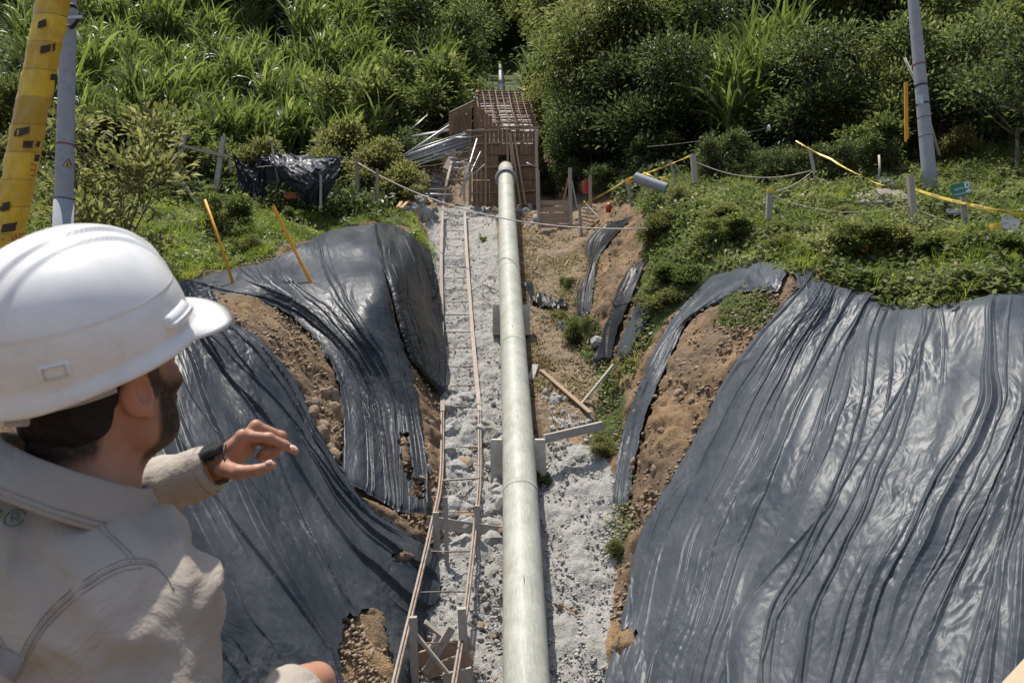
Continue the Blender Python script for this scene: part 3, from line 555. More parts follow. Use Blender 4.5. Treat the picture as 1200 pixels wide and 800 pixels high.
# --- bent rebar, wire and bits on the shotcrete
def rod(name, pts, r_, mat, label, cat, lift=.03, world=None, group=None, n=None):
    W = np.array([gl(x, y, lift) for x, y in pts]) if world is None else np.array(world, float)
    if n: W = pl(W, n)
    o = MB().tube(W, r_, 6).build(name, M[mat], None, smooth=True, loc=W[0]); tag(o, label, cat, group); return o
rod('bent_rod', [(553, 341), (566, 333), (568, 334), (586, 342)], .012, 'rebar', 'bent black reinforcing rod lying left of the upper saddle', 'rod', .12)
rod('bent_rod', [(566, 334), (565, 345), (574, 353)], .012, 'rebar', 'short kinked rod beside the bent black rod', 'rod', .08)
rod('wire_loop', [(643, 705), (665, 712), (683, 722), (696, 738), (690, 748), (680, 750)], .010, 'wood_light', 'orange-brown cord curled on the shotcrete right of the pipe', 'cord', .03, n=24)
rod('wire_loop', [(660, 708), (676, 722), (690, 728), (698, 737)], .008, 'wood_light', 'second thin strand beside the curled orange cord', 'cord', .05, n=14)
# --- anchor block formwork
FY = 32.5; fw = empty('formwork', tuple(at(590, 238, FY))); tag(fw, 'tall timber formwork with rebar cage round the top of the pipe', 'formwork')
x0, x1 = at(554, 200, FY)[0], at(629, 200, FY)[0]; zb = at(590, 240, FY)[2]; rows = 6; zt = [at(590, y, FY)[2] for y in (242, 226, 211, 196, 182, 168, 153)]
ncol = 15; pc = pipe_c(32.2); cnt = 0
for r_ in range(rows):
    for k in range(ncol):
        xa = x0+(x1-x0)*k/ncol; xb = x0+(x1-x0)*(k+1)/ncol-.012; xm = (xa+xb)/2; z0, z1_ = zt[r_]+.015, zt[r_+1]-.015+RNG.uniform(-.02, .02)
        if math.hypot(xm-pc[0], (z0+z1_)/2-pc[2]) < .42: continue
        yy = FY+RNG.uniform(-.02, .02); MB().bar((xm, yy, z0), (xm, yy, z1_), xb-xa, .03, (0, 1, 0)).build('form_board', M['wood_red'], fw)
for y in (226, 196, 168, 153): MB().bar(at(552, y+1, FY-.06), at(631, y-3, FY-.06), .06, .07, (0, 0, 1)).build('waler', M['wood'], fw)
for x, dx in ((569, 0), (597, -3), (604, -7), (610, -12), (616, -14)):
    MB().bar(at(x, 240, FY-.35), at(x+dx, 156, FY-.12), .09, .07, (0, 1, 0)).build('prop', M['wood'], fw)
MB().bar(at(551, 240, FY), at(551, 124, FY), .12, .12, (0, 1, 0)).build('corner_post', M['wood'], fw)
MB().bar(at(631, 268, FY-1), at(628, 152, FY-.1), .12, .10, (0, 1, 0)).build('corner_post', M['wood_rail'], fw)
# left side wall, higher, its boards stepping back
for k in range(7):
    xa = at(555+k*4.4, 150, FY+.1)[0]; top = (122, 124, 128, 132, 134, 144, 146)[k]; MB().bar((xa+.08, FY+.14, at(0, 153, FY)[2]), (xa+.08, FY+.14, at(0, top, FY)[2]), .155, .03, (0, 1, 0)).build('form_board', M['wood_red'], fw)
for k in range(8):
    f = k/7; a = at(550-f*22, 128+f*6, FY-.2-f*1.0); MB().bar(a+[0, 0, -.9], a+[0, 0, .0], .14, .03, (.3, 1, 0)).build('side_board', M['wood_red'], fw)
for k in range(3):
    MB().bar(at(527, 138-k*3, FY-1), at(556, 124-k*3, FY+.3), .12, .05).build('top_beam', M['wood'], fw)
# deck of rebar going back up the slope
def deck(u, f):  # u 0..1 across, f 0..1 back
    Y_ = 33+f*12; zc = at(600, np.interp(f, [0, 1], [150, 107]), Y_)[2]; xl = np.interp(f, [0, 1], [at(566, 0, 33)[0], at(558, 0, 45)[0]]); xr = np.interp(f, [0, 1], [at(630, 0, 33)[0], at(618, 0, 45)[0]])
    return np.array([xl+(xr-xl)*u, Y_, zc])
for k in range(17):
    f = k/16; MB().tube([deck(-.02, f), deck(.5, f)+[0, 0, RNG.uniform(-.05, .05)], deck(1.02, f)], .03 if k % 2 else .045, 6).build('rebar', M['rebar'], fw, smooth=True)
    if k % 2 == 0: MB().tube([deck(0, f)+[0, 0, -.45], deck(1., f)+[0, 0, -.45]], .028, 6).build('rebar', M['rebar'], fw, smooth=True)
for k in range(9): u = k/8; MB().tube([deck(u, 0), deck(u, .5)+[0, 0, .05], deck(u, 1)], .03, 6).build('rebar', M['rebar'], fw, smooth=True)
for k in range(12):
    for u in (0.02, .33, .66, .98):
        f = k/11; MB().tube([deck(u, f)+[0, 0, -.6], deck(u, f)+[0, 0, .22+.2*RNG.random()]], .022, 5).build('rebar', M['rebar'], fw)
V = []; F = []
for j in range(26):
    for i in range(16):
        p = deck(i/15, j/25)+[0, 0, -.75+.18*noise2(i*.7, j*.5, 61)]; V.append(p)
for j in range(25):
    for i in range(15): a = j*16+i; F.append((a, a+1, a+17, a+16))
mesh_np('blinding', V, F, M['stone'], fw)
for s_ in (0, 1):
    for k in range(11):
        f = k/11; a = deck(s_*1.02-.01, f); b = deck(s_*1.02-.01, (k+1)/11-.01); MB().bar(a+[0, 0, -.45], b+[0, 0, -.45], .04, .7).build('edge_board', M['wood_red'], fw)
MB().bar(at(579, 100.5, 46), at(616, 97, 46), .08, .08).build('top_rail', M['galv'], fw)
MB().bar(at(616, 112, 46), at(616, 93, 46), .08, .08, (0, 1, 0)).build('rail_post', M['galv'], fw); MB().bar(at(573, 112, 46), at(573, 90, 46), .05, .05, (0, 1, 0)).build('rail_post', M['galv'], fw)
# --- galvanised tubes stacked on the left
tb = [((475, 183), (548, 157.5), .085), ((474, 187), (549, 161), .06), ((476, 189), (550, 165), .07), ((477, 194), (549, 169), .05), ((482, 176), (547, 155), .04), ((484, 195), (550, 173), .035)]
for k, (a, b, r_) in enumerate(tb):
    A_ = at(*a, 30.6+.05*k); B_ = at(*b, 32.2); o = MB().tube([A_, (A_+B_)/2, B_], r_*.8, 10).build('steel_tube', M['galv'], None, smooth=True, loc=A_); tag(o, ['upper thick', 'middle thick', 'lower thick', 'lowest thin pale', 'topmost slim', 'bottom thinnest'][k]+' galvanised tube of the sloping bundle left of the formwork', 'tube', 'bundle of galvanised tubes')
for k, (a, b, Ya, Yb_, r_, mt, lb) in enumerate([((475, 181), (548, 133), 30, 32.2, .045, 'galv', 'bright thin tube rising steeply across the tube bundle to the formwork corner'), ((483, 160), (545, 150), 31, 32.3, .045, 'galv', 'pale tube lying almost level above the tube bundle'), ((500, 172), (532, 141), 31.4, 32.6, .03, 'steel', 'dark rusty bar crossing behind the bright thin tube'), ((559, 163), (539, 231), 31.8, 30.6, .04, 'galv', 'white tube leaning from the formwork onto the right rail'), ((563, 178), (540, 228), 31.9, 30.8, .025, 'galv', 'thinner white tube leaning beside the first on the right rail'), ((543, 138), (547, 156), 32, 32.1, .04, 'wood', 'short timber strut above the end of the tube bundle'), ((555, 204), (568, 193), 31.6, 32, .025, 'galv', 'small bright strut against the formwork boards'), ((487, 227), (530, 228), 29.6, 29.6, .03, 'galv', 'pale bar sticking out level to the left of the rail'), ((497, 222), (530, 222), 30, 30, .03, 'wood', 'brown bar level across the left rail above the pale one'), ((530, 190.5), (552, 191), 31.2, 31.2, .03, 'galv', 'uppermost bright bar across the top of the rail'), ((531, 197), (549, 197), 31, 31, .025, 'galv', 'second bright bar across the top of the rail'), ((526, 211), (546, 210.5), 30.6, 30.6, .03, 'wood', 'brown bar across the top of the rail near the leaning tubes'), ((496, 190), (530, 184), 31.5, 31.6, .035, 'steel', 'brown bar resting behind the top of the left rail'), ((512, 186), (555, 186), 31.4, 31.4, .03, 'wood', 'wooden bar in shade under the tube bundle'), ((617, 191), (629, 196), 31.4, 31.6, .03, 'galv', 'short white bar against the right formwork post')]):
    A_ = at(*a, Ya); B_ = at(*b, Yb_); o = MB().tube([A_, (A_+B_)/2, B_], r_, 8).build('loose_bar', M[mt], None, smooth=True, loc=A_); tag(o, lb, 'bar')
board('leaning_plank', at(522, 198, 31), at(529, 184, 31.5), .22, .04, 'wood_rail', 'broad short plank standing at the top of the left rail', up=(0, 1, .3))
board('support_post', at(532, 200, 31.8), at(531, 175, 31.8), .22, .18, 'wood_grey', 'thick grey post holding up the tube bundle', 'post', up=(0, 1, 0))
for k in range(14):
    r1_ = np.random.default_rng(900+k); x_ = r1_.uniform(480, 530); y_ = r1_.uniform(150, 200); Ya = r1_.uniform(31.5, 33); A_ = at(x_, y_, Ya); B_ = at(x_+r1_.uniform(15, 50), y_-r1_.uniform(2, 22), Ya+r1_.uniform(.1, .8)); o = MB().tube([A_, (A_+B_)/2+[0, 0, -.03], B_], r1_.uniform(.018, .04), 6).build('loose_bar', M[['galv', 'steel', 'wood'][k % 3]], None, smooth=True, loc=A_); tag(o, 'loose thin bar in the tangle behind the tube bundle, left of the formwork', 'bar', 'loose bars tangled left of the formwork')
# --- board barrier and posts right of the formwork
bb = empty('board_barrier', tuple(gp(650, 262))); tag(bb, 'low barrier of horizontal boards between posts right of the formwork', 'barrier'); BY = 28.4
for k, y in enumerate((238, 245.5, 253, 259, 265)): MB().bar(at(631, y, BY), at(668, y-.5, BY), .04, .19 if k < 4 else .14, (0, 0, 1), .004).build('board', M['wood'], bb)
MB().bar(at(669, 264, BY-.06), at(668, 197, BY-.06), .13, .11, (0, 1, 0)).build('barrier_post', M['wood_rail'], bb); MB().bar(at(632, 268, BY-.06), at(630.5, 200, BY-.06), .11, .11, (0, 1, 0)).build('barrier_post', M['wood_rail'], bb)
lad = empty('slatted_ramp', tuple(gp(694, 258))); tag(lad, 'small slatted wooden ramp in shade beside the board barrier', 'ramp')
for k in range(5): MB().bar(at(682, 240+k*4.5, 27.6-k*.12), at(699-(k == 4)*2, 243+k*4.5, 27.6-k*.12), .11, .03).build('slat', M['wood_rail'], lad)
MB().bar(at(684, 236, 27.8), at(701, 255, 27), .06, .05).build('stringer', M['wood_rail'], lad)
for (a, b, w_, mt, lb) in [((692, 238), (691.5, 206), .11, 'wood', 'brown post beside the red drum under the dark trees'), ((741, 240), (734, 212), .12, 'wood_grey', 'grey stub post with yellow tape knotted at its top'), ((814, 206), (812, 181), .15, 'wood_grey', 'grey fence post where the rope and yellow tape meet'), ((790, 207), (786, 188), .08, 'wood_grey', 'thin pale post behind the concrete tube'), ((799, 205), (789, 190), .05, 'wood_grey', 'thin pale stick leaning beside the concrete tube'), ((681, 268), (679, 240), .10, 'wood_rail', 'short post tied with yellow tape beside the slatted ramp'), ((661, 232), (666, 208), .07, 'wood_light', 'light stick leaning on the barrier post'), ((675, 237), (670, 212), .05, 'wood_grey', 'crooked stick standing right of the barrier post')]:
    Y_ = {692: 28.5, 741: 26.5, 814: 22.2, 790: 23.5, 799: 23.4, 681: 27, 661: 28.8, 675: 28.3}[a[0]]; post('timber_post', *a, *b, w_, mt, lb, Y=Y_)
p = at(686.5, 219, 28.9); o = MB().tube([p+[0, 0, -.22], p+[0, 0, .2]], .14, 14).build('red_drum', M['red'], None, smooth=False, bevel=.01, loc=p); tag(o, 'small red drum under the dark trees beside a post', 'drum')
p = at(713, 241, 27.3); o = MB().tube([p+[0, 0, -.25], p+[.02, 0, 0], p+[0, 0, .12]], [.10, .12, .05], 10).build('red_bag', M['red'], None, smooth=True, loc=p); tag(o, 'small crimson bag lying in the shade behind the grey stub post', 'bag')
p = gp(765, 216); A_ = at(744, 208, 23.6); B_ = at(781, 221, 23.2); o = MB().tube([A_, B_], .17, 20, cap=True).build('concrete_tube', M['concrete_grey'], None, smooth=False, bevel=.01, loc=A_); tag(o, 'grey concrete tube lying aslant at the edge of the dark trees', 'tube')
# --- posts, frame and planks on the left terrace
GY = {}
def lpost(b, tpt, w_, mt, lb, cat='post', Y=None, rnd=False): return post('timber_post', *b, *tpt, w_, mt, lb, cat, Y=Y, rnd=rnd)[1]
hf = empty('post_frame', tuple(gp(232, 228))); tag(hf, 'grey timber frame of two posts, a crossbar and a slanting brace on the left terrace', 'frame'); FYl = 26.
for a, b, w_, nm in (((205, 217), (217, 154), .17, 'upright'), ((253, 222), (262, 160), .17, 'upright'), ((205, 169), (269, 184), .10, 'crossbar'), ((206, 203), (237, 247), .10, 'brace'), ((268, 183), (271, 202), .07, 'peg')):
    Y_ = FYl+(-.12 if nm in ('crossbar', 'brace') else 0); MB().bar(at(*a, Y_), at(*b, Y_-(0 if nm != 'brace' else -.0)), w_, w_*.7, (0, 1, 0), .006).build(nm, M['wood_grey'], hf)
lpost((420, 240), (418, 186), .15, 'wood', 'sturdy brown post where the white rope starts, right of the black shelter'); lpost((443, 236), (442, 198), .10, 'wood', 'thin brown post in the bush behind the sturdy rope post', Y=27.2)
lpost((490, 262), (490, 244), .12, 'wood', 'short dark stub post beside the top of the left bank')
lpost((325, 205), (318, 166), .07, 'wood_grey', 'slim pole with pale knob rising through the black shelter', Y=25.6, rnd=True)
p = at(317.5, 165, 25.6); o = mesh_np('pole_knob', *(lambda V, F: (V, F))(*[np.concatenate(x) if i == 0 else x for i, x in enumerate([MB().tube([p+[0, 0, -.05], p+[0, 0, 0], p+[0, 0, .05]], [.04, .075, .04], 10).V, MB().tube([p+[0, 0, -.05], p+[0, 0, 0], p+[0, 0, .05]], [.04, .075, .04], 10).F])]), M['wood_grey'], None, loc=p); tag(o, 'pale round knob on top of the slim shelter pole', 'knob')
lpost((376, 236), (376, 205), .07, 'wood_grey', 'pale stick in front of the right curtain of the black shelter', Y=24.6)
for k, (a, b) in enumerate([((466, 250), (478, 232)), ((470, 252), (484, 239)), ((474, 246), (488, 252)), ((464, 242), (480, 248)), ((478, 250), (492, 246)), ((503, 244), (506, 252))]):
    board('timber_plank', gp(*a, .22+.04*k), gp(*b, .30+.04*k), .13, .04, 'wood_light', 'brown plank in the small pile left of the rail, below the bush', 'plank', group='planks piled left of the rail')
# black shelter
def patch3(name, T, B, L, Q, n, mat, parent, sag=.05, seed=1, fr=6):
    nu, nv = n; T = pl(T, nu); B = pl(B, nu); L = pl(L, nv); Q = pl(Q, nv); u = np.linspace(0, 1, nu)[None, :, None]; v = np.linspace(0, 1, nv)[:, None, None]
    G = (1-u)*L[:, None]+u*Q[:, None]+(1-v)*T[None]+v*B[None]-((1-u)*(1-v)*T[0]+u*(1-v)*T[-1]+(1-u)*v*B[0]+u*v*B[-1])
    W = at(G[..., 0], G[..., 1], G[..., 2]); U = u[..., 0]*np.ones((nv, nu)); V_ = v[..., 0]*np.ones((nv, nu))
    h = sag*(1.2*np.clip(ridge(U*fr+.6*fbm(U*2, V_*2, seed, 2), V_*1.2, seed), 0, 1)**2.5+.5*fbm(U*7, V_*5, seed+1, 3)); W = W+np.stack([h*0, -h, h*.6], -1)
    idx = np.arange(nu*nv).reshape(nv, nu); F = np.stack([idx[:-1, :-1], idx[1:, :-1], idx[1:, 1:], idx[:-1, 1:]], -1).reshape(-1, 4)
    return mesh_np(name, W.reshape(-1, 3), F, M[mat], parent, uv=np.stack([U.ravel()*3, V_.ravel()*2], 1))
sh = empty('plastic_shelter', tuple(at(340, 236, 25))); tag(sh, 'low shelter of shiny black plastic on the left terrace', 'shelter')
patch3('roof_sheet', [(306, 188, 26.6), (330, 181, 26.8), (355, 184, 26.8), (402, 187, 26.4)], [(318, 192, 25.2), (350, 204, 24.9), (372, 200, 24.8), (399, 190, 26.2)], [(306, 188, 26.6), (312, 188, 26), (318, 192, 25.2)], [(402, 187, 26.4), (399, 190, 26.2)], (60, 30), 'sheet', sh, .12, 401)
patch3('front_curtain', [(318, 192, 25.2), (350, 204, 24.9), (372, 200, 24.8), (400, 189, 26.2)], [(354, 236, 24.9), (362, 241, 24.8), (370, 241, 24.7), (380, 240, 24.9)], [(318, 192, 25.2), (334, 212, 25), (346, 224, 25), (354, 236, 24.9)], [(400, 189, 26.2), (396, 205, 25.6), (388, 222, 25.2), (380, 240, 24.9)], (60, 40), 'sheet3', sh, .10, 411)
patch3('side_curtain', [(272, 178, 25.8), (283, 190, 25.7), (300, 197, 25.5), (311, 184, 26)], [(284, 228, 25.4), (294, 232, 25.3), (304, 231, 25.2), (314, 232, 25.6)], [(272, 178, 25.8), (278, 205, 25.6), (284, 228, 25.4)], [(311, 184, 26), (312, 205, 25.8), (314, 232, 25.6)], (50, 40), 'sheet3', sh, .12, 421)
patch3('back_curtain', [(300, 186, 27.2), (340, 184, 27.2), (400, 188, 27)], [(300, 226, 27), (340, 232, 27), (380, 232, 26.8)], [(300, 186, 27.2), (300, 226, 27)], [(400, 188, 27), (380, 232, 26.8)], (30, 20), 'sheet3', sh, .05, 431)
p = at(342, 230, 25.6); o = MB().bar(p+[-.2, 0, 0], p+[.2, 0, 0], .2, .22).build('brick_block', simple('terracotta', (.30, .09, .04), .8), None, bevel=.01, loc=p); tag(o, 'terracotta crate in the dark mouth of the black shelter', 'crate')
rod('guy_line', None, .012, 'rope', 'pale cord running across the mouth of the shelter', 'cord', world=[at(300, 196, 25.4), at(322, 194, 25.2), at(330, 190, 25.3)])
M['flatrock'] = simple('flat rock', (.20, .175, .145), .9, .35, 7, .6, .02)
# flat stones / sheeting pieces on the terraces
def slab(pxs, th, mat, label, cat='slab', lift=.04):
    W = np.array([gp(x, y, lift) for x, y in pxs]); n_ = len(W); c = W.mean(0); jj = RNG.normal(size=(n_, 3))*.02; V = np.vstack([W+jj, W+jj-[0, 0, th], [c+[0, 0, th*.35]]])
    F = [(i, (i+1) % n_, 2*n_) for i in range(n_)]+[(i, n_+i, n_+(i+1) % n_, (i+1) % n_) for i in range(n_)]
    o = mesh_np(name_of(cat), V, F, M[mat], None, False, loc=c); tag(o, label, cat); return o
def name_of(c): return c.replace(' ', '_')
slab([(215, 205), (240, 204), (252, 212), (250, 217), (222, 214)], .06, 'sheet2', 'dull grey plastic lying flat between the uprights of the timber frame', 'plastic piece', .12)
slab([(160, 207), (186, 212), (205, 222), (215, 228), (190, 230), (165, 224)], .1, 'concrete', 'pale flat concrete slab on the left terrace behind the leafy tree', 'slab', .10)
slab([(1005, 236), (1030, 228), (1058, 231), (1067, 242), (1050, 245), (1008, 245)], .16, 'flatrock', 'low concrete slab in the greenery left of the taped post', 'slab', .20)
slab([(1030, 217), (1044, 218), (1049, 226), (1040, 228), (1030, 223)], .05, 'sheet2', 'small shiny plastic heap between the creepers and the right utility pole', 'plastic piece', .25)
slab([(1102, 250), (1118, 249), (1129, 257), (1127, 263), (1112, 262)], .05, 'sheet2', 'small shiny plastic heap just left of the sign post', 'plastic piece', .25)
slab([(1172, 268), (1184, 265), (1196, 275), (1192, 285), (1176, 280)], .05, 'sheet2', 'small shiny plastic heap right of the stub post with a yellow band', 'plastic piece', .25)
slab([(945, 205), (970, 200), (985, 208), (975, 217), (948, 215)], .2, 'stone_brown', 'mound of bare reddish soil at the foot of the dark trees', 'soil heap', .15)
# crumpled scraps beside the upper saddle
def scrap(pts, label, amp_=.12, mat='sheet3'):
    c = np.array(pts, float); x0_, y0_ = c.min(0); x1_, y1_ = c.max(0); n_ = 26; V = []; 
    for j in range(n_):
        for i in range(n_):
            a = x0_+(x1_-x0_)*i/(n_-1); b = y0_+(y1_-y0_)*j/(n_-1); V.append((a+2*noise2(i*.3, j*.3, 71), b+2*noise2(i*.3, j*.3, 72)))
    V = np.array(V); W = cast(V[:, 0], V[:, 1]); ii = np.arange(n_*n_) % n_; jj_ = np.arange(n_*n_)//n_; sd_ = len(label)
    W[:, 2] += .03+amp_*np.clip(.5+fbm(ii/5, jj_/5, 73+sd_, 3), 0, 2); idx = np.arange(n_*n_).reshape(n_, n_); F = np.stack([idx[:-1, :-1], idx[1:, :-1], idx[1:, 1:], idx[:-1, 1:]], -1).reshape(-1, 4)
    ins = inpoly(V[:, 0], V[:, 1], pts); F = F[ins[F].all(1)]; o = mesh_np('plastic_scrap', W, F, M[mat], None, uv=np.stack([ii/9, jj_/9], 1), loc=W.mean(0)); tag(o, label, 'plastic scrap')
scrap([(613, 341), (622, 328), (628, 345), (640, 350), (664, 354), (666, 366), (640, 367), (622, 362)], 'crumpled black plastic scrap on the soil right of the upper saddle', .2)
scrap([(652, 383), (668, 379), (676, 386), (668, 394), (652, 391)], 'small torn grey plastic scrap at the foot of the bush right of the pipe', .1, 'sheet2')
scrap([(205, 342), (222, 336), (240, 345), (262, 352), (255, 364), (232, 362), (212, 356)], 'wrinkled black plastic end bunched up behind the brim of the helmet', .16, 'sheet')
# --- ropes and warning tape
def sagline(p, q, sag, n): t_ = np.linspace(0, 1, n)[:, None]; A = np.asarray(p)*(1-t_)+np.asarray(q)*t_; A[:, 2] -= (sag*4*t_*(1-t_))[:, 0]; return A
def rope(p, q, sag, r_, lb): A = sagline(p, q, sag, 24); o = MB().tube(A, r_, 6).build('rope', M['rope'], None, smooth=True, loc=A[0]); tag(o, lb, 'rope')
P1 = at(418, 190, gp(420, 240)[1]); 
rope(at(400, 189, 26), P1, .02, .014, 'short length of rope from the black shelter to the sturdy brown post')
rope(P1, at(758, 268, 18.6), .75, .022, 'long pale rope sagging across the trench in front of the pipe')
rope(at(812, 188, 22.2), at(950, 200, 20.5), .35, .016, 'pale rope from the grey fence post to the stick on the right terrace')
rope(at(952, 201, 20.5), at(903, 226, 18.6), .1, .012, 'thin line from the stick down to the stub post in the creepers')
rope(at(903, 228, 18.6), at(1068, 240, 16.6), .3, .010, 'faint line between the creeper stub post and the taped post')
rope(at(1070, 243, 16.6), at(1166, 270, 15.4), .1, .012, 'faint line from the taped post down to the yellow-banded stub post')
rope(at(758, 172, 27), at(1010, 116, 26), .3, .008, 'thin dark overhead line in front of the dark trees')
for b, tpt, w_, lb, Y_ in [((957, 215), (949, 176), .07, 'slim brown stick standing at the dark trees edge', 20.5), ((901, 246), (902, 222), .13, 'stub post sunk in the creepers', 18.4), ((1072, 275), (1066, 206), .12, 'brown post carrying the yellow tape left of the green sign', None), ((1168, 300), (1166, 262), .14, 'stub post wrapped with a yellow band at the right edge', None)]:
    o, tp_ = post('timber_post', *b, *tpt, w_, 'wood_grey', lb, Y=Y_)
# tape
t = NT('warning tape'); uvv = t.coord((1, 1, 1), 'UV'); sx = t.n('ShaderNodeSeparateXYZ'); t.t.links.new(uvv, sx.inputs[0])
wv = t.math('FRACT', t.math('MULTIPLY', sx.outputs[0], 2.2)); blk = t.math('MULTIPLY', t.math('LESS_THAN', wv, .42), t.math('MULTIPLY', t.math('GREATER_THAN', sx.outputs[1], .25), t.math('LESS_THAN', sx.outputs[1], .75)))
brk = t.math('GREATER_THAN', t.noise(14, uvv, 2), .45); c = t.mix(t.math('MULTIPLY', blk, brk), (.58, .40, .03), (.05, .04, .02)); M['tape'] = t.set(col=c, rough=.45)
def tape(pts, lb, w_=.075, sag=.15, tw=2.0, seed=0):
    A = []
    for (a, b) in zip(pts[:-1], pts[1:]): A.append(sagline(a, b, sag, 40)[:-1])
    A = np.vstack(A+[pts[-1][None]]); n_ = len(A); s_ = np.concatenate([[0], np.cumsum(np.linalg.norm(np.diff(A, axis=0), axis=1))]); V = []; UV = []
    for i in range(n_):
        d_ = unit(A[min(i+1, n_-1)]-A[max(i-1, 0)]); ang = .5*math.sin(s_[i]*tw+seed)+.8*float(noise2(s_[i]*.8, seed, 81)); u_ = np.cross(d_, [0, 1, 0]); u_ = unit(u_); v_ = np.cross(d_, u_); e = u_*math.cos(ang)+v_*math.sin(ang)
        for k in range(3): V.append(A[i]+e*w_*(k/2-.5)+v_*(.008 if k == 1 else 0)); UV.append((s_[i], k/2))
    F = np.array([(i*3+k, i*3+k+1, i*3+k+4, i*3+k+3) for i in range(n_-1) for k in range(2)]); o = mesh_np('warning_tape', V, F, M['tape'], None, uv=np.array(UV), loc=A[0]); tag(o, lb, 'warning tape')
tape([at(680, 241, 27), at(737, 209, 26.5), at(812, 181, 22.2)], 'yellow warning tape rising from the slatted ramp to the grey fence post', .07, .05, 3)
tape([at(754, 202, 25.5), at(790, 206, 23.5)], 'loose end of yellow tape hanging behind the concrete tube', .07, .12, 3, 2)
tape([at(933, 165, 22.5), at(975, 187, 21), at(1010, 206, 19.5)], 'yellow and black tape running down out of the dark trees', .06, .03, 2.5, 3)
tape([at(1010, 206, 19.5), at(1066, 218, 16.6)], 'yellow tape sagging between the dark trees and the taped post', .06, .12, 2.5, 4)
tape([at(1068, 220, 16.6), at(1130, 238, 15.9), at(1215, 254, 15)], 'yellow and black tape from the taped post past the sign to the right edge', .075, .03, .8, 5)
def wrapband(a, w_, h_, lb, mat='tape'): 
    A = np.asarray(a); o = MB().tube([A+[0, 0, -h_/2], A+[.005, 0, 0], A+[0, 0, h_/2]], [w_/2, w_/2+.012, w_/2], 10, cap=False); V = np.concatenate(o.V); ob = mesh_np('tape_knot', V, o.F, M[mat], None, loc=a); tag(ob, lb, 'tape')
wrapband(at(736.5, 213, 26.5), .2, .22, 'yellow tape knotted round the grey stub post', 'yellow'); wrapband(at(1166.5, 267, gp(1168, 300)[1]), .2, .16, 'yellow band round the stub post at the right edge'); wrapband(at(902, 224, 18.4), .17, .12, 'faded yellow band round the stub post in the creepers')
# yellow rods
for k, (b, tpt, lb, Y_) in enumerate([((273, 334), (240, 234), 'left thin yellow rod stuck in the upper left plastic sheet', None), ((363, 332), (320, 241), 'right thicker yellow rod stuck in the upper left plastic sheet', None)]):
    B_ = gp(*b); B_[2] += .05; T_ = at(*tpt, B_[1]-.1); mb = MB(); d_ = T_-B_
    if k == 0: mb.tube([B_-d_*.1, B_+d_*.5+[.01, 0, 0], T_], .034, 8)
    else: mb.bar(B_-d_*.1, T_, .07, .045, (0, 1, 0)); mb.bar(B_-d_*.1+[.045, 0.01, 0], T_+[-.03, .01, -.01], .04, .04, (0, 1, 0))
    o = mb.build('yellow_rod', M['yellow'], None, smooth=(k == 0), loc=B_); tag(o, lb, 'rod')
o = MB().bar(at(1061.5, 166, 19.6), at(1060.5, 97, 19.6), .05, .03, (0, 1, 0)).bar(at(1063.5, 163, 19.6), at(1062.8, 97, 19.6), .04, .03, (0, 1, 0)).build('yellow_rod', M['yellow'], None, loc=at(1062, 166, 19.6)); tag(o, 'pair of upright orange-yellow slats left of the right utility pole', 'rod')
# utility poles
def upole(bx, by, tx, ty, Y, r0, r1, lb, rings):
    B_ = at(bx, by, Y); T_ = at(tx, ty, Y); e = empty('utility_pole', tuple(B_)); tag(e, lb, 'utility pole'); n_ = 12; tt = np.linspace(0, 1, n_)
    MB().tube([B_*(1-x)+T_*x for x in tt], [r0*(1-x)+r1*x for x in tt], 28).build('shaft', M['concrete_grey'], e, smooth=True)
    for (py, hh, col, dr) in rings:
        f = (by-py)/(by-ty); c_ = B_*(1-f)+T_*f; rr = r0*(1-f)+r1*f+dr; d_ = unit(T_-B_)*hh/2; o2 = MB().tube([c_-d_, c_+d_], rr, 28).build('band', M[col], e, smooth=False)
    return e, B_, T_
M['band_red'] = simple('crimson band', (.22, .02, .05), .5); M['band_dark'] = simple('dark strap', (.03, .03, .033), .5); M['black'] = simple('black rubber', (.015, .015, .017), .45)
e1, B1, T1 = upole(73, 300, 82.5, -60, 13, .162, .118, 'smooth grey concrete utility pole at the left, with cable loop and warning triangle', [(172.5, .03, 'band_red', .004), (235, .02, 'band_dark', .003)])
f = .175; c_ = B1+(T1-B1)*.3; 
# lower sleeve is a little wider under its joint
MB().tube([B1+(T1-B1)*-.3, B1+(T1-B1)*.175], [.168, .163], 28).build('sleeve', M['concrete_grey'], e1, smooth=True)
tq = at(78.5, 191, 12.84); dxp = at(1, 0, 12.84)[0]-at(0, 0, 12.84)[0]
tri = [(74.3, 196), (83.3, 196.4), (80, 185.5)]
def onpole(x, y, off=.004):
    f = (300-y)/360; c_ = B1+(T1-B1)*f; rr = .162*(1-f)+.118*f+off; X_ = at(x, y, 12.9)[0]; dx = np.clip(X_-c_[0], -rr*.99, rr*.99); a = math.asin(dx/rr); return np.array([c_[0]+rr*math.sin(a), c_[1]-rr*math.cos(a), at(x, y, 12.9)[2]])
def sticker(tri_, off, mat, nm):
    V = []; n_ = 5
    a, b, c = [np.array(q) for q in tri_]; idx = {}
    for i in range(n_+1):
        for j in range(n_+1-i): q = a+(b-a)*i/n_+(c-a)*j/n_; idx[i, j] = len(V); V.append(onpole(*q, off))
    F = [(idx[i, j], idx[i+1, j], idx[i, j+1]) for i in range(n_) for j in range(n_-i)]+[(idx[i+1, j], idx[i+1, j+1], idx[i, j+1]) for i in range(n_) for j in range(n_-1-i)]
    mesh_np(nm, V, F, mat, e1)
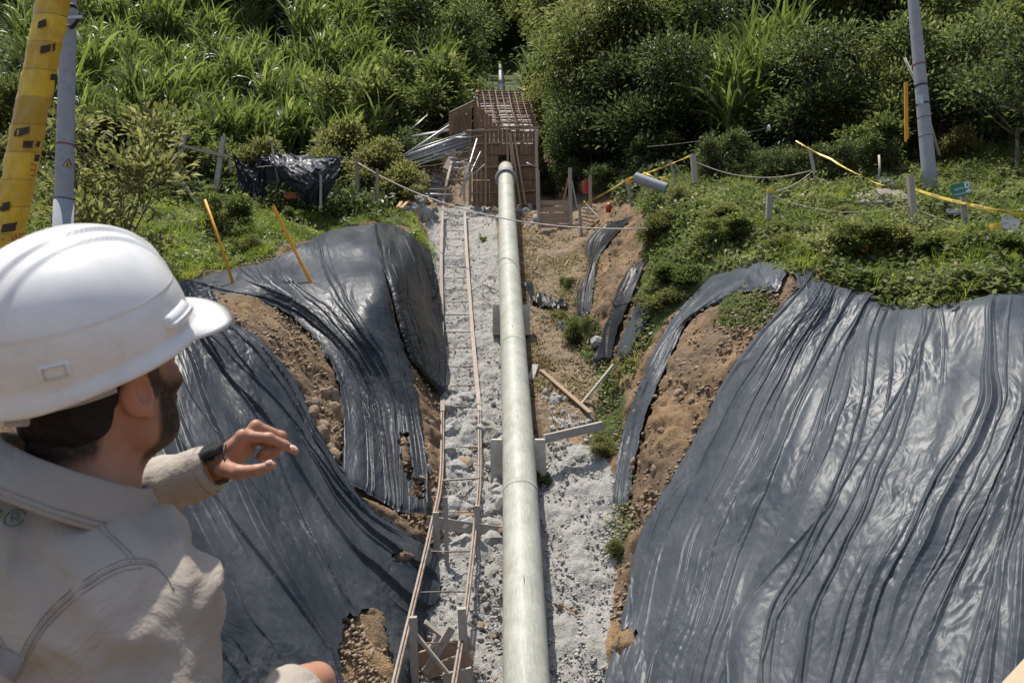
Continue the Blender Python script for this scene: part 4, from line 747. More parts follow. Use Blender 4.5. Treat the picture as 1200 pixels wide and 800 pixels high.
sticker(tri, .004, M['band_dark'], 'warning_triangle'); sticker([(75.3, 195.4), (82.2, 195.7), (79.8, 187.3)], .007, simple('triangle yellow', (.42, .32, .10), .5), 'triangle_face'); sticker([(78.2, 194.5), (80.0, 194.5), (79.6, 189.5)], .010, M['band_dark'], 'triangle_symbol')
for k in range(3):
    cc = at(85, 21, 12.75)+np.array([.005*k, -.03*k, .01*k]); th_ = np.linspace(0, 2*math.pi, 30); MB().tube([cc+[.13*math.cos(a), .03*math.sin(a*2), .2*math.sin(a)] for a in th_], .014, 8, cap=False).build('cable_loop', M['black'], e1, smooth=True)
MB().bar(at(80, 21, 12.6), at(97, 20, 12.6), .03, .05).build('cable_clamp', M['galv'], e1)
e2, B2, T2 = upole(1090.5, 222, 1066.5, -40, 19, .178, .125, 'leaning grey concrete utility pole on the right terrace with dark straps', [(77.5, .035, 'band_red', .004), (102, .06, 'band_dark', .006), (123.5, .05, 'band_dark', .006), (139.5, .015, 'band_dark', .003), (161, .015, 'band_dark', .003)])
MB().bar(at(1078, 122, 18.6), at(1077.5, 112, 18.6), .16, .05, (0, 1, 0)).build('strap_plate', M['galv'], e2)
e3, _, _ = upole(1200, 120, 1189, -30, 30, .2, .16, 'far grey pole half hidden by trees in the upper right corner', [])
rod('dead_stick', None, .035, 'wood_grey', 'dead grey stick leaning behind the right utility pole', 'stick', world=[at(1101, 182, 20), at(1080, 110, 20), at(1060, 68, 20)])
rod('dead_frond', None, .03, 'rope', 'pale dead frond hanging at the foot of the dark trees', 'frond', world=[at(1029, 212, 20.6), at(1031, 196, 20.6), at(1030, 182, 20.7)])
# plastic cup on the line
p = at(901, 150, 26.3); o = MB().tube([p+[0, 0, -.12], p+[0, 0, .10]], [.09, .06], 14).build('white_cup', M['white'], None, smooth=True, loc=p); tag(o, 'white plastic cup hanging from the thin line before the dark trees', 'cup')
# --- evacuation sign
def text_obj(s, size, mat, M4, parent, name='lettering'):
    cu = bpy.data.curves.new('t', 'FONT'); cu.body = s; cu.size = size; cu.extrude = .001; cu.align_x = 'LEFT'; o = bpy.data.objects.new('t', cu); C.objects.link(o)
    dg = bpy.context.evaluated_depsgraph_get(); me = bpy.data.meshes.new_from_object(o.evaluated_get(dg)); bpy.data.objects.remove(o); me.transform(M4); o2 = bpy.data.objects.new(name, me); C.objects.link(o2); me.materials.clear(); me.materials.append(mat); o2.parent = parent; return o2
SYd = 15.9; sg = empty('evacuation_sign', tuple(gp(1131, 265))); tag(sg, 'small green and white evacuation route sign on a post behind the yellow tape', 'sign')
so_ = np.array(sg.location); MB().bar(at(1131, 268, SYd+.06), at(1128, 226, SYd+.06), .10, .06, (0, 1, 0)).build('sign_post', M['wood_grey'], sg)
c0 = at(1117.5, 232.5, SYd); cx = unit(at(1139.5, 227, SYd)-c0); wS = np.linalg.norm(at(1139.5, 227, SYd)-c0); cy = unit(np.cross(cx, [0, 1., 0])); cy = cy if cy[2] > 0 else -cy; cn = np.cross(cx, cy); hS = np.linalg.norm(at(1116.5, 217, SYd)-c0)
mg = simple('sign green', (.006, .17, .085), .45, .1); mw = simple('sign white', (.72, .75, .72), .5, .05)
MB().bar(c0+cy*hS/2, c0+cy*hS/2+cx*wS, .012, hS, tuple(cy)).build('sign_board', mg, sg)
nout = np.array([0, -1., 0]); Mx = Matrix(((cx[0], cy[0], nout[0], 0), (cx[1], cy[1], nout[1], 0), (cx[2], cy[2], nout[2], 0), (0, 0, 0, 1)))
def local(u_, v_, off=.009): p_ = c0+cx*u_*wS+cy*v_*hS+nout*off-so_; return Matrix.Translation(Vector(p_)) @ Mx
text_obj('RUTA DE', hS*.27, mw, local(.16, .50), sg); text_obj('EVACUACIÓN', hS*.21, mw, local(.06, .14), sg)
def flat(poly, off, mat, nm):
    V = [c0+cx*u_*wS+cy*v_*hS+nout*off for u_, v_ in poly]; mesh_np(nm, V, [tuple(range(len(V)))], mat, sg, False)
flat([(.72, .50), (.97, .50), (.97, .97), (.72, .97)], .009, mw, 'pictogram_panel'); flat([(.70, .22), (.84, .22), (.84, .06), (.98, .29), (.84, .50), (.84, .36), (.70, .36)], .0095, mw, 'arrow')
flat([(.80, .78), (.88, .84), (.92, .76), (.88, .70), (.93, .56), (.89, .55), (.85, .66), (.78, .56), (.75, .58), (.82, .70)], .011, mg, 'running_figure'); flat([(.865+.03*math.cos(a), .90+.045*math.sin(a)) for a in np.linspace(0, 6.28, 9)[:-1]], .011, mg, 'running_head')
# --- tape-wrapped post near the camera
tp = empty('wrapped_post', tuple(at(-12, 420, 1.75))); tag(tp, 'leaning post wrapped in creased yellow warning tape at the left edge', 'post')
b0 = at(-40, 520, 1.8); b1 = at(69, -30, 1.72); n_ = 150; m_ = 40; V = []; UV = []; d_, s_, u_ = frame(b1-b0); Lp_ = np.linalg.norm(b1-b0)
for i in range(n_):
    f = i/(n_-1); c_ = b0+(b1-b0)*f; z_ = f*Lp_
    for k in range(m_+1):
        a = 2*math.pi*k/m_; ca, sa = math.cos(a), math.sin(a); sq = (abs(ca)**3.2+abs(sa)**3.2)**(-1/3.2)
        wr = z_*15+.7*a/6.28; rr = .029*sq*(1+.0)+.0012*(wr % 1)+.0022*float(ridge(z_*16+ca*1.6, z_*5+sa*1.6, 91))+.0022*float(noise2(z_*40+ca*2, sa*3, 92)); V.append(c_+rr*(s_*ca+u_*sa)); UV.append((k/m_, z_))
F = np.array([(i*(m_+1)+k, i*(m_+1)+k+1, (i+1)*(m_+1)+k+1, (i+1)*(m_+1)+k) for i in range(n_-1) for k in range(m_)])
t = NT('wrapped tape'); uvv = t.coord((1, 1, 1), 'UV'); obv = t.coord((1, 1, 1)); sx = t.n('ShaderNodeSeparateXYZ'); t.t.links.new(uvv, sx.inputs[0])
sp1 = t.math('ADD', t.math('MULTIPLY', sx.outputs[1], 15.), t.math('MULTIPLY', sx.outputs[0], .7)); cell = t.math('FLOOR', sp1); vr = t.n('ShaderNodeTexWhiteNoise', noise_dimensions='1D'); t.s(vr.inputs['W'], cell)
tone = t.ramp(vr.outputs['Value'], [(0, (.36, .23, .02)), (.5, (.55, .37, .02)), (1, (.70, .52, .03))]); tone = t.mix(t.ramp(t.noise(20, obv, 5), [(.35, 0.), (.7, .7)]), tone, (.34, .21, .03))
fr = t.math('FRACT', sp1); edge = t.math('LESS_THAN', fr, .06); tone = t.mix(t.math('MULTIPLY', edge, .5), tone, (.2, .12, .02))
M['wrap'] = t.set(col=tone, rough=.36, nrm=t.bump(t.noise(34, t.coord((1, 1, .5)), 4, .6, 1.), .7, .006))
mesh_np('tape_wrap', V, F, M['wrap'], tp, uv=np.array(UV))
Vg = np.array(V).reshape(n_, m_+1, 3); mid = 0
M['print_black'] = simple('tape black', (.035, .025, .012), .75, .3, 20); M['print_red'] = simple('tape red', (.38, .07, .02), .5, .3, 30)
# black printed blocks, placed by where they sit on the visible face
axp = np.stack([np.array(project(b0+(b1-b0)*f)) for f in np.linspace(0, 1, 60)])
def onpost(x, y, off=.0015):
    dr = raydir(x, y); f = np.interp(y, axp[::-1, 1], np.linspace(1, 0, 60)); best = None
    i0 = int(f*(n_-1)); sub = Vg[max(0, i0-14):i0+14].reshape(-1, 3); qx, qy = project(sub); dd = (qx-x)**2+(qy-y)**2+(sub[:, 1]-1.6)*200*0+np.where(sub[:, 1] > (b0+(b1-b0)*f)[1], 400, 0)
    k = np.argsort(dd)[:3]; p_ = sub[k].mean(0); Yk_ = p_[1]-off-.002; return at(x, y, Yk_)
def pblock(q, mat, nm):
    q = [np.array(p_, float) for p_ in q]; n2 = 5; V = []
    for j in range(n2):
        for i in range(n2): a = q[0]+(q[1]-q[0])*i/(n2-1); b = q[3]+(q[2]-q[3])*i/(n2-1); V.append(onpost(*(a+(b-a)*j/(n2-1))))
    V = np.array(V).reshape(n2, n2, 3); V[..., 1] = blur(V[..., 1], 2)-.001; V = V.reshape(-1, 3)
    mesh_np(nm, V, [(j*n2+i, j*n2+i+1, (j+1)*n2+i+1, (j+1)*n2+i) for j in range(n2-1) for i in range(n2-1)], M[mat], tp)
for q in [[(45, 26), (54, 22), (55, 31), (44, 34)], [(48, 54), (61, 52), (60, 61), (47, 63)], [(62.5, 52), (66, 51), (65, 60), (62, 61)], [(60, 87), (67, 87), (66, 95), (59, 94)], [(18, 151), (36, 148), (35, 156), (17, 161)], [(27.5, 165), (41, 165), (39.5, 174), (26, 173)], [(43, 165.5), (48, 166), (46.5, 173), (42, 172)], [(41, 181), (47.5, 181.5), (46, 190), (40, 189)], [(3, 238), (12, 236), (11, 246), (1, 248)], [(3, 263), (22, 260), (20, 270), (1, 273)], [(19, 287), (28, 286.5), (26, 296), (18, 295)], [(14, 287.5), (17, 287.5), (15.5, 296), (13, 296)]]: pblock(q, 'print_black', 'printed_block')
for q in [[(36, 191.5), (43.5, 193), (43, 194.6), (35.7, 193)], [(35.7, 198), (42, 199), (41.6, 200.6), (35.4, 199.6)], [(35.2, 205), (41.2, 206), (41, 207.4), (35, 206.5)], [(41.8, 193), (43.5, 193), (41, 207.4), (39.6, 207)], [(14, 277), (15.6, 276), (16.6, 283), (15, 283.6)], [(18, 276), (19.6, 275.5), (21, 281), (19.5, 282)], [(22.5, 274), (24.3, 273.6), (24.5, 280), (23, 280.6)], [(25, 274), (30, 272.5), (30, 274), (25, 275.6)], [(1, 280), (5, 279), (5, 281), (1, 282)]]: pblock(q, 'print_red', 'printed_letter')
# handrail corner, bottom right, near the camera
A_ = at(1206, 838, 1.35); B_ = at(1312, 712, 1.6); d_ = unit(B_-A_); o = MB().bar(A_-d_*.3, B_+d_*.4, .055, .11, (0, 0, 1)).build('handrail', simple('varnished rail', (.33, .185, .045), .45, .2, 8), None, bevel=.004, loc=A_)
tag(o, 'blurred varnished wooden handrail in the bottom right corner', 'handrail'); M['railcap'] = wood('rail top', (.50, .40, .27), .15)
o2 = MB().bar(A_-d_*.3+[0, 0, .058], B_+d_*.4+[0, 0, .058], .06, .006, (0, 0, 1)).build('handrail_top', M['railcap'], None, loc=A_); o2.parent = o; o2.location = (0, 0, 0)
# --- rubble, offcuts and litter
def rockmesh(seed, n_=1):
    r_ = np.random.default_rng(seed); V = []; F = []; phi = (1+5**.5)/2
    ico = np.array([(-1, phi, 0), (1, phi, 0), (-1, -phi, 0), (1, -phi, 0), (0, -1, phi), (0, 1, phi), (0, -1, -phi), (0, 1, -phi), (phi, 0, -1), (phi, 0, 1), (-phi, 0, -1), (-phi, 0, 1)], float); ico /= np.linalg.norm(ico[0])
    fc = [(0, 11, 5), (0, 5, 1), (0, 1, 7), (0, 7, 10), (0, 10, 11), (1, 5, 9), (5, 11, 4), (11, 10, 2), (10, 7, 6), (7, 1, 8), (3, 9, 4), (3, 4, 2), (3, 2, 6), (3, 6, 8), (3, 8, 9), (4, 9, 5), (2, 4, 11), (6, 2, 10), (8, 6, 7), (9, 8, 1)]
    V = list(map(tuple, ico)); nf = []; mp = {}
    def md(a, b):
        k = (min(a, b), max(a, b))
        if k not in mp: q = (np.array(V[a])+np.array(V[b]))/2; V.append(tuple(q/np.linalg.norm(q))); mp[k] = len(V)-1
        return mp[k]
    for a, b, c in fc: x, y, z = md(a, b), md(b, c), md(c, a); nf += [(a, x, z), (b, y, x), (c, z, y), (x, y, z)]
    V = np.array(V); 
    for _ in range(7):
        n = unit(r_.normal(size=3)); d_ = r_.uniform(.55, .85); s_ = V @ n; V = np.where((s_ > d_)[:, None], V-(s_-d_)[:, None]*n, V)
    V *= r_.uniform(.7, 1.2, 3)*[1, 1, .75]; V += r_.normal(size=V.shape)*.03; return V, nf
RM = []
for k in range(8):
    V, F = rockmesh(500+k); me = bpy.data.meshes.new('stone'); me.from_pydata(V.tolist(), [], F); me.materials.append(M['stone'] if k < 5 else M['stone_brown']); RM.append(me)
def stones(poly, n_, s0, s1, ks, label, group, cat='stone', nm='rubble_stone'):
    xs = [p_[0] for p_ in poly]; ys_ = [p_[1] for p_ in poly]; c_ = 0; 
    while c_ < n_:
        x, y = RNG.uniform(min(xs), max(xs)), RNG.uniform(min(ys_), max(ys_))
        if not inpoly(np.array([x]), np.array([y]), poly)[0]: continue
        p_ = gp(x, y, .02); s_ = s0+(s1-s0)*RNG.random()**2.2; o = bpy.data.objects.new(nm, RM[ks[RNG.integers(len(ks))]]); C.objects.link(o); o.location = p_; o.scale = (s_, s_, s_); o.rotation_euler = RNG.uniform(0, 6, 3); tag(o, label, cat, group); c_ += 1
stones([(520, 455), (588, 470), (592, 640), (530, 650), (520, 560)], 120, .04, .26, [0, 1, 2, 3, 4, 6], 'rough grey rubble stone lying between the rails and the pipe', 'rubble between rails and pipe')
stones([(560, 640), (590, 640), (592, 800), (556, 800)], 50, .025, .09, [0, 1, 2, 6, 7], 'pebble in the gravel close to the left side of the lower pipe', 'pebbles left of the lower pipe', nm='pebble')
stones([(636, 455), (680, 470), (690, 500), (640, 520)], 34, .05, .16, [0, 1, 2, 3], 'broken grey stone on the step right of the pipe', 'broken stones behind the sloping beam')
stones([(640, 520), (700, 510), (705, 545), (640, 545)], 26, .05, .16, [0, 1, 2, 3], 'grey stone under the sloping beam', 'stones under the sloping beam')
stones([(340, 480), (390, 450), (400, 500), (398, 540), (360, 500)], 40, .05, .2, [5, 6, 7], 'brown clod fallen from the bare left bank', 'brown clods on the left bank', 'clod', 'soil_clod')
stones([(480, 500), (516, 470), (516, 640), (495, 600)], 30, .04, .13, [5, 6, 7, 2], 'brown clod at the left edge of the trench', 'clods at the left trench edge', 'clod', 'soil_clod')
stones([(720, 480), (780, 470), (850, 420), (800, 520), (750, 620), (728, 650)], 40, .04, .14, [5, 6, 7], 'orange-brown clod on the bare right bank', 'clods on the right bank', 'clod', 'soil_clod')
stones([(640, 545), (705, 545), (710, 800), (650, 800)], 40, .02, .06, [0, 1, 5], 'small pebble set in the shotcrete right of the pipe', 'pebbles in the right shotcrete', nm='pebble')
stones([(475, 230), (505, 196), (522, 215), (512, 255), (480, 262)], 55, .10, .45, [0, 1, 2], 'pale boulder at the top of the left gully under the tubes', 'boulders under the tube bundle', 'boulder', 'boulder')
stones([(545, 238), (632, 238), (634, 266), (606, 268), (560, 252)], 60, .07, .30, [0, 1, 2, 6], 'stone among scrap wood at the foot of the formwork', 'stones at the formwork foot')
p = gp(657, 716, .06); o = bpy.data.objects.new('dark_stone', RM[6]); C.objects.link(o); o.location = p; o.scale = (.08, .05, .15); tag(o, 'upright dark stone stuck in the shotcrete beside the curled orange cord', 'stone')
p = gp(702, 405, .1); o = bpy.data.objects.new('pale_boulder', RM[1]); C.objects.link(o); o.location = p; o.scale = (.3, .3, .3); tag(o, 'pale rounded boulder at the foot of the plastic strips', 'boulder')
for k in range(54):
    x = RNG.uniform(608, 700); y = RNG.uniform(250, 300) if k < 18 else RNG.uniform(300, 490); 
    if x > 650+ (y-250)*.2: x = RNG.uniform(608, 650)
    if k > 36: x, y = RNG.uniform(560, 634), RNG.uniform(240, 262)
    p_ = gp(x, y, .03 if k < 37 else .2); a = RNG.uniform(0, 3.14); L_ = RNG.uniform(.1, .4) if k < 36 else RNG.uniform(.4, 1.2); q_ = p_+np.array([math.cos(a)*L_, math.sin(a)*L_, 0]); q_[2] = gz(q_[0], q_[1])+.05
    board('wood_offcut', p_, q_, RNG.uniform(.03, .08), .02, ['wood', 'wood_grey', 'wood_light'][k % 3], 'scrap wood stick lying in the trench right of the upper pipe' if k <= 36 else 'scrap board at the foot of the formwork', 'offcut', group='scrap sticks right of the upper pipe' if k <= 36 else 'scrap boards at the formwork foot')

def crumbs(name, polys, n_, s0, s1, mat, label, lift=.0, ylo=9, yhi=34, seed=3):
    r_ = np.random.default_rng(seed); y = 1/r_.uniform(1/yhi, 1/ylo, n_*8); x = r_.uniform(-.55, .5, n_*8)*y; P_ = np.stack([x, y, ground(x, y)], 1); qx, qy = project(P_); m = np.zeros(len(x), bool)
    for q in polys: m |= inpoly(qx, qy, q)
    for k, q in SHP.items():
        ins = inpoly(qx, qy, q)
        for hq in HOLES.get(k, []): ins &= ~inpoly(qx, qy, hq)
        m &= ~ins
    P_ = P_[m][:n_]; n2 = len(P_); base = np.array([(1, 0, 0), (-1, 0, 0), (0, 1, 0), (0, -1, 0), (0, 0, 1), (0, 0, -1)], float); fc = np.array([(0, 2, 4), (2, 1, 4), (1, 3, 4), (3, 0, 4), (2, 0, 5), (1, 2, 5), (3, 1, 5), (0, 3, 5)])
    sz = s0+(s1-s0)*r_.random(n2)**3; an = r_.uniform(0, 6.28, n2); V = base[None]*sz[:, None, None]*r_.uniform(.5, 1.3, (n2, 6, 1)); ca, sa = np.cos(an)[:, None], np.sin(an)[:, None]; V = np.stack([V[..., 0]*ca-V[..., 1]*sa+V[..., 2]*.4, V[..., 0]*sa+V[..., 1]*ca, V[..., 2]*.8+V[..., 0]*.3], -1)+P_[:, None]+np.array([0, 0, lift])
    F = (fc[None]+np.arange(n2)[:, None, None]*6).reshape(-1, 3); tag(mesh_np(name, V.reshape(-1, 3), F, M[mat], None, False), label, 'rubble', kind='stuff')
crumbs('gravel', ZP['shot'], 9000, .008, .05, 'stone', 'loose grey gravel and mortar crumbs over the shotcreted trench floor', .03)
crumbs('soil_crumbs', [[(260, 345), (330, 350), (380, 400), (410, 560), (350, 560), (290, 420)], [(400, 400), (520, 380), (525, 640), (470, 640)], [(720, 480), (760, 380), (870, 340), (940, 320), (880, 440), (760, 640), (715, 800)], [(195, 640), (260, 660), (480, 660), (520, 820), (240, 820)], [(604, 245), (700, 245), (760, 260), (730, 400), (725, 500), (612, 500)], [(690, 290), (760, 250), (750, 440), (700, 440)]], 9000, .008, .07, 'stone_brown', 'crumbled brown soil on the cut banks', .03, seed=4)
# ------------------------------------------------------------------ vegetation
def leaves(P, D, Nn, L, Wd, fold=.15, seg=1, droop=0):
    """P base points, D directions, Nn leaf normals; diamond leaves of two triangles"""
    D = D/(np.linalg.norm(D, axis=1, keepdims=True)+1e-9); S_ = np.cross(D, Nn); S_ /= (np.linalg.norm(S_, axis=1, keepdims=True)+1e-9); N2 = np.cross(S_, D); L = L[:, None]; Wd = Wd[:, None]
    m = P+D*L*.45+N2*L*fold; V = np.stack([P, m+S_*Wd/2-N2*Wd*.12, P+D*L-[0, 0, 1]*L*droop, m-S_*Wd/2-N2*Wd*.12], 1).reshape(-1, 3); n = len(P); i = np.arange(n)[:, None]*4
    return V, np.concatenate([i+[0, 1, 2], i+[0, 2, 3]], 0)
def rdir(n, rng): v = rng.normal(size=(n, 3)); return v/np.linalg.norm(v, axis=1, keepdims=True)
def crown_mesh(name, blobs, n, size, rng, aspect=.45, up=.35, hang=0, mat='leafA', clump=26, cs=.22):
    """blobs: list of (center, radii); leaves gathered in twig clumps near the blob surfaces"""
    w_ = np.array([np.prod(b[1])**(2/3) for b in blobs]); w_ /= w_.sum(); clump = max(8, clump//2); nc = n//clump; which = rng.choice(len(blobs), nc, p=w_); c = np.array([blobs[k][0] for k in which]); r = np.array([blobs[k][1] for k in which])
    d = rdir(nc, rng); d[:, 2] = np.where(d[:, 2] < -.8, -d[:, 2]*.6, d[:, 2]); rad = (1-.55*rng.random(nc)**1.3)*(1+.26*rng.normal(size=nc)); cc = c+d*r*rad[:, None]
    tone = rng.normal(size=nc)*.16+.5; k = np.repeat(np.arange(nc), clump); m = len(k); off = rng.normal(size=(m, 3))*cs*[1, 1, .55]; P = cc[k]+off
    D = unitrows(d[k]*.6+off/cs*.35+rdir(m, rng)*.55+[0, 0, up-hang]); Nn = unitrows(rdir(m, rng)*.55+[0, 0, 1.0]); sz = size*rng.uniform(.6, 1.35, m)
    V, F = leaves(P, D, Nn, sz, sz*aspect, droop=.12+hang*.4); rnd = np.clip(np.repeat(tone[k]+rng.normal(size=m)*.17, 4), 0, 1); return V, F, rnd
def unitrows(v): return v/(np.linalg.norm(v, axis=1, keepdims=True)+1e-9)
def make_tree(name, H, crown_r, trunk_h, nl, leaf, seed, mat='leafA', stems=1, label='', cat='tree', group=None, aspect=.45, hang=0, nb=14, cs=.22, tr=.12, flat=1.05):
    rng = np.random.default_rng(seed); e = empty(name, (0, 0, 0)); tag(e, label, cat, group); mb = MB(); blobs = []
    for s_ in range(stems):
        a0 = rng.uniform(0, 6.28); base = np.array([math.cos(a0), math.sin(a0), 0])*(.0 if stems == 1 else .1+.25*rng.random()); lean = np.array([math.cos(a0), math.sin(a0), 0])*(.08 if stems == 1 else .30)*trunk_h
        top = base+lean+[0, 0, trunk_h]; pts = [base-[0, 0, .4], base+[0, 0, .1], base+lean*.4+[rng.normal()*.06, rng.normal()*.06, trunk_h*.5], top]; r0 = tr*(1 if stems == 1 else .62); mb.tube(pl(np.array(pts), 9), np.linspace(r0*1.25, r0*.72, 9), 8)
        for b in range(max(2, nb//stems)):
            a = rng.uniform(0, 6.28); f = rng.uniform(.35, 1); hh = trunk_h*.75+(H-trunk_h*.75)*rng.uniform(.05, .92); rr = crown_r*f*math.sqrt(max(.15, 1-((hh-trunk_h)/(H-trunk_h)-.4)**2*1.6)); tip = np.array([math.cos(a)*rr, math.sin(a)*rr, hh])+lean
            mid = top*.5+tip*.5+[0, 0, -.12*H*rng.random()]+rng.normal(size=3)*.08; mb.tube(pl(np.array([top-[0, 0, trunk_h*.25*rng.random()], mid, tip]), 7), np.linspace(r0*.55, r0*.12, 7), 6)
            for q in range(2): mb.tube(pl(np.array([mid, (mid+tip)/2+rng.normal(size=3)*.15, tip+rng.normal(size=3)*crown_r*.3]), 5), np.linspace(r0*.25, .01, 5), 5)
            R_ = crown_r*rng.uniform(.18, .46); blobs.append((tip, np.array([R_, R_, R_*flat*rng.uniform(.6, 1.3)])))
    mb.build('trunk', M['bark'], e, smooth=True); V, F, rnd = crown_mesh('crown', blobs, nl, leaf, rng, aspect, hang=hang, cs=cs); mesh_np('crown', V, F, M[mat], e, attrs={'rnd': rnd}, smooth=False); return e
def blades(bases, dirs, L, W_, arch, rng, seg=5):
    """arching ribbons: returns verts, faces"""
    n = len(bases); t_ = np.linspace(0, 1, seg+1); out = np.empty((n, seg+1, 2, 3)); h = np.cross(dirs, [0, 0, 1]); h = unitrows(h+1e-6); out_h = unitrows(np.cross([0, 0, 1], h)*-1); 
    hd = unitrows(np.stack([dirs[:, 0], dirs[:, 1], dirs[:, 2]*0], 1)+1e-6); P = bases.copy(); d = dirs.copy(); tw = rng.normal(size=n)*.5
    for i, f in enumerate(t_):
        w_ = W_*np.sin(np.pi*min(.98, .12+f*.88))**.7 if i < seg else W_*.04; ss = h*np.cos(tw+f)[:, None]+np.cross(h, d)*np.sin(tw+f)[:, None]; out[:, i, 0] = P-ss*w_[:, None]/2; out[:, i, 1] = P+ss*w_[:, None]/2
        P = P+d*(L/seg)[:, None]; d = unitrows(d+(hd*.25-np.array([0, 0, 1])*1.0)*(arch/seg*(1+2.2*f))[:, None])
    V = out.reshape(-1, 3); b = np.arange(n)[:, None]*(2*(seg+1)); F = []
    for i in range(seg): F.append(b+[2*i, 2*i+1, 2*i+3, 2*i+2])
    return V, np.concatenate(F, 0)
def make_cane(name, H, nst, nl, seed, label, group=None, spread=.8, bl=1.3, bw=.05, mat='cane', cat='giant grass', lean=.12):
    rng = np.random.default_rng(seed); e = empty(name, (0, 0, 0)); tag(e, label, cat, group); mb = MB(); B = []; D = []; L = []; A = []; W_ = []
    for s_ in range(nst):
        a = rng.uniform(0, 6.28); r_ = spread*math.sqrt(rng.random()); b0 = np.array([math.cos(a)*r_, math.sin(a)*r_, -.2]); hh = H*rng.uniform(.6, 1.0); ln = rng.normal(size=2)*lean*hh; tip = b0+[ln[0], ln[1], hh*.8]; mid = (b0+tip)/2+[ln[0]*-.15, ln[1]*-.15, 0]; sp = pl(np.array([b0, mid, tip]), 7); mb.tube(sp, np.linspace(.022, .01, 7), 5, cap=False)
        for k in range(nl):
            f = .35+.65*rng.random()**.8; p_ = np.array([np.interp(f*6, range(7), sp[:, c]) for c in range(3)]); aa = rng.uniform(0, 6.28); up = rng.uniform(1.4, 3.6)+(f > .85)*1.5; B.append(p_); D.append([math.cos(aa), math.sin(aa), up]); L.append(bl*rng.uniform(.6, 1.15)); A.append(rng.uniform(.25, 1.0)*(2.2 if rng.random() < .25 else 1)); W_.append(bw*rng.uniform(.7, 1.2))
    B = np.array(B); D = unitrows(np.array(D)); V, F = blades(B, D, np.array(L), np.array(W_), np.array(A), rng); n_ = len(B); rnd = np.repeat(np.clip(.45+.22*rng.normal(size=n_), 0, 1), 12)
    mb.build('stalks', M['cane_stalk'], e, smooth=True); mesh_np('blades', V, F, M[mat], e, attrs={'rnd': rnd}); return e
M['cane_stalk'] = simple('cane stalk', (.16, .15, .06), .6, .35, 6)
def place(proto, x, y, s, label=None, group=None, name=None, sz=None, dz=-.1, rot=None, first=[set()]):
    z = gz(x, y)+dz
    if proto.name in first[0]: o = copy_tree(proto)
    else: o = proto; first[0].add(proto.name)
    o.location = (x, y, z); o.rotation_euler = (0, 0, RNG.uniform(0, 6.28) if rot is None else rot); s2 = s if sz is None else sz; o.scale = (s, s, s2)
    if label: o['label'] = label
    if group: o['group'] = group
    return o
PT = [make_tree('broadleaf_tree', 6.5, 2.6, 2.2, 11000, .30, 11, 'leafA', 3, aspect=.4, cs=.6), make_tree('broadleaf_tree', 7.5, 2.8, 3.0, 11000, .32, 12, 'leafC', 2, aspect=.38, cs=.62), make_tree('broadleaf_tree', 6.0, 2.4, 2.0, 11000, .26, 13, 'leafB', 3, aspect=.4, cs=.55),
      make_tree('broadleaf_tree', 8.0, 2.7, 3.5, 11000, .36, 14, 'leafA', 2, aspect=.32, hang=.5, cs=.65)]
PSH = [make_tree('shrub', 2.2, 1.3, .6, 6500, .17, 21, 'leafB', 4, cat='shrub', cs=.16, tr=.05), make_tree('shrub', 2.6, 1.4, .7, 6000, .21, 22, 'leafA', 4, cat='shrub', cs=.18, tr=.05), make_tree('shrub', 2.0, 1.3, .5, 6500, .15, 23, 'leafC', 4, cat='shrub', cs=.15, tr=.05)]
PC = [make_cane('cane_clump', 3.4, 20, 11, 31, '', spread=.8, bl=1.9, bw=.12), make_cane('cane_clump', 2.6, 28, 9, 32, '', spread=.9, bl=1.6, bw=.10), make_cane('cane_clump', 6.0, 22, 19, 33, '', spread=.9, bl=2.4, bw=.15)]
def lab(kind, px_, py_, i):
    side = 'left' if px_ < 500 else ('centre' if px_ < 640 else 'right'); return side
# --- named foreground / midground plants
def where(px_, Y): return at(px_, 300, Y)[0]
def hero(proto, px_, Y, s, label, sz=None, dz=-.1, rot=None):
    if sz is None and Y < 20.5 and px_ > 740 and s > .3 and proto in PSH: sz = s*.62; proto = PSH[0 if proto is PSH[2] else PSH.index(proto)]
    return place(proto, where(px_, Y), Y, s, label, None, None, sz, dz, rot)
t1 = make_tree('broadleaf_tree', 5.0, 1.75, 1.2, 3300, .25, 51, 'leafB', 2, 'leafy tree with long glossy leaves right behind the left utility pole', nb=14, cs=.3, tr=.09, aspect=.38); hero(t1, 122, 15.8, .85, None, dz=-.4)
t2 = make_tree('broadleaf_tree', 3.4, 1.6, 1.3, 7000, .15, 52, 'leafC', 3, 'small dark tree with forked trunk at the right edge of the terrace', nb=12, cs=.22, tr=.09); hero(t2, 1196, 21.5, 1.25, None)
big = make_tree('broadleaf_tree', 7.6, 3.5, 2.3, 34000, .25, 53, 'leafA', 6, 'big many-stemmed tree with drooping leaves right of the formwork', nb=34, cs=.5, tr=.10, hang=.5, aspect=.34); hero(big, 722, 34.5, .95, None, dz=-.6)
hero(PT[3], 668, 37.5, .62, 'narrow drooping tree touching the right side of the formwork deck'); hero(PT[1], 800, 34.5, .92, 'dark tree filling the gap between the big stemmed tree and the tall canes', dz=-.8); hero(PT[1], 760, 38, 1.0, 'dark tree just behind the big many-stemmed tree'); hero(PT[2], 645, 42, .6, 'light-leaved tree above the right end of the formwork deck')
for k, (px_, Y, s_, p_, lb) in enumerate([(655, 33.8, .7, 2, 'dark bush beside the right formwork post'), (676, 32.6, .7, 2, 'dark bush behind the board barrier'), (648, 36.5, .8, 1, 'drooping bush against the right side of the formwork'), (694, 33.2, .9, 1, 'dark bush under the big many-stemmed tree'), (740, 31.5, .9, 2, 'dark bush in the shade behind the grey stub post'), (820, 28.8, .9, 2, 'dark bush under the leftmost tall canes')]): PEND = globals().setdefault('PENDL', []); PEND.append((px_, Y, s_, p_, lb))
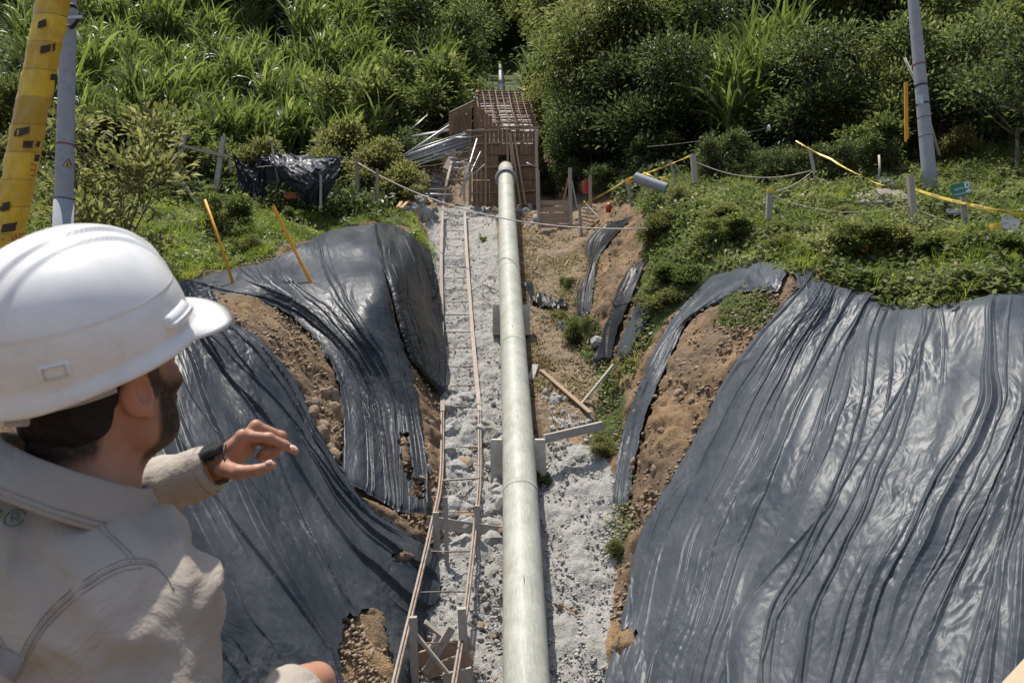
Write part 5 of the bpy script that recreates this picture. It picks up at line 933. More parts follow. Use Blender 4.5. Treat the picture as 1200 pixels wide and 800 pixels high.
for k, (px_, Y, s, lb) in enumerate([(842, 30.5, .92, 'leftmost of the tall cane clumps right of the big tree'), (862, 31.5, 1.0, 'second of the tall cane clumps right of the big tree'), (888, 30.5, .98, 'tall cane clump with bare stems above the rope'), (908, 32, 1.05, 'tall cane clump next to the dark wood above the rope'), (930, 31, .85, 'rightmost tall cane clump before the dark wood'), (875, 29, .75, 'shorter cane clump hanging over the pale rope')]): hero(PC[2], px_, Y, s, lb)
for k, (px_, Y, s, p_, lb) in enumerate([(975, 26.5, .62, 1, 'dark tree above the mound of reddish soil'), (1020, 26, .60, 0, 'tree left of the orange-yellow slats'), (1100, 25.5, .62, 1, 'dark tree behind the leaning utility pole'), (1150, 27, .70, 0, 'mid green tree between the leaning pole and the forked tree'), (1060, 28, .7, 2, 'light-leaved tree behind the orange-yellow slats'), (925, 28.5, .55, 1, 'small dark tree under the tall canes'), (1215, 27, .8, 0, 'tree cut off by the right edge behind the forked tree')]): hero(PT[p_], px_, Y, s, lb)
for k, (px_, Y, s, p_, lb) in enumerate([(1010, 22.6, .62, 2, 'dark shrub beside the pale dead frond'), (1040, 23, .62, 1, 'shrub left of the leaning utility pole foot'), (960, 23, .6, 2, 'dark shrub above the yellow tape'), (905, 24.5, .6, 2, 'shrub at the foot of the tall canes'), (1125, 23.5, .5, 0, 'low shrub on the terrace right of the leaning pole'), (850, 25.5, .7, 2, 'dark shrub behind the grey fence post'), (800, 22.4, .33, 0, 'small pale bush at the end of the concrete tube'), (707, 31, .6, 2, 'dark undergrowth bush left of the grey stub post'), (770, 28.5, .8, 2, 'dark bush in deep shade behind the concrete tube'),
    (268, 21.2, .48, 1, 'upright young bush between the two yellow rods'), (286, 19.4, .26, 0, 'small weedy bush at the foot of the left yellow rod'), (342, 24.6, .22, 1, 'little plant growing in the mouth of the black shelter'), (455, 29.5, .85, 0, 'feathery bush right of the sturdy brown post'), (430, 31, .95, 0, 'rounded bush behind the sturdy brown post'), (360, 30.5, .95, 0, 'bush rising behind the black shelter roof'), (300, 30, .9, 0, 'bush rising behind the left end of the black shelter'), (395, 33, 1.1, 0, 'yellow-green bush between the shelter and the compound-leaved bush'), (430, 35.5, 1.35, 1, 'bright compound-leaved bush above the rope post'), (462, 37, 1.3, 1, 'bush left of the tube bundle'), (480, 34, .9, 2, 'dark bush beside the end of the tube bundle'), (500, 40, 1.5, 1, 'round bush above the tube bundle'), (527, 42, 1.3, 2, 'dark bush left of the formwork deck'), (538, 47, 1.2, 1, 'bush at the left end of the formwork top rail'), (475, 29.3, .5, 0, 'small bush beside the short dark stub post'),
    (762, 20.6, .42, 0, 'leafy bush overhanging the right gully edge'), (790, 18.3, .40, 1, 'bush at the top of the long plastic strip'), (770, 18.0, .45, 0, 'bush hanging over the short grey plastic strip'), (672, 20.2, .26, 1, 'green bush growing beside the twisted plastic strip'), (655, 21.5, .15, 0, 'weed tuft below the crumpled black scrap'), (662, 23.5, .15, 1, 'weed tuft left of the upper plastic strip'), (708, 15.6, .24, 0, 'weedy bush at the right end of the sloping beam'), (722, 13.2, .16, 0, 'weed clump between the shotcrete and the right plastic sheet'), (565, 27.5, .10, 1, 'grass tuft just left of the upper pipe'), (612, 22.5, .08, 1, 'tiny green tuft right of the upper saddle'), (632, 15.0, .13, 1, 'little plant at the right side of the lower saddle'),
    (1010, 15.3, .40, 1, 'glossy dark bush at the middle crest of the right bank'), (1075, 15.0, .42, 2, 'dark bush spilling over the crest left of the taped post'), (1110, 14.2, .42, 1, 'bush with red flowers at the crest under the green sign'), (1150, 13.8, .38, 2, 'dark bush at the crest near the yellow-banded stub'), (1190, 13.6, .36, 1, 'bush at the crest by the right edge'), (905, 17.0, .35, 0, 'small bush in the creepers above the plastic flap'), (860, 18.2, .40, 1, 'bush in the creepers left of the stub post'), (835, 19.6, .4, 2, 'dark bush on the left shoulder of the right terrace'), (1000, 18, .33, 0, 'small bush left of the low concrete slab')]): hero(PSH[p_], px_, Y, s, lb)
for (px_, Y, s_, p_, lb) in PENDL[:3]: hero(PSH[p_], px_, Y, s_, lb)
for (px_, Y, s_, lb) in [(630, 46, .8, 'cane clump above the right end of the formwork deck'), (640, 44, .95, 'cane clump behind the light-leaved tree above the deck'), (672, 43, 1.0, 'first cane clump above the big many-stemmed tree'), (700, 44, 1.05, 'second cane clump above the big many-stemmed tree'), (735, 43, 1.0, 'third cane clump above the big many-stemmed tree'), (770, 42, 1.0, 'cane clump above the dark tree beside the big one'), (800, 41, 1.05, 'cane clump between the big tree top and the tall canes')]: hero(PC[2], px_, Y, s_, lb)
hero(PT[1], 690, 32.5, .62, 'low dark tree whose leaves hang over the board barrier'); hero(PT[1], 775, 30.5, .7, 'low dark tree hanging over the concrete tube'); hero(PC[2], 868, 28.2, .85, 'cane clump standing nearest the pale rope, in front of the others'); hero(PC[2], 850, 29.3, .9, 'drooping cane clump just right of the concrete tube end')
for k, (px_, Y, s, lb) in enumerate([(443, 31.5, .72, 'single bright cane clump standing right of the rope post'), (428, 32.5, .5, 'low bright cane tuft behind the rope post')]): hero(PC[1], px_, Y, s, lb)
# --- canes and trees covering the hillside
ORD = 'first second third fourth fifth sixth seventh eighth ninth tenth eleventh twelfth thirteenth fourteenth fifteenth sixteenth seventeenth eighteenth nineteenth twentieth'.split()
def label_rows(objs, what, where_):
    objs = sorted(objs, key=lambda o: o.location.y); nr = max(1, math.ceil(len(objs)/14)); per_ = math.ceil(len(objs)/nr); rows_ = ['front', 'second', 'third', 'fourth', 'fifth', 'back']
    for r_ in range(nr):
        row = sorted(objs[r_*per_:(r_+1)*per_], key=lambda o: o.location.x/o.location.y); n_ = len(row)
        for i, o in enumerate(row):
            w_ = 'leftmost' if i == 0 else ('rightmost' if i == n_-1 else ORD[i]); tail = '' if i in (0, n_-1) else ' from the left'
            o['label'] = f"{w_} {what}{tail} in the {rows_[min(r_, 5)]} row {where_}" if nr > 1 else f"{w_} {what}{tail} {where_}"
def slope_points(xr, yr, n, md, rng, keep):
    pts = []
    for _ in range(n*30):
        if len(pts) >= n: break
        y = rng.uniform(*yr); x = rng.uniform(xr[0], xr[1])*y; 
        if not keep(x, y): continue
        if all((x-a)**2+(y-b)**2 > (md*y/35)**2 for a, b in pts): pts.append((x, y))
    return pts
rg = np.random.default_rng(77)
label_rows([place(PC[rg.integers(2)], x, y, rg.uniform(.85, 1.2), 'bright green cane clump in the thicket on the left hillside', 'cane clumps on the left hillside') for (x, y) in slope_points((-.66, -.20), (32.5, 45), 70, 1.5, rg, lambda x, y: x < -5.5)], 'bright cane clump', 'of the left hillside')
label_rows([place(PSH[rg.integers(3)], x, y, rg.uniform(.7, 1.1), 'shrub at the foot of the canes behind the timber frame', 'shrubs behind the timber frame') for (x, y) in slope_points((-.72, -.40), (27.5, 33), 14, 1.6, rg, lambda x, y: x < -10.5)], 'shrub', 'behind the timber frame')
label_rows([place(PC[2], x, y, rg.uniform(.7, 1.0), 'tall cane clump high on the hillside left of the far pipe', 'tall canes left of the far pipe') for (x, y) in slope_points((-.30, .05), (44, 60), 16, 2.6, rg, lambda x, y: x < -4.2)], 'tall cane clump', 'left of the far pipe')
label_rows([place(PC[2], x, y, rg.uniform(.6, .9), 'tall cane clump on the upper left hillside behind the bright thicket', 'tall canes on the upper left hillside') for (x, y) in slope_points((-.68, -.25), (43, 58), 30, 2.0, rg, lambda x, y: x < -8)], 'tall cane clump', 'on the upper left hillside')
label_rows([place(PC[2], x, y, rg.uniform(.75, 1.15), 'tall cane clump high on the hillside right of the far pipe', 'tall canes right of the far pipe') for (x, y) in slope_points((.02, .50), (40, 56), 24, 2.4, rg, lambda x, y: x > 3.2)], 'tall cane clump', 'right of the far pipe')
def cor(x, y): return abs(x+13.0/FP*np.asarray(y)) > np.where(np.asarray(y) < 100, 4.4, 6.0)
label_rows([place(PT[rg.integers(4)], x, y, rg.uniform(.8, 1.25), 'broadleaf tree in the wood on the left hillside', 'trees on the left hillside', sz=rg.uniform(.8, 1.7)) for (x, y) in slope_points((-.80, -.03), (50, 80), 50, 2.6, rg, lambda x, y: cor(x, y) and (x < -4.5))], 'tree', 'of the left hillside wood')
label_rows([place(PT[rg.integers(4)], x, y, rg.uniform(.8, 1.25), 'broadleaf tree in the wood on the right hillside', 'trees on the right hillside', sz=rg.uniform(.8, 1.7)) for (x, y) in slope_points((.03, .82), (35, 75), 80, 2.7, rg, lambda x, y: cor(x, y) and x > 4.4)], 'tree', 'of the right hillside wood')
for (x, y) in slope_points((-.78, .8), (75, 190), 110, 2.3, rg, cor): place(PT[rg.integers(4)], x, y, rg.uniform(1.2, 2.2), 'far tree high on the wooded slope', 'far trees high on the slope')
for (x, y) in slope_points((-.45, .45), (190, 250), 60, 1.5, rg, lambda x, y: True): place(PT[rg.integers(4)], x, y, rg.uniform(2.2, 3.2), 'very distant tree closing the top of the valley', 'very distant trees')
# --- ground cover (uncountable)
def scatter(poly_in, poly_out, n, ylo, yhi, rng, xl=(-.8, .8)):
    y = 1/rng.uniform(1/yhi, 1/ylo, n*6); x = rng.uniform(xl[0], xl[1], n*6)*y; z = ground(x, y); P_ = np.stack([x, y, z], 1); qx, qy = project(P_); m = np.zeros(len(x), bool)
    jx = 5*fbm(x*1.4, y*1.4, 301, 2); jy = 5*fbm(x*1.4, y*1.4, 303, 2)
    for q in poly_in: m |= inpoly(qx+jx, qy+jy, q)
    for q in poly_out: m &= ~inpoly(qx+jx*1.4, qy+jy*1.4, q)
    P_ = P_[m][:n]; return P_
allsh = list(SHP.values())
def cover(name, P_, rng, size, mat, label, tall=.12, aspect=.8, per=6, patch=.9):
    d_ = fbm(P_[:, 0]*patch, P_[:, 1]*patch, 311, 3); P_ = P_[(rng.random(len(P_)) < np.clip(.75+1.1*d_, .12, 1))]; hgt = tall*np.clip(.6+1.8*fbm(P_[:, 0]*1.1, P_[:, 1]*1.1, 315, 3), .15, 2.4)
    k = np.repeat(np.arange(len(P_)), per); m = len(k); off = rng.normal(size=(m, 3))*[.09, .09, 0]; B = P_[k]+off; B[:, 2] = ground(B[:, 0], B[:, 1])+.02+hgt[k]*rng.random(m)
    D = unitrows(rdir(m, rng)*[1, 1, .5]+[0, 0, .25]); Nn = unitrows(rdir(m, rng)*.5+[0, -.1, 1]); s = size*rng.uniform(.5, 1.4, m); V, F = leaves(B, D, Nn, s, s*aspect, .1); tone = .5+.5*fbm(P_[:, 0]*.8, P_[:, 1]*.8, 321, 3)
    rnd = np.clip(np.repeat(tone[k]+.16*rng.normal(size=m), 4), 0, 1); tag(mesh_np(name, V, F, M[mat], None, attrs={'rnd': rnd}, smooth=False), label, 'ground cover', kind='stuff')
def grassy(name, P_, rng, mat, label, L=.28, per=5, W_=.012, tone0=.5):
    k = np.repeat(np.arange(len(P_)), per); m = len(k); B = P_[k]+rng.normal(size=(m, 3))*[.05, .05, 0]; B[:, 2] = ground(B[:, 0], B[:, 1])-.01; hh = L*np.clip(.7+1.4*fbm(B[:, 0]*.9, B[:, 1]*.9, 331, 3), .3, 2.2)*rng.uniform(.5, 1.2, m)
    V, F = blades(B, unitrows(rdir(m, rng)*[.5, .5, .1]+[0, 0, 1]), hh, np.full(m, W_)*rng.uniform(.7, 1.5, m), rng.uniform(.3, 1.4, m), rng, seg=2); tone = tone0+.6*fbm(P_[:, 0]*.5, P_[:, 1]*.5, 335, 3); rnd = np.clip(np.repeat(tone[k]+.15*rng.normal(size=m), 6), 0, 1)
    tag(mesh_np(name, V, F, M[mat], None, attrs={'rnd': rnd}), label, 'grass', kind='stuff')
G_ = ZP['green']; rg2 = np.random.default_rng(5); RB = [[(690, 470), (740, 440), (770, 370), (850, 315), (920, 318), (960, 335), (1010, 350), (1060, 368), (1130, 362), (1300, 340), (1300, 120), (800, 178), (700, 215), (765, 258), (750, 330), (735, 400)]]
RBO = [SHP[k] for k in ('C', 'B', 'A', 'G', 'D1', 'D3')]+[[(q[0], q[1]+14) for q in SHP['D2']]]
cover('creepers', scatter(RB, RBO, 13000, 12, 27, rg2, (-.05, .8)), rg2, .11, 'creeper', 'dense green creepers and weeds covering the right terrace above the plastic', .20, .8, 7)
cover('leafy_weeds', scatter(RB, RBO, 5000, 12, 27, rg2, (-.05, .8)), rg2, .13, 'leafA', 'darker leafy weeds mixed through the creepers on the right terrace', .38, .45, 6, 1.4)
LG = [ZP['green'][0]]; LO = [SHP['L1'], SHP['L2'], [(155, 205), (210, 205), (222, 232), (160, 232)]]
grassy('meadow_grass', scatter(LG, LO, 17000, 14, 33, rg2, (-.8, 0)), rg2, 'grass', 'bright green grass on the left terrace', .26, 5, .014)
cover('leafy_weeds', scatter(LG, LO, 5000, 14, 33, rg2, (-.8, 0)), rg2, .11, 'creeper', 'patches of leafy weeds in the grass of the left terrace', .28, .6, 6, .7)
grassy('terrace_grass', scatter(RB, RBO, 6000, 12, 30, rg2, (-.05, .8)), rg2, 'grass', 'grass blades growing through the creepers on the right terrace', .3, 4, .014)
TG = [[(640, 375), (705, 370), (725, 450), (735, 500), (722, 535), (690, 520), (700, 450)], [(724, 570), (745, 545), (738, 625), (724, 690), (716, 650)], [(630, 300), (700, 300), (690, 400), (640, 400)], [(848, 350), (890, 338), (915, 358), (890, 385), (838, 382)]]
cover('trench_weeds', scatter(TG, [SHP[k] for k in ('A', 'B', 'C', 'D1', 'G')], 3200, 10, 27, rg2, (-.05, .4)), rg2, .07, 'creeper', 'sparse weeds growing on the soil at the right side of the trench', .10, .6, 6, 1.2)
LT = [[(604, 245), (700, 245), (705, 330), (690, 420), (700, 480), (640, 500), (612, 430)]]
grassy('dry_litter', scatter(LT, [], 5000, 14, 31, rg2, (-.05, .25)), rg2, 'dry', 'dry twigs and bamboo litter scattered on the brown soil right of the pipe', .12, 3, .012)
cover('leaf_litter', scatter(LT, [], 3500, 14, 31, rg2, (-.05, .25)), rg2, .09, 'dry', 'fallen dry leaves and chips on the brown soil right of the pipe', .03, .4, 4, 1.2)
DT = [[(265, 355), (330, 360), (380, 420), (400, 500), (400, 570), (350, 520), (300, 400)], [(740, 480), (880, 380), (920, 350), (850, 440), (760, 600), (725, 700)]]
grassy('dry_roots', scatter(DT, allsh, 900, 9, 20, rg2, (-.5, .5)), rg2, 'dry', 'dry roots and straw on the bare soil faces', .14, 3, .010)
# undergrowth over the far hillside floor
yy = 1/rg2.uniform(1/80, 1/26, 16000); xx = rg2.uniform(-.8, .8, 16000)*yy; kk = ((xx < -4.4) | (xx > 4.2)) & (cor(xx, yy)) & ~((xx > 3) & (yy < 27)); Pu = np.stack([xx[kk], yy[kk], ground(xx[kk], yy[kk])], 1)
k = np.repeat(np.arange(len(Pu)), 8); m = len(k); B = Pu[k]+rg2.normal(size=(m, 3))*[.3, .3, 0]; B[:, 2] = ground(B[:, 0], B[:, 1])+.7*rg2.random(m); V, F = leaves(B, unitrows(rdir(m, rg2)+[0, 0, .3]), unitrows(rdir(m, rg2)*.6+[0, 0, 1]), .28*rg2.uniform(.5, 1.4, m), .14*rg2.uniform(.5, 1.4, m))
tag(mesh_np('undergrowth', V, F, M['leafC'], None, attrs={'rnd': np.clip(np.repeat(.45+.22*rg2.normal(size=m), 4), 0, 1)}, smooth=False), 'dark leafy undergrowth beneath the trees on the hillside', 'undergrowth', kind='stuff')
# red and orange flowers among the creepers
mf = simple('orange flower', (.6, .10, .03), .6, .2)
for (x, y) in [(762, 285), (790, 300), (820, 298), (842, 303), (1016, 292), (1012, 295), (1055, 301), (1096, 304), (1108, 304), (1123, 312), (1105, 330), (958, 318), (905, 277)]:
    p_ = gl(x, y, .28); mb = MB(); 
    for q in range(6): a = q*1.05; mb.bar(p_, p_+[.035*math.cos(a), .035*math.sin(a), .02], .02, .004)
    tag(mb.build('flower', mf, None, loc=p_), 'tiny orange-red flower among the creepers of the right terrace', 'flower', 'orange flowers in the creepers')
# ------------------------------------------------------------------ people
def surface_nets(fn, lo, hi, h):
    lo = np.array(lo, float); hi = np.array(hi, float); n = np.ceil((hi-lo)/h).astype(int)+1
    X, Y, Z = np.meshgrid(*[lo[i]+h*np.arange(n[i]) for i in range(3)], indexing='ij'); v = fn(np.stack([X, Y, Z], -1).reshape(-1, 3)).reshape(n); s = v < 0
    cx, cy, cz = n-1; cnt = np.zeros((cx, cy, cz)); acc = np.zeros((cx, cy, cz, 3))
    offs = [(i, j, k) for i in (0, 1) for j in (0, 1) for k in (0, 1)]
    for a in offs:
        for ax_ in range(3):
            if a[ax_]: continue
            b = list(a); b[ax_] = 1; va = v[a[0]:a[0]+cx, a[1]:a[1]+cy, a[2]:a[2]+cz]; vb = v[b[0]:b[0]+cx, b[1]:b[1]+cy, b[2]:b[2]+cz]; m = (va < 0) != (vb < 0); t_ = np.where(m, va/np.where(m, va-vb, 1), 0)
            for c_ in range(3): acc[..., c_] += m*(a[c_]+(t_ if c_ == ax_ else 0))
            cnt += m
    act = cnt > 0; ids = -np.ones(cnt.shape, int); ids[act] = np.arange(act.sum()); g_ = np.argwhere(act); V = lo+h*(g_+acc[act]/cnt[act][:, None]); F = []
    for ax_ in range(3):
        sl0 = [slice(1, -1)]*3; sl0[ax_] = slice(0, -1); sl1 = list(sl0); sl1[ax_] = slice(1, None); A = s[tuple(sl0)]; B = s[tuple(sl1)]; q = np.argwhere(A != B); q2 = q.copy()
        for c_ in range(3):
            if c_ != ax_: q2[:, c_] += 1
        u_, w_ = [(1, 2), (2, 0), (0, 1)][ax_]; eu = np.zeros(3, int); eu[u_] = 1; ew = np.zeros(3, int); ew[w_] = 1
        g4 = [q2-eu-ew, q2-ew, q2, q2-eu]; f = np.stack([ids[tuple(x.T)] for x in g4], 1); fl = A[tuple(q.T)]; f = np.where(fl[:, None], f, f[:, ::-1]); F.append(f)
    F = np.concatenate(F); F = F[(F >= 0).all(1)]; return V, F
def s_cone(p, a, b, ra, rb):
    a = np.asarray(a, float); b = np.asarray(b, float); ba = b-a; h = np.clip(((p-a)@ba)/(ba@ba), 0, 1); return np.linalg.norm(p-a-h[:, None]*ba, axis=1)-(ra+(rb-ra)*h)
def s_ell(p, c, r, Rm=None):
    q = p-np.asarray(c, float); q = q@Rm if Rm is not None else q; r = np.asarray(r, float); k0 = np.linalg.norm(q/r, axis=1); k1 = np.linalg.norm(q/r**2, axis=1)+1e-9; return k0*(k0-1)/k1
def smin(a, b, k): h = np.clip(.5+.5*(b-a)/k, 0, 1); return b*(1-h)+a*h-k*h*(1-h)
def smax(a, b, k): return -smin(-a, -b, k)
def unitrows(v): return v/(np.linalg.norm(v, axis=1, keepdims=True)+1e-9)
def vn3(P, s_, sd_): return noise2(P[:, 0]*s_+P[:, 1]*s_*.6, P[:, 2]*s_-P[:, 1]*s_*.5, sd_)
def rotz(a): c, s_ = math.cos(a), math.sin(a); return np.array([[c, -s_, 0], [s_, c, 0], [0, 0, 1.]])
def rotx(a): c, s_ = math.cos(a), math.sin(a); return np.array([[1., 0, 0], [0, c, -s_], [0, s_, c]])
def roty(a): c, s_ = math.cos(a), math.sin(a); return np.array([[c, 0, s_], [0, 1., 0], [-s_, 0, c]])
HR = rotz(R(-24)) @ rotx(R(18)) @ roty(R(3)); ear_l = np.array([.079, -.006, -.02]); HC = at(164, 466, .985)-HR@ear_l
def hw(p): return np.asarray(p, float)@HR.T+HC
def inv(p): return (p-HC)@HR
NB = at(88, 552, 1.0); BR = rotz(R(-30)); 
def bw(p): return np.asarray(p, float)@BR.T+NB
RSH = bw((.165, .0, -.150)); LSH = np.array([-.765, 1.10, -.155]); LEL = np.array([-.80, 1.34, -.25]); LWR = at(247, 549, 1.30); REL = np.array([-.375, .84, -.50]); RWR = at(356, 806, 1.06)
def head_sdf(P):
    p = inv(P); d = s_ell(p, (0, -.005, .035), (.077, .098, .098)); d = smin(d, s_ell(p, (0, .035, -.045), (.062, .062, .070)), .03); d = smin(d, s_cone(p, (-.038, .045, -.085), (.038, .045, -.085), .026, .026), .03); d = smin(d, s_ell(p, (0, .075, -.098), (.026, .022, .020)), .025)
    for s_ in (-1, 1):
        d = smin(d, s_cone(p, (s_*.058, .0, -.03), (s_*.052, .01, -.075), .022, .020), .03); d = smin(d, s_ell(p, (s_*.042, .072, -.02), (.026, .018, .018)), .02)      # jaw angle, cheekbone
        d = smax(d, -s_ell(p, (s_*.032, .102, .008), (.017, .013, .012)), .012); d = smin(d, s_ell(p, (s_*.032, .086, .006), (.013, .012, .011)), .004)      # eye sockets, eyes
        e0 = s_ell(p, (s_*.083, -.012, -.012), (.010, .021, .033), roty(0)@rotz(s_*R(-18))); e1 = s_ell(p, (s_*.092, -.006, -.010), (.010, .011, .018)); e0 = smax(e0, -e1, .006); d = smin(d, e0, .008); d = smin(d, s_ell(p, (s_*.083, -.001, -.040), (.006, .008, .010)), .006)
        d = smin(d, s_cone(p, (s_*.02, .095, .026), (s_*.045, .088, .024), .008, .007), .012)
    d = smin(d, s_cone(p, (0, .098, .012), (0, .118, -.022), .008, .012), .012); d = smin(d, s_cone(p, (-.012, .106, -.028), (.012, .106, -.028), .009, .009), .008)
    d = smin(d, s_cone(p, (-.018, .096, -.057), (.018, .096, -.057), .008, .008), .008); d = smin(d, s_cone(p, (-.014, .095, -.069), (.014, .095, -.069), .008, .008), .006)
    a = hw((0, -.035, -.02)); b = NB+np.array([.0, .0, -.05]); d = smin(d, s_cone(P, a, b, .058, .060), .03); d = smin(d, s_cone(P, hw((0, .03, -.10)), NB+BR@np.array([0, .035, -.03]), .030, .036), .03)
    return d
def body_sdf(P):
    d = head_sdf(P); q = (P-NB)@BR; d = smin(d, s_ell(q, (0, .02, -.27), (.165, .105, .26)), .05); d = smin(d, s_cone(P, NB+[0, 0, -.09], RSH, .045, .045), .05); d = smin(d, s_cone(P, NB+[0, 0, -.09], LSH, .045, .045), .05)
    d = smin(d, s_cone(P, RSH, REL, .048, .036), .03); d = smin(d, s_cone(P, REL, RWR, .036, .026), .02); d = smin(d, s_cone(P, LSH, LEL, .048, .036), .03); d = smin(d, s_cone(P, LEL, LWR, .036, .025), .02); return d
# left hand: thumb nearest the camera, index stretched
fing = {'index': ([(284, 511, 1.305), (315, 513, 1.318), (333, 521, 1.33), (345.5, 528, 1.335)], (.0105, .0092, .0083, .0070)),
        'middle': ([(300, 500, 1.33), (329, 511, 1.345), (324, 526, 1.345), (309, 530, 1.335)], (.0108, .0095, .0088, .0078)),
        'ring': ([(302, 505, 1.355), (327, 516, 1.37), (321, 531, 1.365), (307, 532, 1.352)], (.0100, .0090, .0082, .0072)),
        'little': ([(298, 513, 1.375), (318, 523, 1.39), (313, 535, 1.382), (303, 535, 1.37)], (.0088, .0078, .0070, .0062)),
        'thumb': ([(262, 548, 1.285), (279, 553, 1.262), (300, 551, 1.258), (318, 545.5, 1.262)], (.0150, .0120, .0098, .0080))}
FG = {k: ([at(*p) for p in v[0]], v[1]) for k, v in fing.items()}
W0 = at(252, 546, 1.305)
def hand_sdf(P):
    d = s_cone(P, LWR+(LEL-LWR)*.25, LWR, .029, .024); d = smin(d, s_cone(P, LWR, W0, .024, .024), .01)
    for k in ('index', 'middle', 'ring', 'little'):
        mcp = FG[k][0][0]; b = W0+(mcp-W0)*.12; d = smin(d, s_cone(P, b, mcp-(mcp-W0)*.05+[0, 0, -.003], .017, .0125), .012)
    d = smin(d, s_cone(P, at(268, 543, 1.315), at(290, 528, 1.335), .015, .012), .012)
    for k, (J, r_) in FG.items():
        f = None
        for a, b, ra, rb in zip(J[:-1], J[1:], r_[:-1], r_[1:]): c_ = s_cone(P, a, b, ra, rb); f = c_ if f is None else smin(f, c_, .0035)
        if k != 'thumb': f = smin(f, np.linalg.norm(P-J[0]-np.array([0, 0, .002]), axis=1)-r_[0]*1.03, .004)
        f = smin(f, np.linalg.norm(P-J[1], axis=1)-r_[1]*1.06, .003); d = smin(d, f, .012 if k == 'thumb' else .0055)
    d = smax(d, -(np.linalg.norm((P-at(343.5, 524.2, 1.325))/np.array([.010, .008, .004]), axis=1)-1)*.004, .002)
    return d
def rhand_sdf(P):
    k = at(370, 799, 1.09); d = s_cone(P, REL+(RWR-REL)*.5, RWR, .03, .026); d = smin(d, s_cone(P, RWR, k, .026, .028), .02)
    for i, (dx, dy) in enumerate([(0, 0), (5, 4), (9, 10), (12, 17)]):
        a = at(372+dx, 796+dy, 1.08+.02*i); b = at(390+dx*.6, 812+dy, 1.09+.02*i); c_ = at(384+dx*.5, 834+dy*.6, 1.08+.02*i); f = smin(s_cone(P, a, b, .011, .0095), s_cone(P, b, c_, .0095, .008), .004); d = smin(d, smin(s_cone(P, RWR, a, .02, .013), f, .006), .008)
    d = smin(d, smin(s_cone(P, RWR+[0, 0, -.01], at(362, 832, 1.04), .016, .012), s_cone(P, at(362, 832, 1.04), at(378, 842, 1.05), .012, .009), .004), .01); return d
t = NT('skin'); v = t.coord(); zz = t.n('ShaderNodeSeparateXYZ'); t.t.links.new(t.attr('zone', 'Vector'), zz.inputs[0])
sk = t.ramp(t.noise(14, v, 4), [(.3, (.32, .155, .095)), (.7, (.42, .215, .14))]); sk = t.mix(zz.outputs[1], sk, (.50, .23, .15)); hh = t.math('MULTIPLY', zz.outputs[0], t.ramp(t.noise(140, v, 3), [(.2, .75), (.5, 1.)])); sk = t.mix(hh, sk, (.018, .011, .008)); sk = t.mix(zz.outputs[2], sk, (.55, .27, .2))
t.set(col=sk, rough=.5, spec=.35, sub=.08, nrm=t.bump(t.noise(180, v, 3), .25, .001)); t.b.inputs['Subsurface Radius'].default_value = (.012, .005, .003); t.b.inputs['Subsurface Scale'].default_value = .5; M['skin'] = t.m
per = empty('person', (float(NB[0]), float(NB[1]), -1.70)); tag(per, 'man in beige work shirt seen from behind, pointing with his left hand up the trench', 'person')
V1, F1 = surface_nets(body_sdf, (-1.0, .72, -.62), (-.2, 1.45, .20), .0085)
fine = surface_nets(body_sdf, HC+[-.155, -.16, -.175], HC+[.15, .18, .14], .0028)
V2, F2 = surface_nets(hand_sdf, (-.62, 1.18, -.24), (-.34, 1.44, -.03), .0016)
V3, F3 = surface_nets(rhand_sdf, (-.40, .90, -.60), (-.15, 1.24, -.34), .003)
def keep(V, F, m):
    k = m[F].all(1); F = F[k]; u_ = np.unique(F); mp = -np.ones(len(V), int); mp[u_] = np.arange(len(u_)); return V[u_], mp[F]
q1 = inv(V1); inh = (q1[:, 0] > -.15) & (q1[:, 2] > -.115); V1, F1 = keep(V1, F1, (V1[:, 2] < HC[2]-.152) | (np.linalg.norm((V1-HC)[:, :2], axis=1) > .16))
fv, ff = fine; ff_ok = (fv[:, 2] > HC[2]-.166) & (np.linalg.norm((fv-HC)[:, :2], axis=1) < .168); fv, ff = keep(fv, ff, ff_ok)
Vb = np.concatenate([V1, fv, V2, V3]); Fb = np.concatenate([F1, ff+len(V1), F2+len(V1)+len(fv), F3+len(V1)+len(fv)+len(V2)])
ph = inv(Vb); beard = sstep(.022, .040, ph[:, 1]+.25*(-.02-ph[:, 2]))*sstep(.0, -.03, ph[:, 2]-.0-1.0*np.clip(.055-ph[:, 1], 0, .05)+.0)*sstep(-.14, -.115, ph[:, 2])*(np.abs(ph[:, 0]) < .085)*(1-sstep(.068, .078, ph[:, 0]*0+np.abs(ph[:, 0]))*(ph[:, 1] < .015))
beard = np.where((ph[:, 1] > .085) & (ph[:, 2] > -.05), 0, beard); sb = ((np.abs(ph[:, 0]) > .06) & (ph[:, 1] > .018) & (ph[:, 1] < .045) & (ph[:, 2] > -.03)).astype(float); beard = np.maximum(beard, sb*.9)
hz_ = (sstep(-.045, -.06, ph[:, 1]-.4*(ph[:, 2]+.05))*sstep(-.095, -.07, ph[:, 2])) ; beard = np.maximum(beard, hz_*(np.linalg.norm(ph, axis=1) < .16)); beard = np.where(np.linalg.norm(ph, axis=1) > .2, 0, beard)
palm = np.zeros(len(Vb)); s0 = len(V1)+len(fv); ear = ((np.abs(ph[:, 0]) > .080) & (np.linalg.norm(ph, axis=1) < .14)).astype(float)*.7
for J in (FG['index'][0][-1], FG['thumb'][0][-1]): palm = np.maximum(palm, .5*np.exp(-np.linalg.norm(Vb-J, axis=1)**2/.012**2))
mesh_np('body', Vb, Fb, M['skin'], per, attrs={'zone': np.stack([np.clip(beard, 0, 1), ear, palm], 1)})
M['nail'] = simple('nail', (.62, .36, .29), .3, .05, 20, 0)
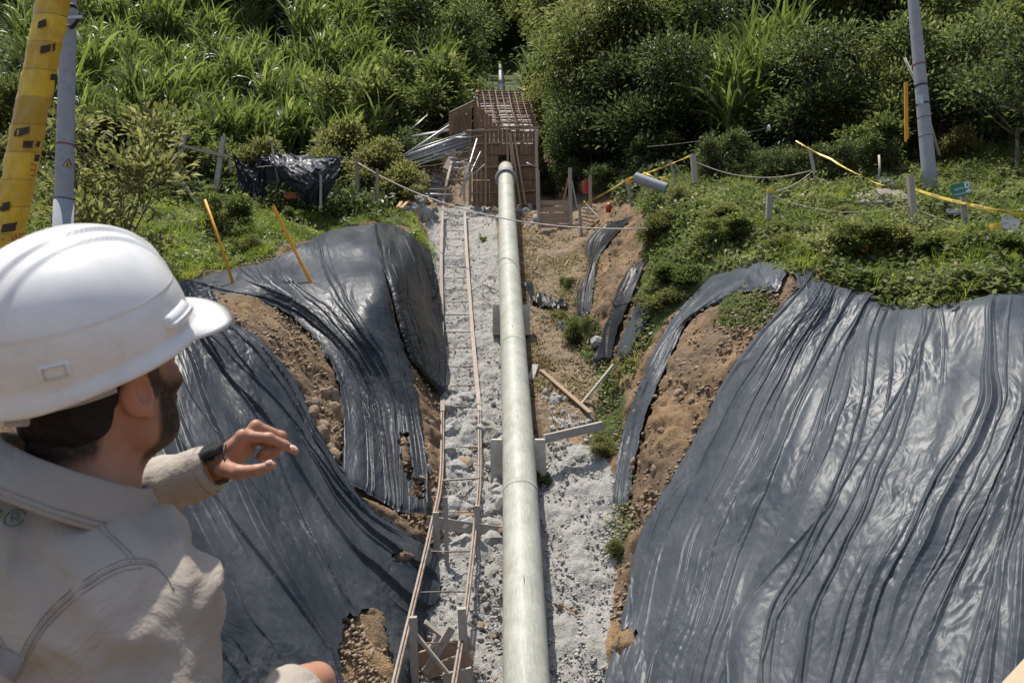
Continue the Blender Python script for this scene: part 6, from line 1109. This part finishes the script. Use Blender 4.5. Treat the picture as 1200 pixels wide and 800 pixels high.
for (x, y, Y, dx) in ((343.5, 523.7, 1.325, .5), (314.5, 540.8, 1.2545, .6)):
    c_ = at(x, y, Y); th_ = np.linspace(0, 6.283, 13)[:-1]; ax1 = unit(at(x+10, y+(3.2 if Y > 1.3 else -2.5), Y)-c_); ax2 = unit(np.cross(ax1, [0, -.8, .6])); nn = np.cross(ax2, ax1); nn = nn if nn[1] < 0 else -nn
    Vn = [c_+ax1*.0062*math.cos(a)+ax2*.0045*math.sin(a)-nn*.0016*abs(math.sin(a)) for a in th_]+[c_+nn*.0012]; mesh_np('fingernail', Vn, [(i, (i+1) % 12, 12) for i in range(12)], M['nail'], per)
# hair at the nape
def hair_sdf(P):
    p = inv(P); d = s_ell(p, (0, -.010, .03), (.084, .108, .100)); d = smin(d, s_ell(p, (0, -.060, -.040), (.060, .046, .050)), .03); d = smax(d, p[:, 1]+.024-.30*(p[:, 2]+.04), .008); d = smax(d, -(p[:, 2]+.085+.25*(p[:, 1]+.09)), .006)
    return d+.0010*np.sin(p[:, 0]*330+p[:, 2]*60)+.0012*vn3(P, 60, 410)
V, F = surface_nets(hair_sdf, HC+[-.17, -.16, -.15], HC+[.15, .17, .14], .0035); M['hair'] = simple('black hair', (.012, .009, .008), .55, .4, 90, .9, .003, spec=.3); mesh_np('hair', V, F, M['hair'], per)
# --- hard hat, a thing on his head
hat = empty('hard_hat', tuple(hw((0, 0, .03)))); tag(hat, 'white hard hat with short peak worn by the man', 'hard hat')
HT = rotx(R(10))@roty(R(5)); hc = np.array([0, -.014, .058])
def hatw(p): return hw((np.asarray(p)@HT.T)+hc)
NA, NP = 160, 46; ax_, by_, hz2 = .127, .150, .138; V = []
def hat_pt(a, f, out=0):
    """a angle (0 = right, 90 = front), f 0 rim .. 1 crown"""
    el = f*math.pi/2; ce, se = math.cos(el), math.sin(el); ce = ce**.82; x = ax_*ce*math.cos(a); y = by_*ce*math.sin(a); z = hz2*se**.95
    w_ = abs(x); rid = .0075*(1-sstep(.020, .026, w_))+.0055*(1-sstep(.040, .047, w_)); rid *= sstep(.10, .35, f)*(.55+.45*sstep(-.1, .08, y)); sidef = .004*sstep(.0, .06, z)*(1-sstep(.03, .09, z))*0
    n = np.array([x/ax_**2, y/by_**2, z/hz2**2]); n /= np.linalg.norm(n)+1e-9; return np.array([x, y, z])+n*(rid+out)
for j in range(NP+1):
    for i in range(NA): V.append(hat_pt(2*math.pi*i/NA, (j/NP)**1.0*.995))
F = [(j*NA+i, j*NA+(i+1) % NA, (j+1)*NA+(i+1) % NA, (j+1)*NA+i) for j in range(NP) for i in range(NA)]
top = len(V); V.append(hat_pt(0, 1)); F += [(NP*NA+i, NP*NA+(i+1) % NA, top) for i in range(NA)]
# rim: flares out, turns down, inner face back up
def peak(a): d_ = abs((a-math.pi/2+math.pi) % (2*math.pi)-math.pi); return (1-sstep(R(38), R(66), d_))
def back(a): d_ = abs((a+math.pi/2+math.pi) % (2*math.pi)-math.pi); return (1-sstep(R(20), R(75), d_))
rings = []
for (o_, dz_, thk) in ((.004, -.006, 0), (.009, -.011, .35), (.010, -.016, .7), (.0095, -.019, 1.), (.006, -.0185, 1.), (-.002, -.010, .2), (-.006, .02, 0), (-.010, .06, 0)):
    ring = []
    for i in range(NA):
        a = 2*math.pi*i/NA; pk = peak(a); ca, sa = math.cos(a), math.sin(a); ext = o_+pk*.050*thk; x = (ax_+ext*.85)*ca*(1+.10*pk*thk*0); y = (by_+ext)*sa; z = dz_-pk*thk*.008*(1-.0)+pk*thk*.006*(1-ca*ca*3)-back(a)*.010*min(1, thk+.3)*(dz_ < 0); ring.append(len(V)); V.append(np.array([x, y, z]))
    rings.append(ring)
prev = list(range(NA))
for ring in rings: F += [(prev[i], ring[i], ring[(i+1) % NA], prev[(i+1) % NA]) for i in range(NA)]; prev = ring
tm = NT('hard hat shell'); vh = tm.coord(); sc_ = tm.noise(9, vh, 5, .7); sc2 = tm.noise(60, tm.coord((1, .2, 1)), 4, .7)
cc_ = tm.ramp(sc_, [(.35, (.62, .61, .585)), (.6, (.72, .72, .70))]); cc_ = tm.mix(tm.ramp(sc2, [(.6, 0.), (.75, .35)]), cc_, (.58, .56, .53)); M['hat'] = tm.set(col=cc_, rough=tm.ramp(sc_, [(.3, .22), (.7, .36)]), spec=.5, sub=.0, nrm=tm.bump(sc_, .06, .003)); tm.b.inputs['Coat Weight'].default_value = .25
ho = mesh_np('shell', hatw(np.array(V)), [tuple(f) for f in F], M['hat'], hat)
def hat_box(a0, a1, z0, z1_, out, nm, th=.004, frame_=False):
    V = []; F = []; na, nz = 12, 5
    for j in range(nz+1):
        for i in range(na+1):
            a = a0+(a1-a0)*i/na; z = z0+(z1_-z0)*j/nz; f = math.asin(min(1, max(0, z/hz2)))/(math.pi/2); e = 0 if (i in (0, na) or j in (0, nz)) else out; V.append(hat_pt(a, f, e-.001))
    for j in range(nz):
        for i in range(na):
            if frame_ and 1 < i < na-2 and 0 < j < nz-1: continue
            F.append((j*(na+1)+i, j*(na+1)+i+1, (j+1)*(na+1)+i+1, (j+1)*(na+1)+i))
    mesh_np(nm, hatw(np.array(V)), F, M['hat'], hat)
hat_box(R(12), R(40), .004, .030, .008, 'accessory_slot'); hat_box(R(12), R(40), .012, .020, .012, 'accessory_slot'); hat_box(R(-52), R(-37), .006, .028, .0035, 'slot_frame', frame_=True)
hat_box(R(140), R(168), .004, .030, .008, 'accessory_slot')
mb = MB(); 
M['grey_strap'] = simple('grey strap', (.35, .35, .36), .6, .1); M['dark_strap'] = simple('black strap', (.02, .02, .022), .6, .2)
def arcband(r_, a0, a1, z0, z1_, mt, nm, dr=0):
    V = []; n_ = 24
    for i in range(n_+1):
        a = a0+(a1-a0)*i/n_
        for z in (z0, z1_): V.append(((ax_-.018+r_)*math.cos(a), (by_-.020+r_)*math.sin(a), z))
    mesh_np(nm, hatw(np.array(V)), [(2*i, 2*i+2, 2*i+3, 2*i+1) for i in range(n_)], M[mt], hat)
arcband(-.004, R(-135), R(-20), -.040, .004, 'grey_strap', 'headband'); arcband(-.0015, R(-160), R(-92), -.040, -.014, 'yellow', 'nape_pad'); arcband(.001, R(-98), R(-50), -.030, -.008, 'dark_strap', 'suspension_strap')
kb = hatw(np.array([[(ax_-.012)*math.cos(R(-72)), (by_-.012)*math.sin(R(-72)), -.038]]))[0]; mb = MB(); mb.bar(kb+[-.012, 0, 0], kb+[.012, -.004, .0], .016, .018); mb.build('ratchet_knob', M['grey_strap'], hat, bevel=.003)
for a in (R(-88), R(50)):
    c_ = np.array([(ax_+.004)*math.cos(a), (by_+.004)*math.sin(a), -.022]); n2 = np.array([math.cos(a), math.sin(a), 0]); MB().tube(hatw(np.array([c_-n2*.003, c_+n2*.003])), .011, 14).build('strap_lug', M['hat'], hat, smooth=False)
# --- shirt
def shirt_sdf(P):
    q = (P-NB)@BR; d = s_ell(q, (0, -.0, -.40), (.20, .135, .36)); d = smin(d, s_ell(q, (0, -.035, -.24), (.17, .10, .18)), .05)
    d = smin(d, s_cone(P, NB+BR@np.array([.02, -.015, -.078]), RSH+[0, 0, .0], .066, .064), .05); d = smin(d, s_cone(P, NB+BR@np.array([-.03, -.02, -.070]), LSH, .062, .062), .05)
    d = smin(d, s_cone(P, NB+BR@np.array([-.05, .055, -.10]), NB+BR@np.array([.07, .055, -.10]), .055, .055), .03)
    d = smin(d, s_cone(P, RSH+[0, 0, -.01], REL, .070, .060), .045); d = smin(d, s_cone(P, REL, RWR+(REL-RWR)*.15, .058, .040), .03)
    d = smin(d, s_cone(P, LSH, LEL, .066, .056), .04); d = smin(d, s_cone(P, LEL, LWR+(LEL-LWR)*.06, .060, .042), .03)
    d = smax(d, -s_cone(P, NB+[.005, .01, -.03], NB+[.0, .03, .15], .066, .10), .010)
    # end of the left sleeve, hem
    dl = unit(LWR-LEL); d = np.where(np.linalg.norm(P-LWR, axis=1) < .17, smax(d, (P-LWR)@dl-.002, .004), d); dr2 = unit(RWR-REL); d = np.where(np.linalg.norm(P-RWR, axis=1) < .12, smax(d, (P-RWR)@dr2+.012, .004), d)
    w_ = .009*vn3(P, 8, 401)+.008*(1-np.abs(vn3(P, 10, 402))*2.4)+.0035*(1-np.abs(vn3(P, 24, 406))*2)+.002*vn3(P, 40, 403); foil = np.exp(-np.linalg.norm(P-RSH-[.01, .03, .03], axis=1)**2/.05**2); w_ = w_*(1+1.2*foil)
    sl = np.clip(((P-LEL)@dl)/np.linalg.norm(LWR-LEL), 0, 1)*(np.linalg.norm(P-(LEL+LWR)/2, axis=1) < .24); w_ = w_+.0045*(1-np.abs(np.sin(((P-LEL)@dl)*70+4*vn3(P, 9, 405)))*1.6)*(sl > 0)*(1-sstep(.68, .78, sl)); w_ = w_*(1-.7*sstep(.76, .84, sl))
    wr = (1-sstep(.0, .045, np.abs((P-RSH-[.0, -.0, -.0])@unit(np.array([.55, .2, .8])))))*0; return d-w_-wr
V, F = surface_nets(shirt_sdf, (-1.02, .70, -.78), (-.20, 1.42, .02), .0065)
t = NT('beige cotton'); v = t.coord(); wv = t.noise(420, v, 2); wr = t.noise(9, v, 5, .6, 1.2); wr2 = t.noise(34, v, 4, .6, .8)
c = t.ramp(t.noise(5, v, 3), [(.3, (.31, .27, .225)), (.7, (.38, .335, .28))]); M['shirt'] = t.set(col=c, rough=.85, spec=.2, nrm=t.bump(wv, .3, .0008, t.bump(wr2, .25, .004, t.bump(wr, .6, .02)))); M['seam'] = simple('seam shade', (.29, .255, .215), .85, .15, 60, .5, .002); M['stitch'] = simple('stitch thread', (.52, .47, .41), .8, .1, 90, 0)
M['patch_grey'] = simple('grey tape patch', (.20, .19, .185), .7, .15, 40, .3, .001)
sho = mesh_np('shirt', V, F, M['shirt'], per); shv = V; shF = F
from mathutils.bvhtree import BVHTree
def bvh(V, F): return BVHTree.FromPolygons([tuple(x) for x in V], [tuple(int(i) for i in f) for f in F])
def hitter(bt):
    def f(x, y, off=.001):
        d_ = raydir(x, y); d_ = d_/np.linalg.norm(d_); h = bt.ray_cast(Vector((0, 0, 0)), Vector(d_))
        return None if h[0] is None else np.array(h[0])+np.array(h[1] if h[1].dot(Vector(d_)) < 0 else -h[1])*off
    return f
hs = hitter(bvh(V, F))
def on_cloth(h, pts, n, off): return [p for p in (h(x, y, off) for x, y in pl(np.array(pts, float), n)) if p is not None]
def sm_(W, k=2):
    W = np.array(W)
    for _ in range(k): W[1:-1] = (W[:-2]+2*W[1:-1]+W[2:])/4
    return W
def seam(h, pts, r_=.0011, mat='seam', n=40, off=.0005, nm='seam', dash=False):
    W = sm_(on_cloth(h, pts, n, off), 1)
    if len(W) < 4: return
    if not dash: MB().tube(W, r_, 5).build(nm, M[mat], per, smooth=True); return
    mb = MB(); s_ = np.concatenate([[0], np.cumsum(np.linalg.norm(np.diff(W, axis=0), axis=1))]); x = 0
    while x < s_[-1]-.004: a = np.array([np.interp(x, s_, W[:, k]) for k in range(3)]); b = np.array([np.interp(x+.0028, s_, W[:, k]) for k in range(3)]); mb.tube([a, b], r_, 4); x += .0046
    mb.build('stitching', M[mat], per)
arm = [(20, 790), (30, 765), (52, 730), (80, 702), (110, 680), (140, 664), (165, 660), (185, 665), (199, 680), (203, 690)]
seam(hs, arm, .0014); seam(hs, [(x-3, y-6) for x, y in arm], .0010); seam(hs, [(x-1.5, y-3.2) for x, y in arm], .0007, 'stitch', 70, .0010, dash=True); seam(hs, [(x+2, y+5) for x, y in arm[:7]], .0008)
seam(hs, [(114, 612), (122, 625), (140, 640), (155, 660)], .0011); seam(hs, [(121, 612), (129, 624), (147, 640), (162, 659)], .0009)
seam(hs, [(90, 585), (92, 600)], .0010); seam(hs, [(100, 588), (101, 604)], .0010)
seam(hs, [(0, 745), (10, 770), (18, 800)], .0010)
def cloth_patch(h, q, mat, nm, n=8, off=.0018):
    q = [np.array(p_, float) for p_ in q]; V = []
    for j in range(n):
        for i in range(n): a = q[0]+(q[1]-q[0])*i/(n-1); b = q[3]+(q[2]-q[3])*i/(n-1); p_ = h(*(a+(b-a)*j/(n-1)), off); V.append(p_ if p_ is not None else V[-1])
    mesh_np(nm, np.array(V), [(j*n+i, j*n+i+1, (j+1)*n+i+1, (j+1)*n+i) for j in range(n-1) for i in range(n-1)], M[mat], per)
cloth_patch(hs, [(-8, 752), (30, 770), (17, 798), (-12, 780)], 'patch_grey', 'grey_patch')
# printed mark on the back yoke
M['print_green'] = simple('green print', (.10, .19, .15), .8, .1)
M['print_lime'] = simple('lime print', (.20, .42, .10), .8, .1)
seam(hs, [(17+12.5*math.cos(a), 607+9*math.sin(a)-3*math.cos(a)) for a in np.linspace(0.5, 6.2, 22)], .0011, 'print_green', 44, .0004, 'printed_mark'); seam(hs, [(13, 611), (14, 603), (20, 601), (21, 606), (15, 607), (22, 610)], .0007, 'print_green', 24, .0004, 'printed_mark'); seam(hs, [(-2, 596), (1, 603), (-3, 609)], .0016, 'print_lime', 12, .0004, 'printed_mark')
# collar
V = []; UV_ = []; nA, nT = 90, 14
CT = rotx(R(-16))@roty(R(15))
for i in range(nA+1):
    f = i/nA; a = R(-90-168)+f*R(336)  # around the neck, -90 = nape
    fr_ = abs(f-.5)*2; ca, sa = math.cos(a), math.sin(a)
    for j in range(nT+1):
        g_ = j/nT; 
        if g_ < .28: k = g_/.28; r_ = .073+.004*k; z = -.035+.048*k
        elif g_ < .42: k = (g_-.28)/.14; r_ = .077+.006*math.sin(k*math.pi/2)+.002; z = .013+.003*math.sin(k*math.pi)
        else: k = (g_-.42)/.58; r_ = .084+.030*k**.75; z = .013-(.046+.018*fr_**2)*k
        r_ *= 1.07; y_ = 1.08*r_*sa-.004; x_ = r_*ca*1.05; tip = max(0, fr_-.8)/.2; z -= .014*fr_**2; y_ += .018*tip*k if g_ > .42 else 0
        w2 = .0016*math.sin(f*31+g_*4)+.001*math.sin(f*67); V.append(np.array([x_*(1+w2*6), y_*(1+w2*6), z]))
V = np.array(V)@CT.T; V = bw(V+np.array([.008, .0, .002])); F = [(i*(nT+1)+j, (i+1)*(nT+1)+j, (i+1)*(nT+1)+j+1, i*(nT+1)+j+1) for i in range(nA) for j in range(nT)]
co = mesh_np('collar', V, F, M['shirt'], per); md_ = co.modifiers.new('s', 'SOLIDIFY'); md_.thickness = .0028; md_.offset = 0
G3 = V.reshape(nA+1, nT+1, 3)
for (row, e_) in ((nT-1, .0018), (nT-2, .0018)):
    W = G3[:, row]; n3 = W-NB; n3[:, 2] = 0; n3 = unitrows(n3); MB().tube(W+n3*e_*1.3, .0009, 5).build('seam', M['seam'], per, smooth=True)
# cuff of the left sleeve
dl = unit(LWR-LEL); d_, s_, u_ = frame(dl); V = []; nA = 48; prof = [(-.060, .0445), (-.058, .0462), (-.03, .0448), (-.004, .0432), (.000, .0425), (.000, .0395), (-.02, .038)]
for (x, r_) in prof:
    for k in range(nA): a = 2*math.pi*k/nA; rr = r_+.0012*math.sin(3*a+x*60)+.0008*math.sin(7*a); V.append(LWR+dl*(x-.002)+rr*(s_*math.cos(a)*.92+u_*math.sin(a)))
mesh_np('cuff', np.array(V), [(i*nA+k, i*nA+(k+1) % nA, (i+1)*nA+(k+1) % nA, (i+1)*nA+k) for i in range(len(prof)-1) for k in range(nA)], M['shirt'], per)
for x in (-.006, -.052):
    MB().tube([LWR+dl*x+.0445*(s_*math.cos(a)*.92+u_*math.sin(a)) for a in np.linspace(0, 6.29, 40)], .0008, 5, cap=False).build('seam', M['seam'], per, smooth=True)
dr2 = unit(RWR-REL); d3, s3, u3 = frame(dr2); V = []
for (x, r_) in [(-.06, .044), (-.055, .047), (-.01, .0455), (-.006, .044), (-.006, .040), (-.03, .038)]:
    for k in range(nA): a = 2*math.pi*k/nA; V.append(RWR+dr2*x+r_*(s3*math.cos(a)+u3*math.sin(a)))
mesh_np('cuff', np.array(V), [(i*nA+k, i*nA+(k+1) % nA, (i+1)*nA+(k+1) % nA, (i+1)*nA+k) for i in range(5) for k in range(nA)], M['shirt'], per)
# trousers and boots (below the picture)
def tr_sdf(P):
    q = P-np.array([NB[0], NB[1], 0]); q = q@BR; d = s_ell(q, (0, 0, -.78), (.17, .12, .14))
    for s_ in (-1, 1): d = smin(d, s_cone(q, (s_*.09, 0, -.80), (s_*.11, .02, -1.22), .095, .068), .05); d = smin(d, s_cone(q, (s_*.11, .02, -1.22), (s_*.12, -.01, -1.62), .070, .055), .03)
    return d
V, F = surface_nets(tr_sdf, (NB[0]-.32, NB[1]-.3, -1.68), (NB[0]+.32, NB[1]+.3, -.6), .012); mesh_np('trousers', V, F, simple('blue trousers', (.05, .07, .12), .85, .2, 20), per)
def bt_sdf(P): 
    q = (P-np.array([NB[0], NB[1], 0]))@BR; d = None
    for s_ in (-1, 1): e = smin(s_cone(q, (s_*.12, -.02, -1.55), (s_*.12, -.02, -1.66), .05, .045), s_cone(q, (s_*.12, -.03, -1.66), (s_*.13, .14, -1.67), .042, .040), .03); d = e if d is None else np.minimum(d, e)
    return smax(d, -(P[:, 2]+1.70), .005)
V, F = surface_nets(bt_sdf, (NB[0]-.32, NB[1]-.35, -1.72), (NB[0]+.35, NB[1]+.35, -1.45), .01); mesh_np('boots', V, F, M['black'], per)
# --- wrist watch, bracelet: things on his wrist
wd = unit(W0-LWR+(LWR-LEL)*.15); d_, s_, u_ = frame(wd); WC = LWR+wd*.017
wt = empty('wrist_watch', tuple(WC)); tag(wt, 'chunky black wrist watch with brown inner strap on the man\'s left wrist', 'watch')
def band(c0_, r_, h_, th, nm, mt, par, a0=0, a1=6.2832, sq=.9):
    V = []; n_ = 40
    for i in range(n_+1):
        a = a0+(a1-a0)*i/n_
        for (x, rr) in ((-h_/2, r_), (-h_/2+.002, r_+th), (h_/2-.002, r_+th), (h_/2, r_)): V.append(c0_+wd*x+rr*(s_*math.cos(a)*sq+u_*math.sin(a)))
    return mesh_np(nm, np.array(V), [(i*4+k, i*4+k+1, i*4+k+5, i*4+k+4) for i in range(n_) for k in range(3)], M[mt] if isinstance(mt, str) else mt, par)
M['strap_brown'] = simple('brown strap', (.16, .075, .025), .6, .2, 30); M['lcd'] = simple('watch glass', (.03, .035, .035), .12, .1, 8, 0, spec=.8)
band(WC, .0278, .024, .0022, 'strap', 'strap_brown', wt); 
upw = unit(np.array([-.30, -.35, .9])); upw = unit(upw-wd*np.dot(upw, wd)); cw = WC+upw*.0305; side = np.cross(wd, upw)
def disc(c_, n_, r_, h_, nm, mt, sqz=1.0):
    V = []; k_ = 28; e1_ = wd; e2_ = side
    for (rr, hh) in ((r_*.9, 0), (r_, h_*.2), (r_, h_*.75), (r_*.9, h_), (0, h_)):
        for i in range(k_): a = 6.2832*i/k_; V.append(c_+n_*hh+rr*(e1_*math.cos(a)+e2_*math.sin(a)*sqz))
    mesh_np(nm, np.array(V), [(j*k_+i, j*k_+(i+1) % k_, (j+1)*k_+(i+1) % k_, (j+1)*k_+i) for j in range(4) for i in range(k_)], M[mt], wt, False)
disc(cw-upw*.006, upw, .0225, .013, 'watch_case', 'black', 1.05); disc(cw+upw*.0068, upw, .0175, .0012, 'watch_face', 'lcd', 1.05)
band(WC-wd*.003, .0292, .021, .0030, 'outer_strap', 'black', wt, R(20), R(150)); band(WC-wd*.003, .0292, .021, .0030, 'outer_strap', 'black', wt, R(-160), R(-60)); band(WC+wd*.001, .0305, .014, .003, 'clasp', 'galv', wt, R(-110), R(-80))
br_ = MB().tube([WC+wd*.021+.0288*(s_*math.cos(a)*.9+u_*math.sin(a))+wd*.004*math.sin(a) for a in np.linspace(0, 6.2832, 40)], .0014, 6, cap=False).build('bracelet', M['black'], None, smooth=True, loc=WC); tag(br_, 'thin black cord bracelet next to the watch on the man\'s wrist', 'bracelet')
# --- two distant workers on the formwork deck
def worker(px_, py_foot, Y, yaw, hatcol, shirtcol, lb, lbh):
    b = at(px_, py_foot, Y); e = empty('person', tuple(b)); tag(e, lb, 'person'); Rz = rotz(yaw); 
    def w2(p): return np.asarray(p, float)@Rz.T+b
    def skin_(P):
        q = (P-b)@Rz; d = s_ell(q, (0, .02, 1.58), (.078, .095, .115)); d = smin(d, s_cone(q, (0, 0, 1.52), (0, 0, 1.38), .055, .06), .02); d = smin(d, s_ell(q, (0, .11, 1.57), (.015, .02, .02)), .01)
        for s_ in (-1, 1):
            d = smin(d, s_cone(q, (s_*.19, 0, 1.36), (s_*.24, .06, 1.10), .045, .036), .03); d = smin(d, s_cone(q, (s_*.24, .06, 1.10), (s_*.18, .28, 1.02), .036, .025), .02); d = smin(d, s_ell(q, (s_*.16, .34, 1.01), (.035, .06, .025)), .02)
            d = smin(d, s_cone(q, (s_*.1, 0, .9), (s_*.11, .03, .48), .08, .055), .04); d = smin(d, s_cone(q, (s_*.11, .03, .48), (s_*.12, 0, .08), .055, .04), .02)
        return smin(d, s_ell(q, (0, 0, 1.15), (.17, .11, .28)), .04)
    V, F = surface_nets(skin_, b+[-.5, -.5, -.05], b+[.5, .5, 1.8], .03); mesh_np('body', V, F, M['skin'], e, attrs={'zone': np.zeros((len(V), 3))})
    def sh_(P):
        q = (P-b)@Rz; d = s_ell(q, (0, 0, 1.14), (.20, .14, .32))
        for s_ in (-1, 1): d = smin(d, s_cone(q, (s_*.18, 0, 1.36), (s_*.24, .06, 1.12), .065, .055), .04); d = smin(d, s_cone(q, (s_*.24, .06, 1.10), (s_*.19, .22, 1.04), .05, .04), .02)
        return smax(d, -(q[:, 2]-.85), .02)
    V, F = surface_nets(sh_, b+[-.5, -.5, .7], b+[.5, .5, 1.6], .03); mesh_np('shirt', V, F, simple('worker shirt', shirtcol, .8), e)
    def tr_(P):
        q = (P-b)@Rz; d = s_ell(q, (0, 0, .9), (.16, .12, .12))
        for s_ in (-1, 1): d = smin(d, s_cone(q, (s_*.1, 0, .88), (s_*.11, .03, .48), .095, .07), .04); d = smin(d, s_cone(q, (s_*.11, .03, .48), (s_*.12, 0, .06), .07, .06), .02)
        return d
    V, F = surface_nets(tr_, b+[-.4, -.4, -.05], b+[.4, .4, 1.1], .03); mesh_np('trousers', V, F, simple('worker trousers', (.03, .04, .07), .8), e)
    V = []; n_ = 20
    for (r_, z) in ((.155, 0), (.125, .01), (.12, .06), (.09, .12), (.04, .145), (0, .15)):
        for i in range(n_): a = 6.2832*i/n_; V.append(w2((r_*math.cos(a)*.88, r_*math.sin(a)*1.05+.02, 1.63+z)))
    h_ = mesh_np('hard_hat', V, [(j*n_+i, j*n_+(i+1) % n_, (j+1)*n_+(i+1) % n_, (j+1)*n_+i) for j in range(5) for i in range(n_)], simple('worker hat', hatcol, .4), None, loc=w2((0, 0, 1.63))); tag(h_, lbh, 'hard hat')
worker(615, 138, 43, R(80), (.75, .45, .03), (.30, .28, .27), 'tiny worker with yellow hat standing at the right end of the formwork deck', 'tiny yellow hard hat at the right end of the formwork deck')
worker(559, 140, 43, R(-60), (.70, .22, .03), (.05, .055, .07), 'tiny dark-clothed worker with orange hat at the left end of the formwork deck', 'tiny orange hard hat at the left end of the formwork deck')
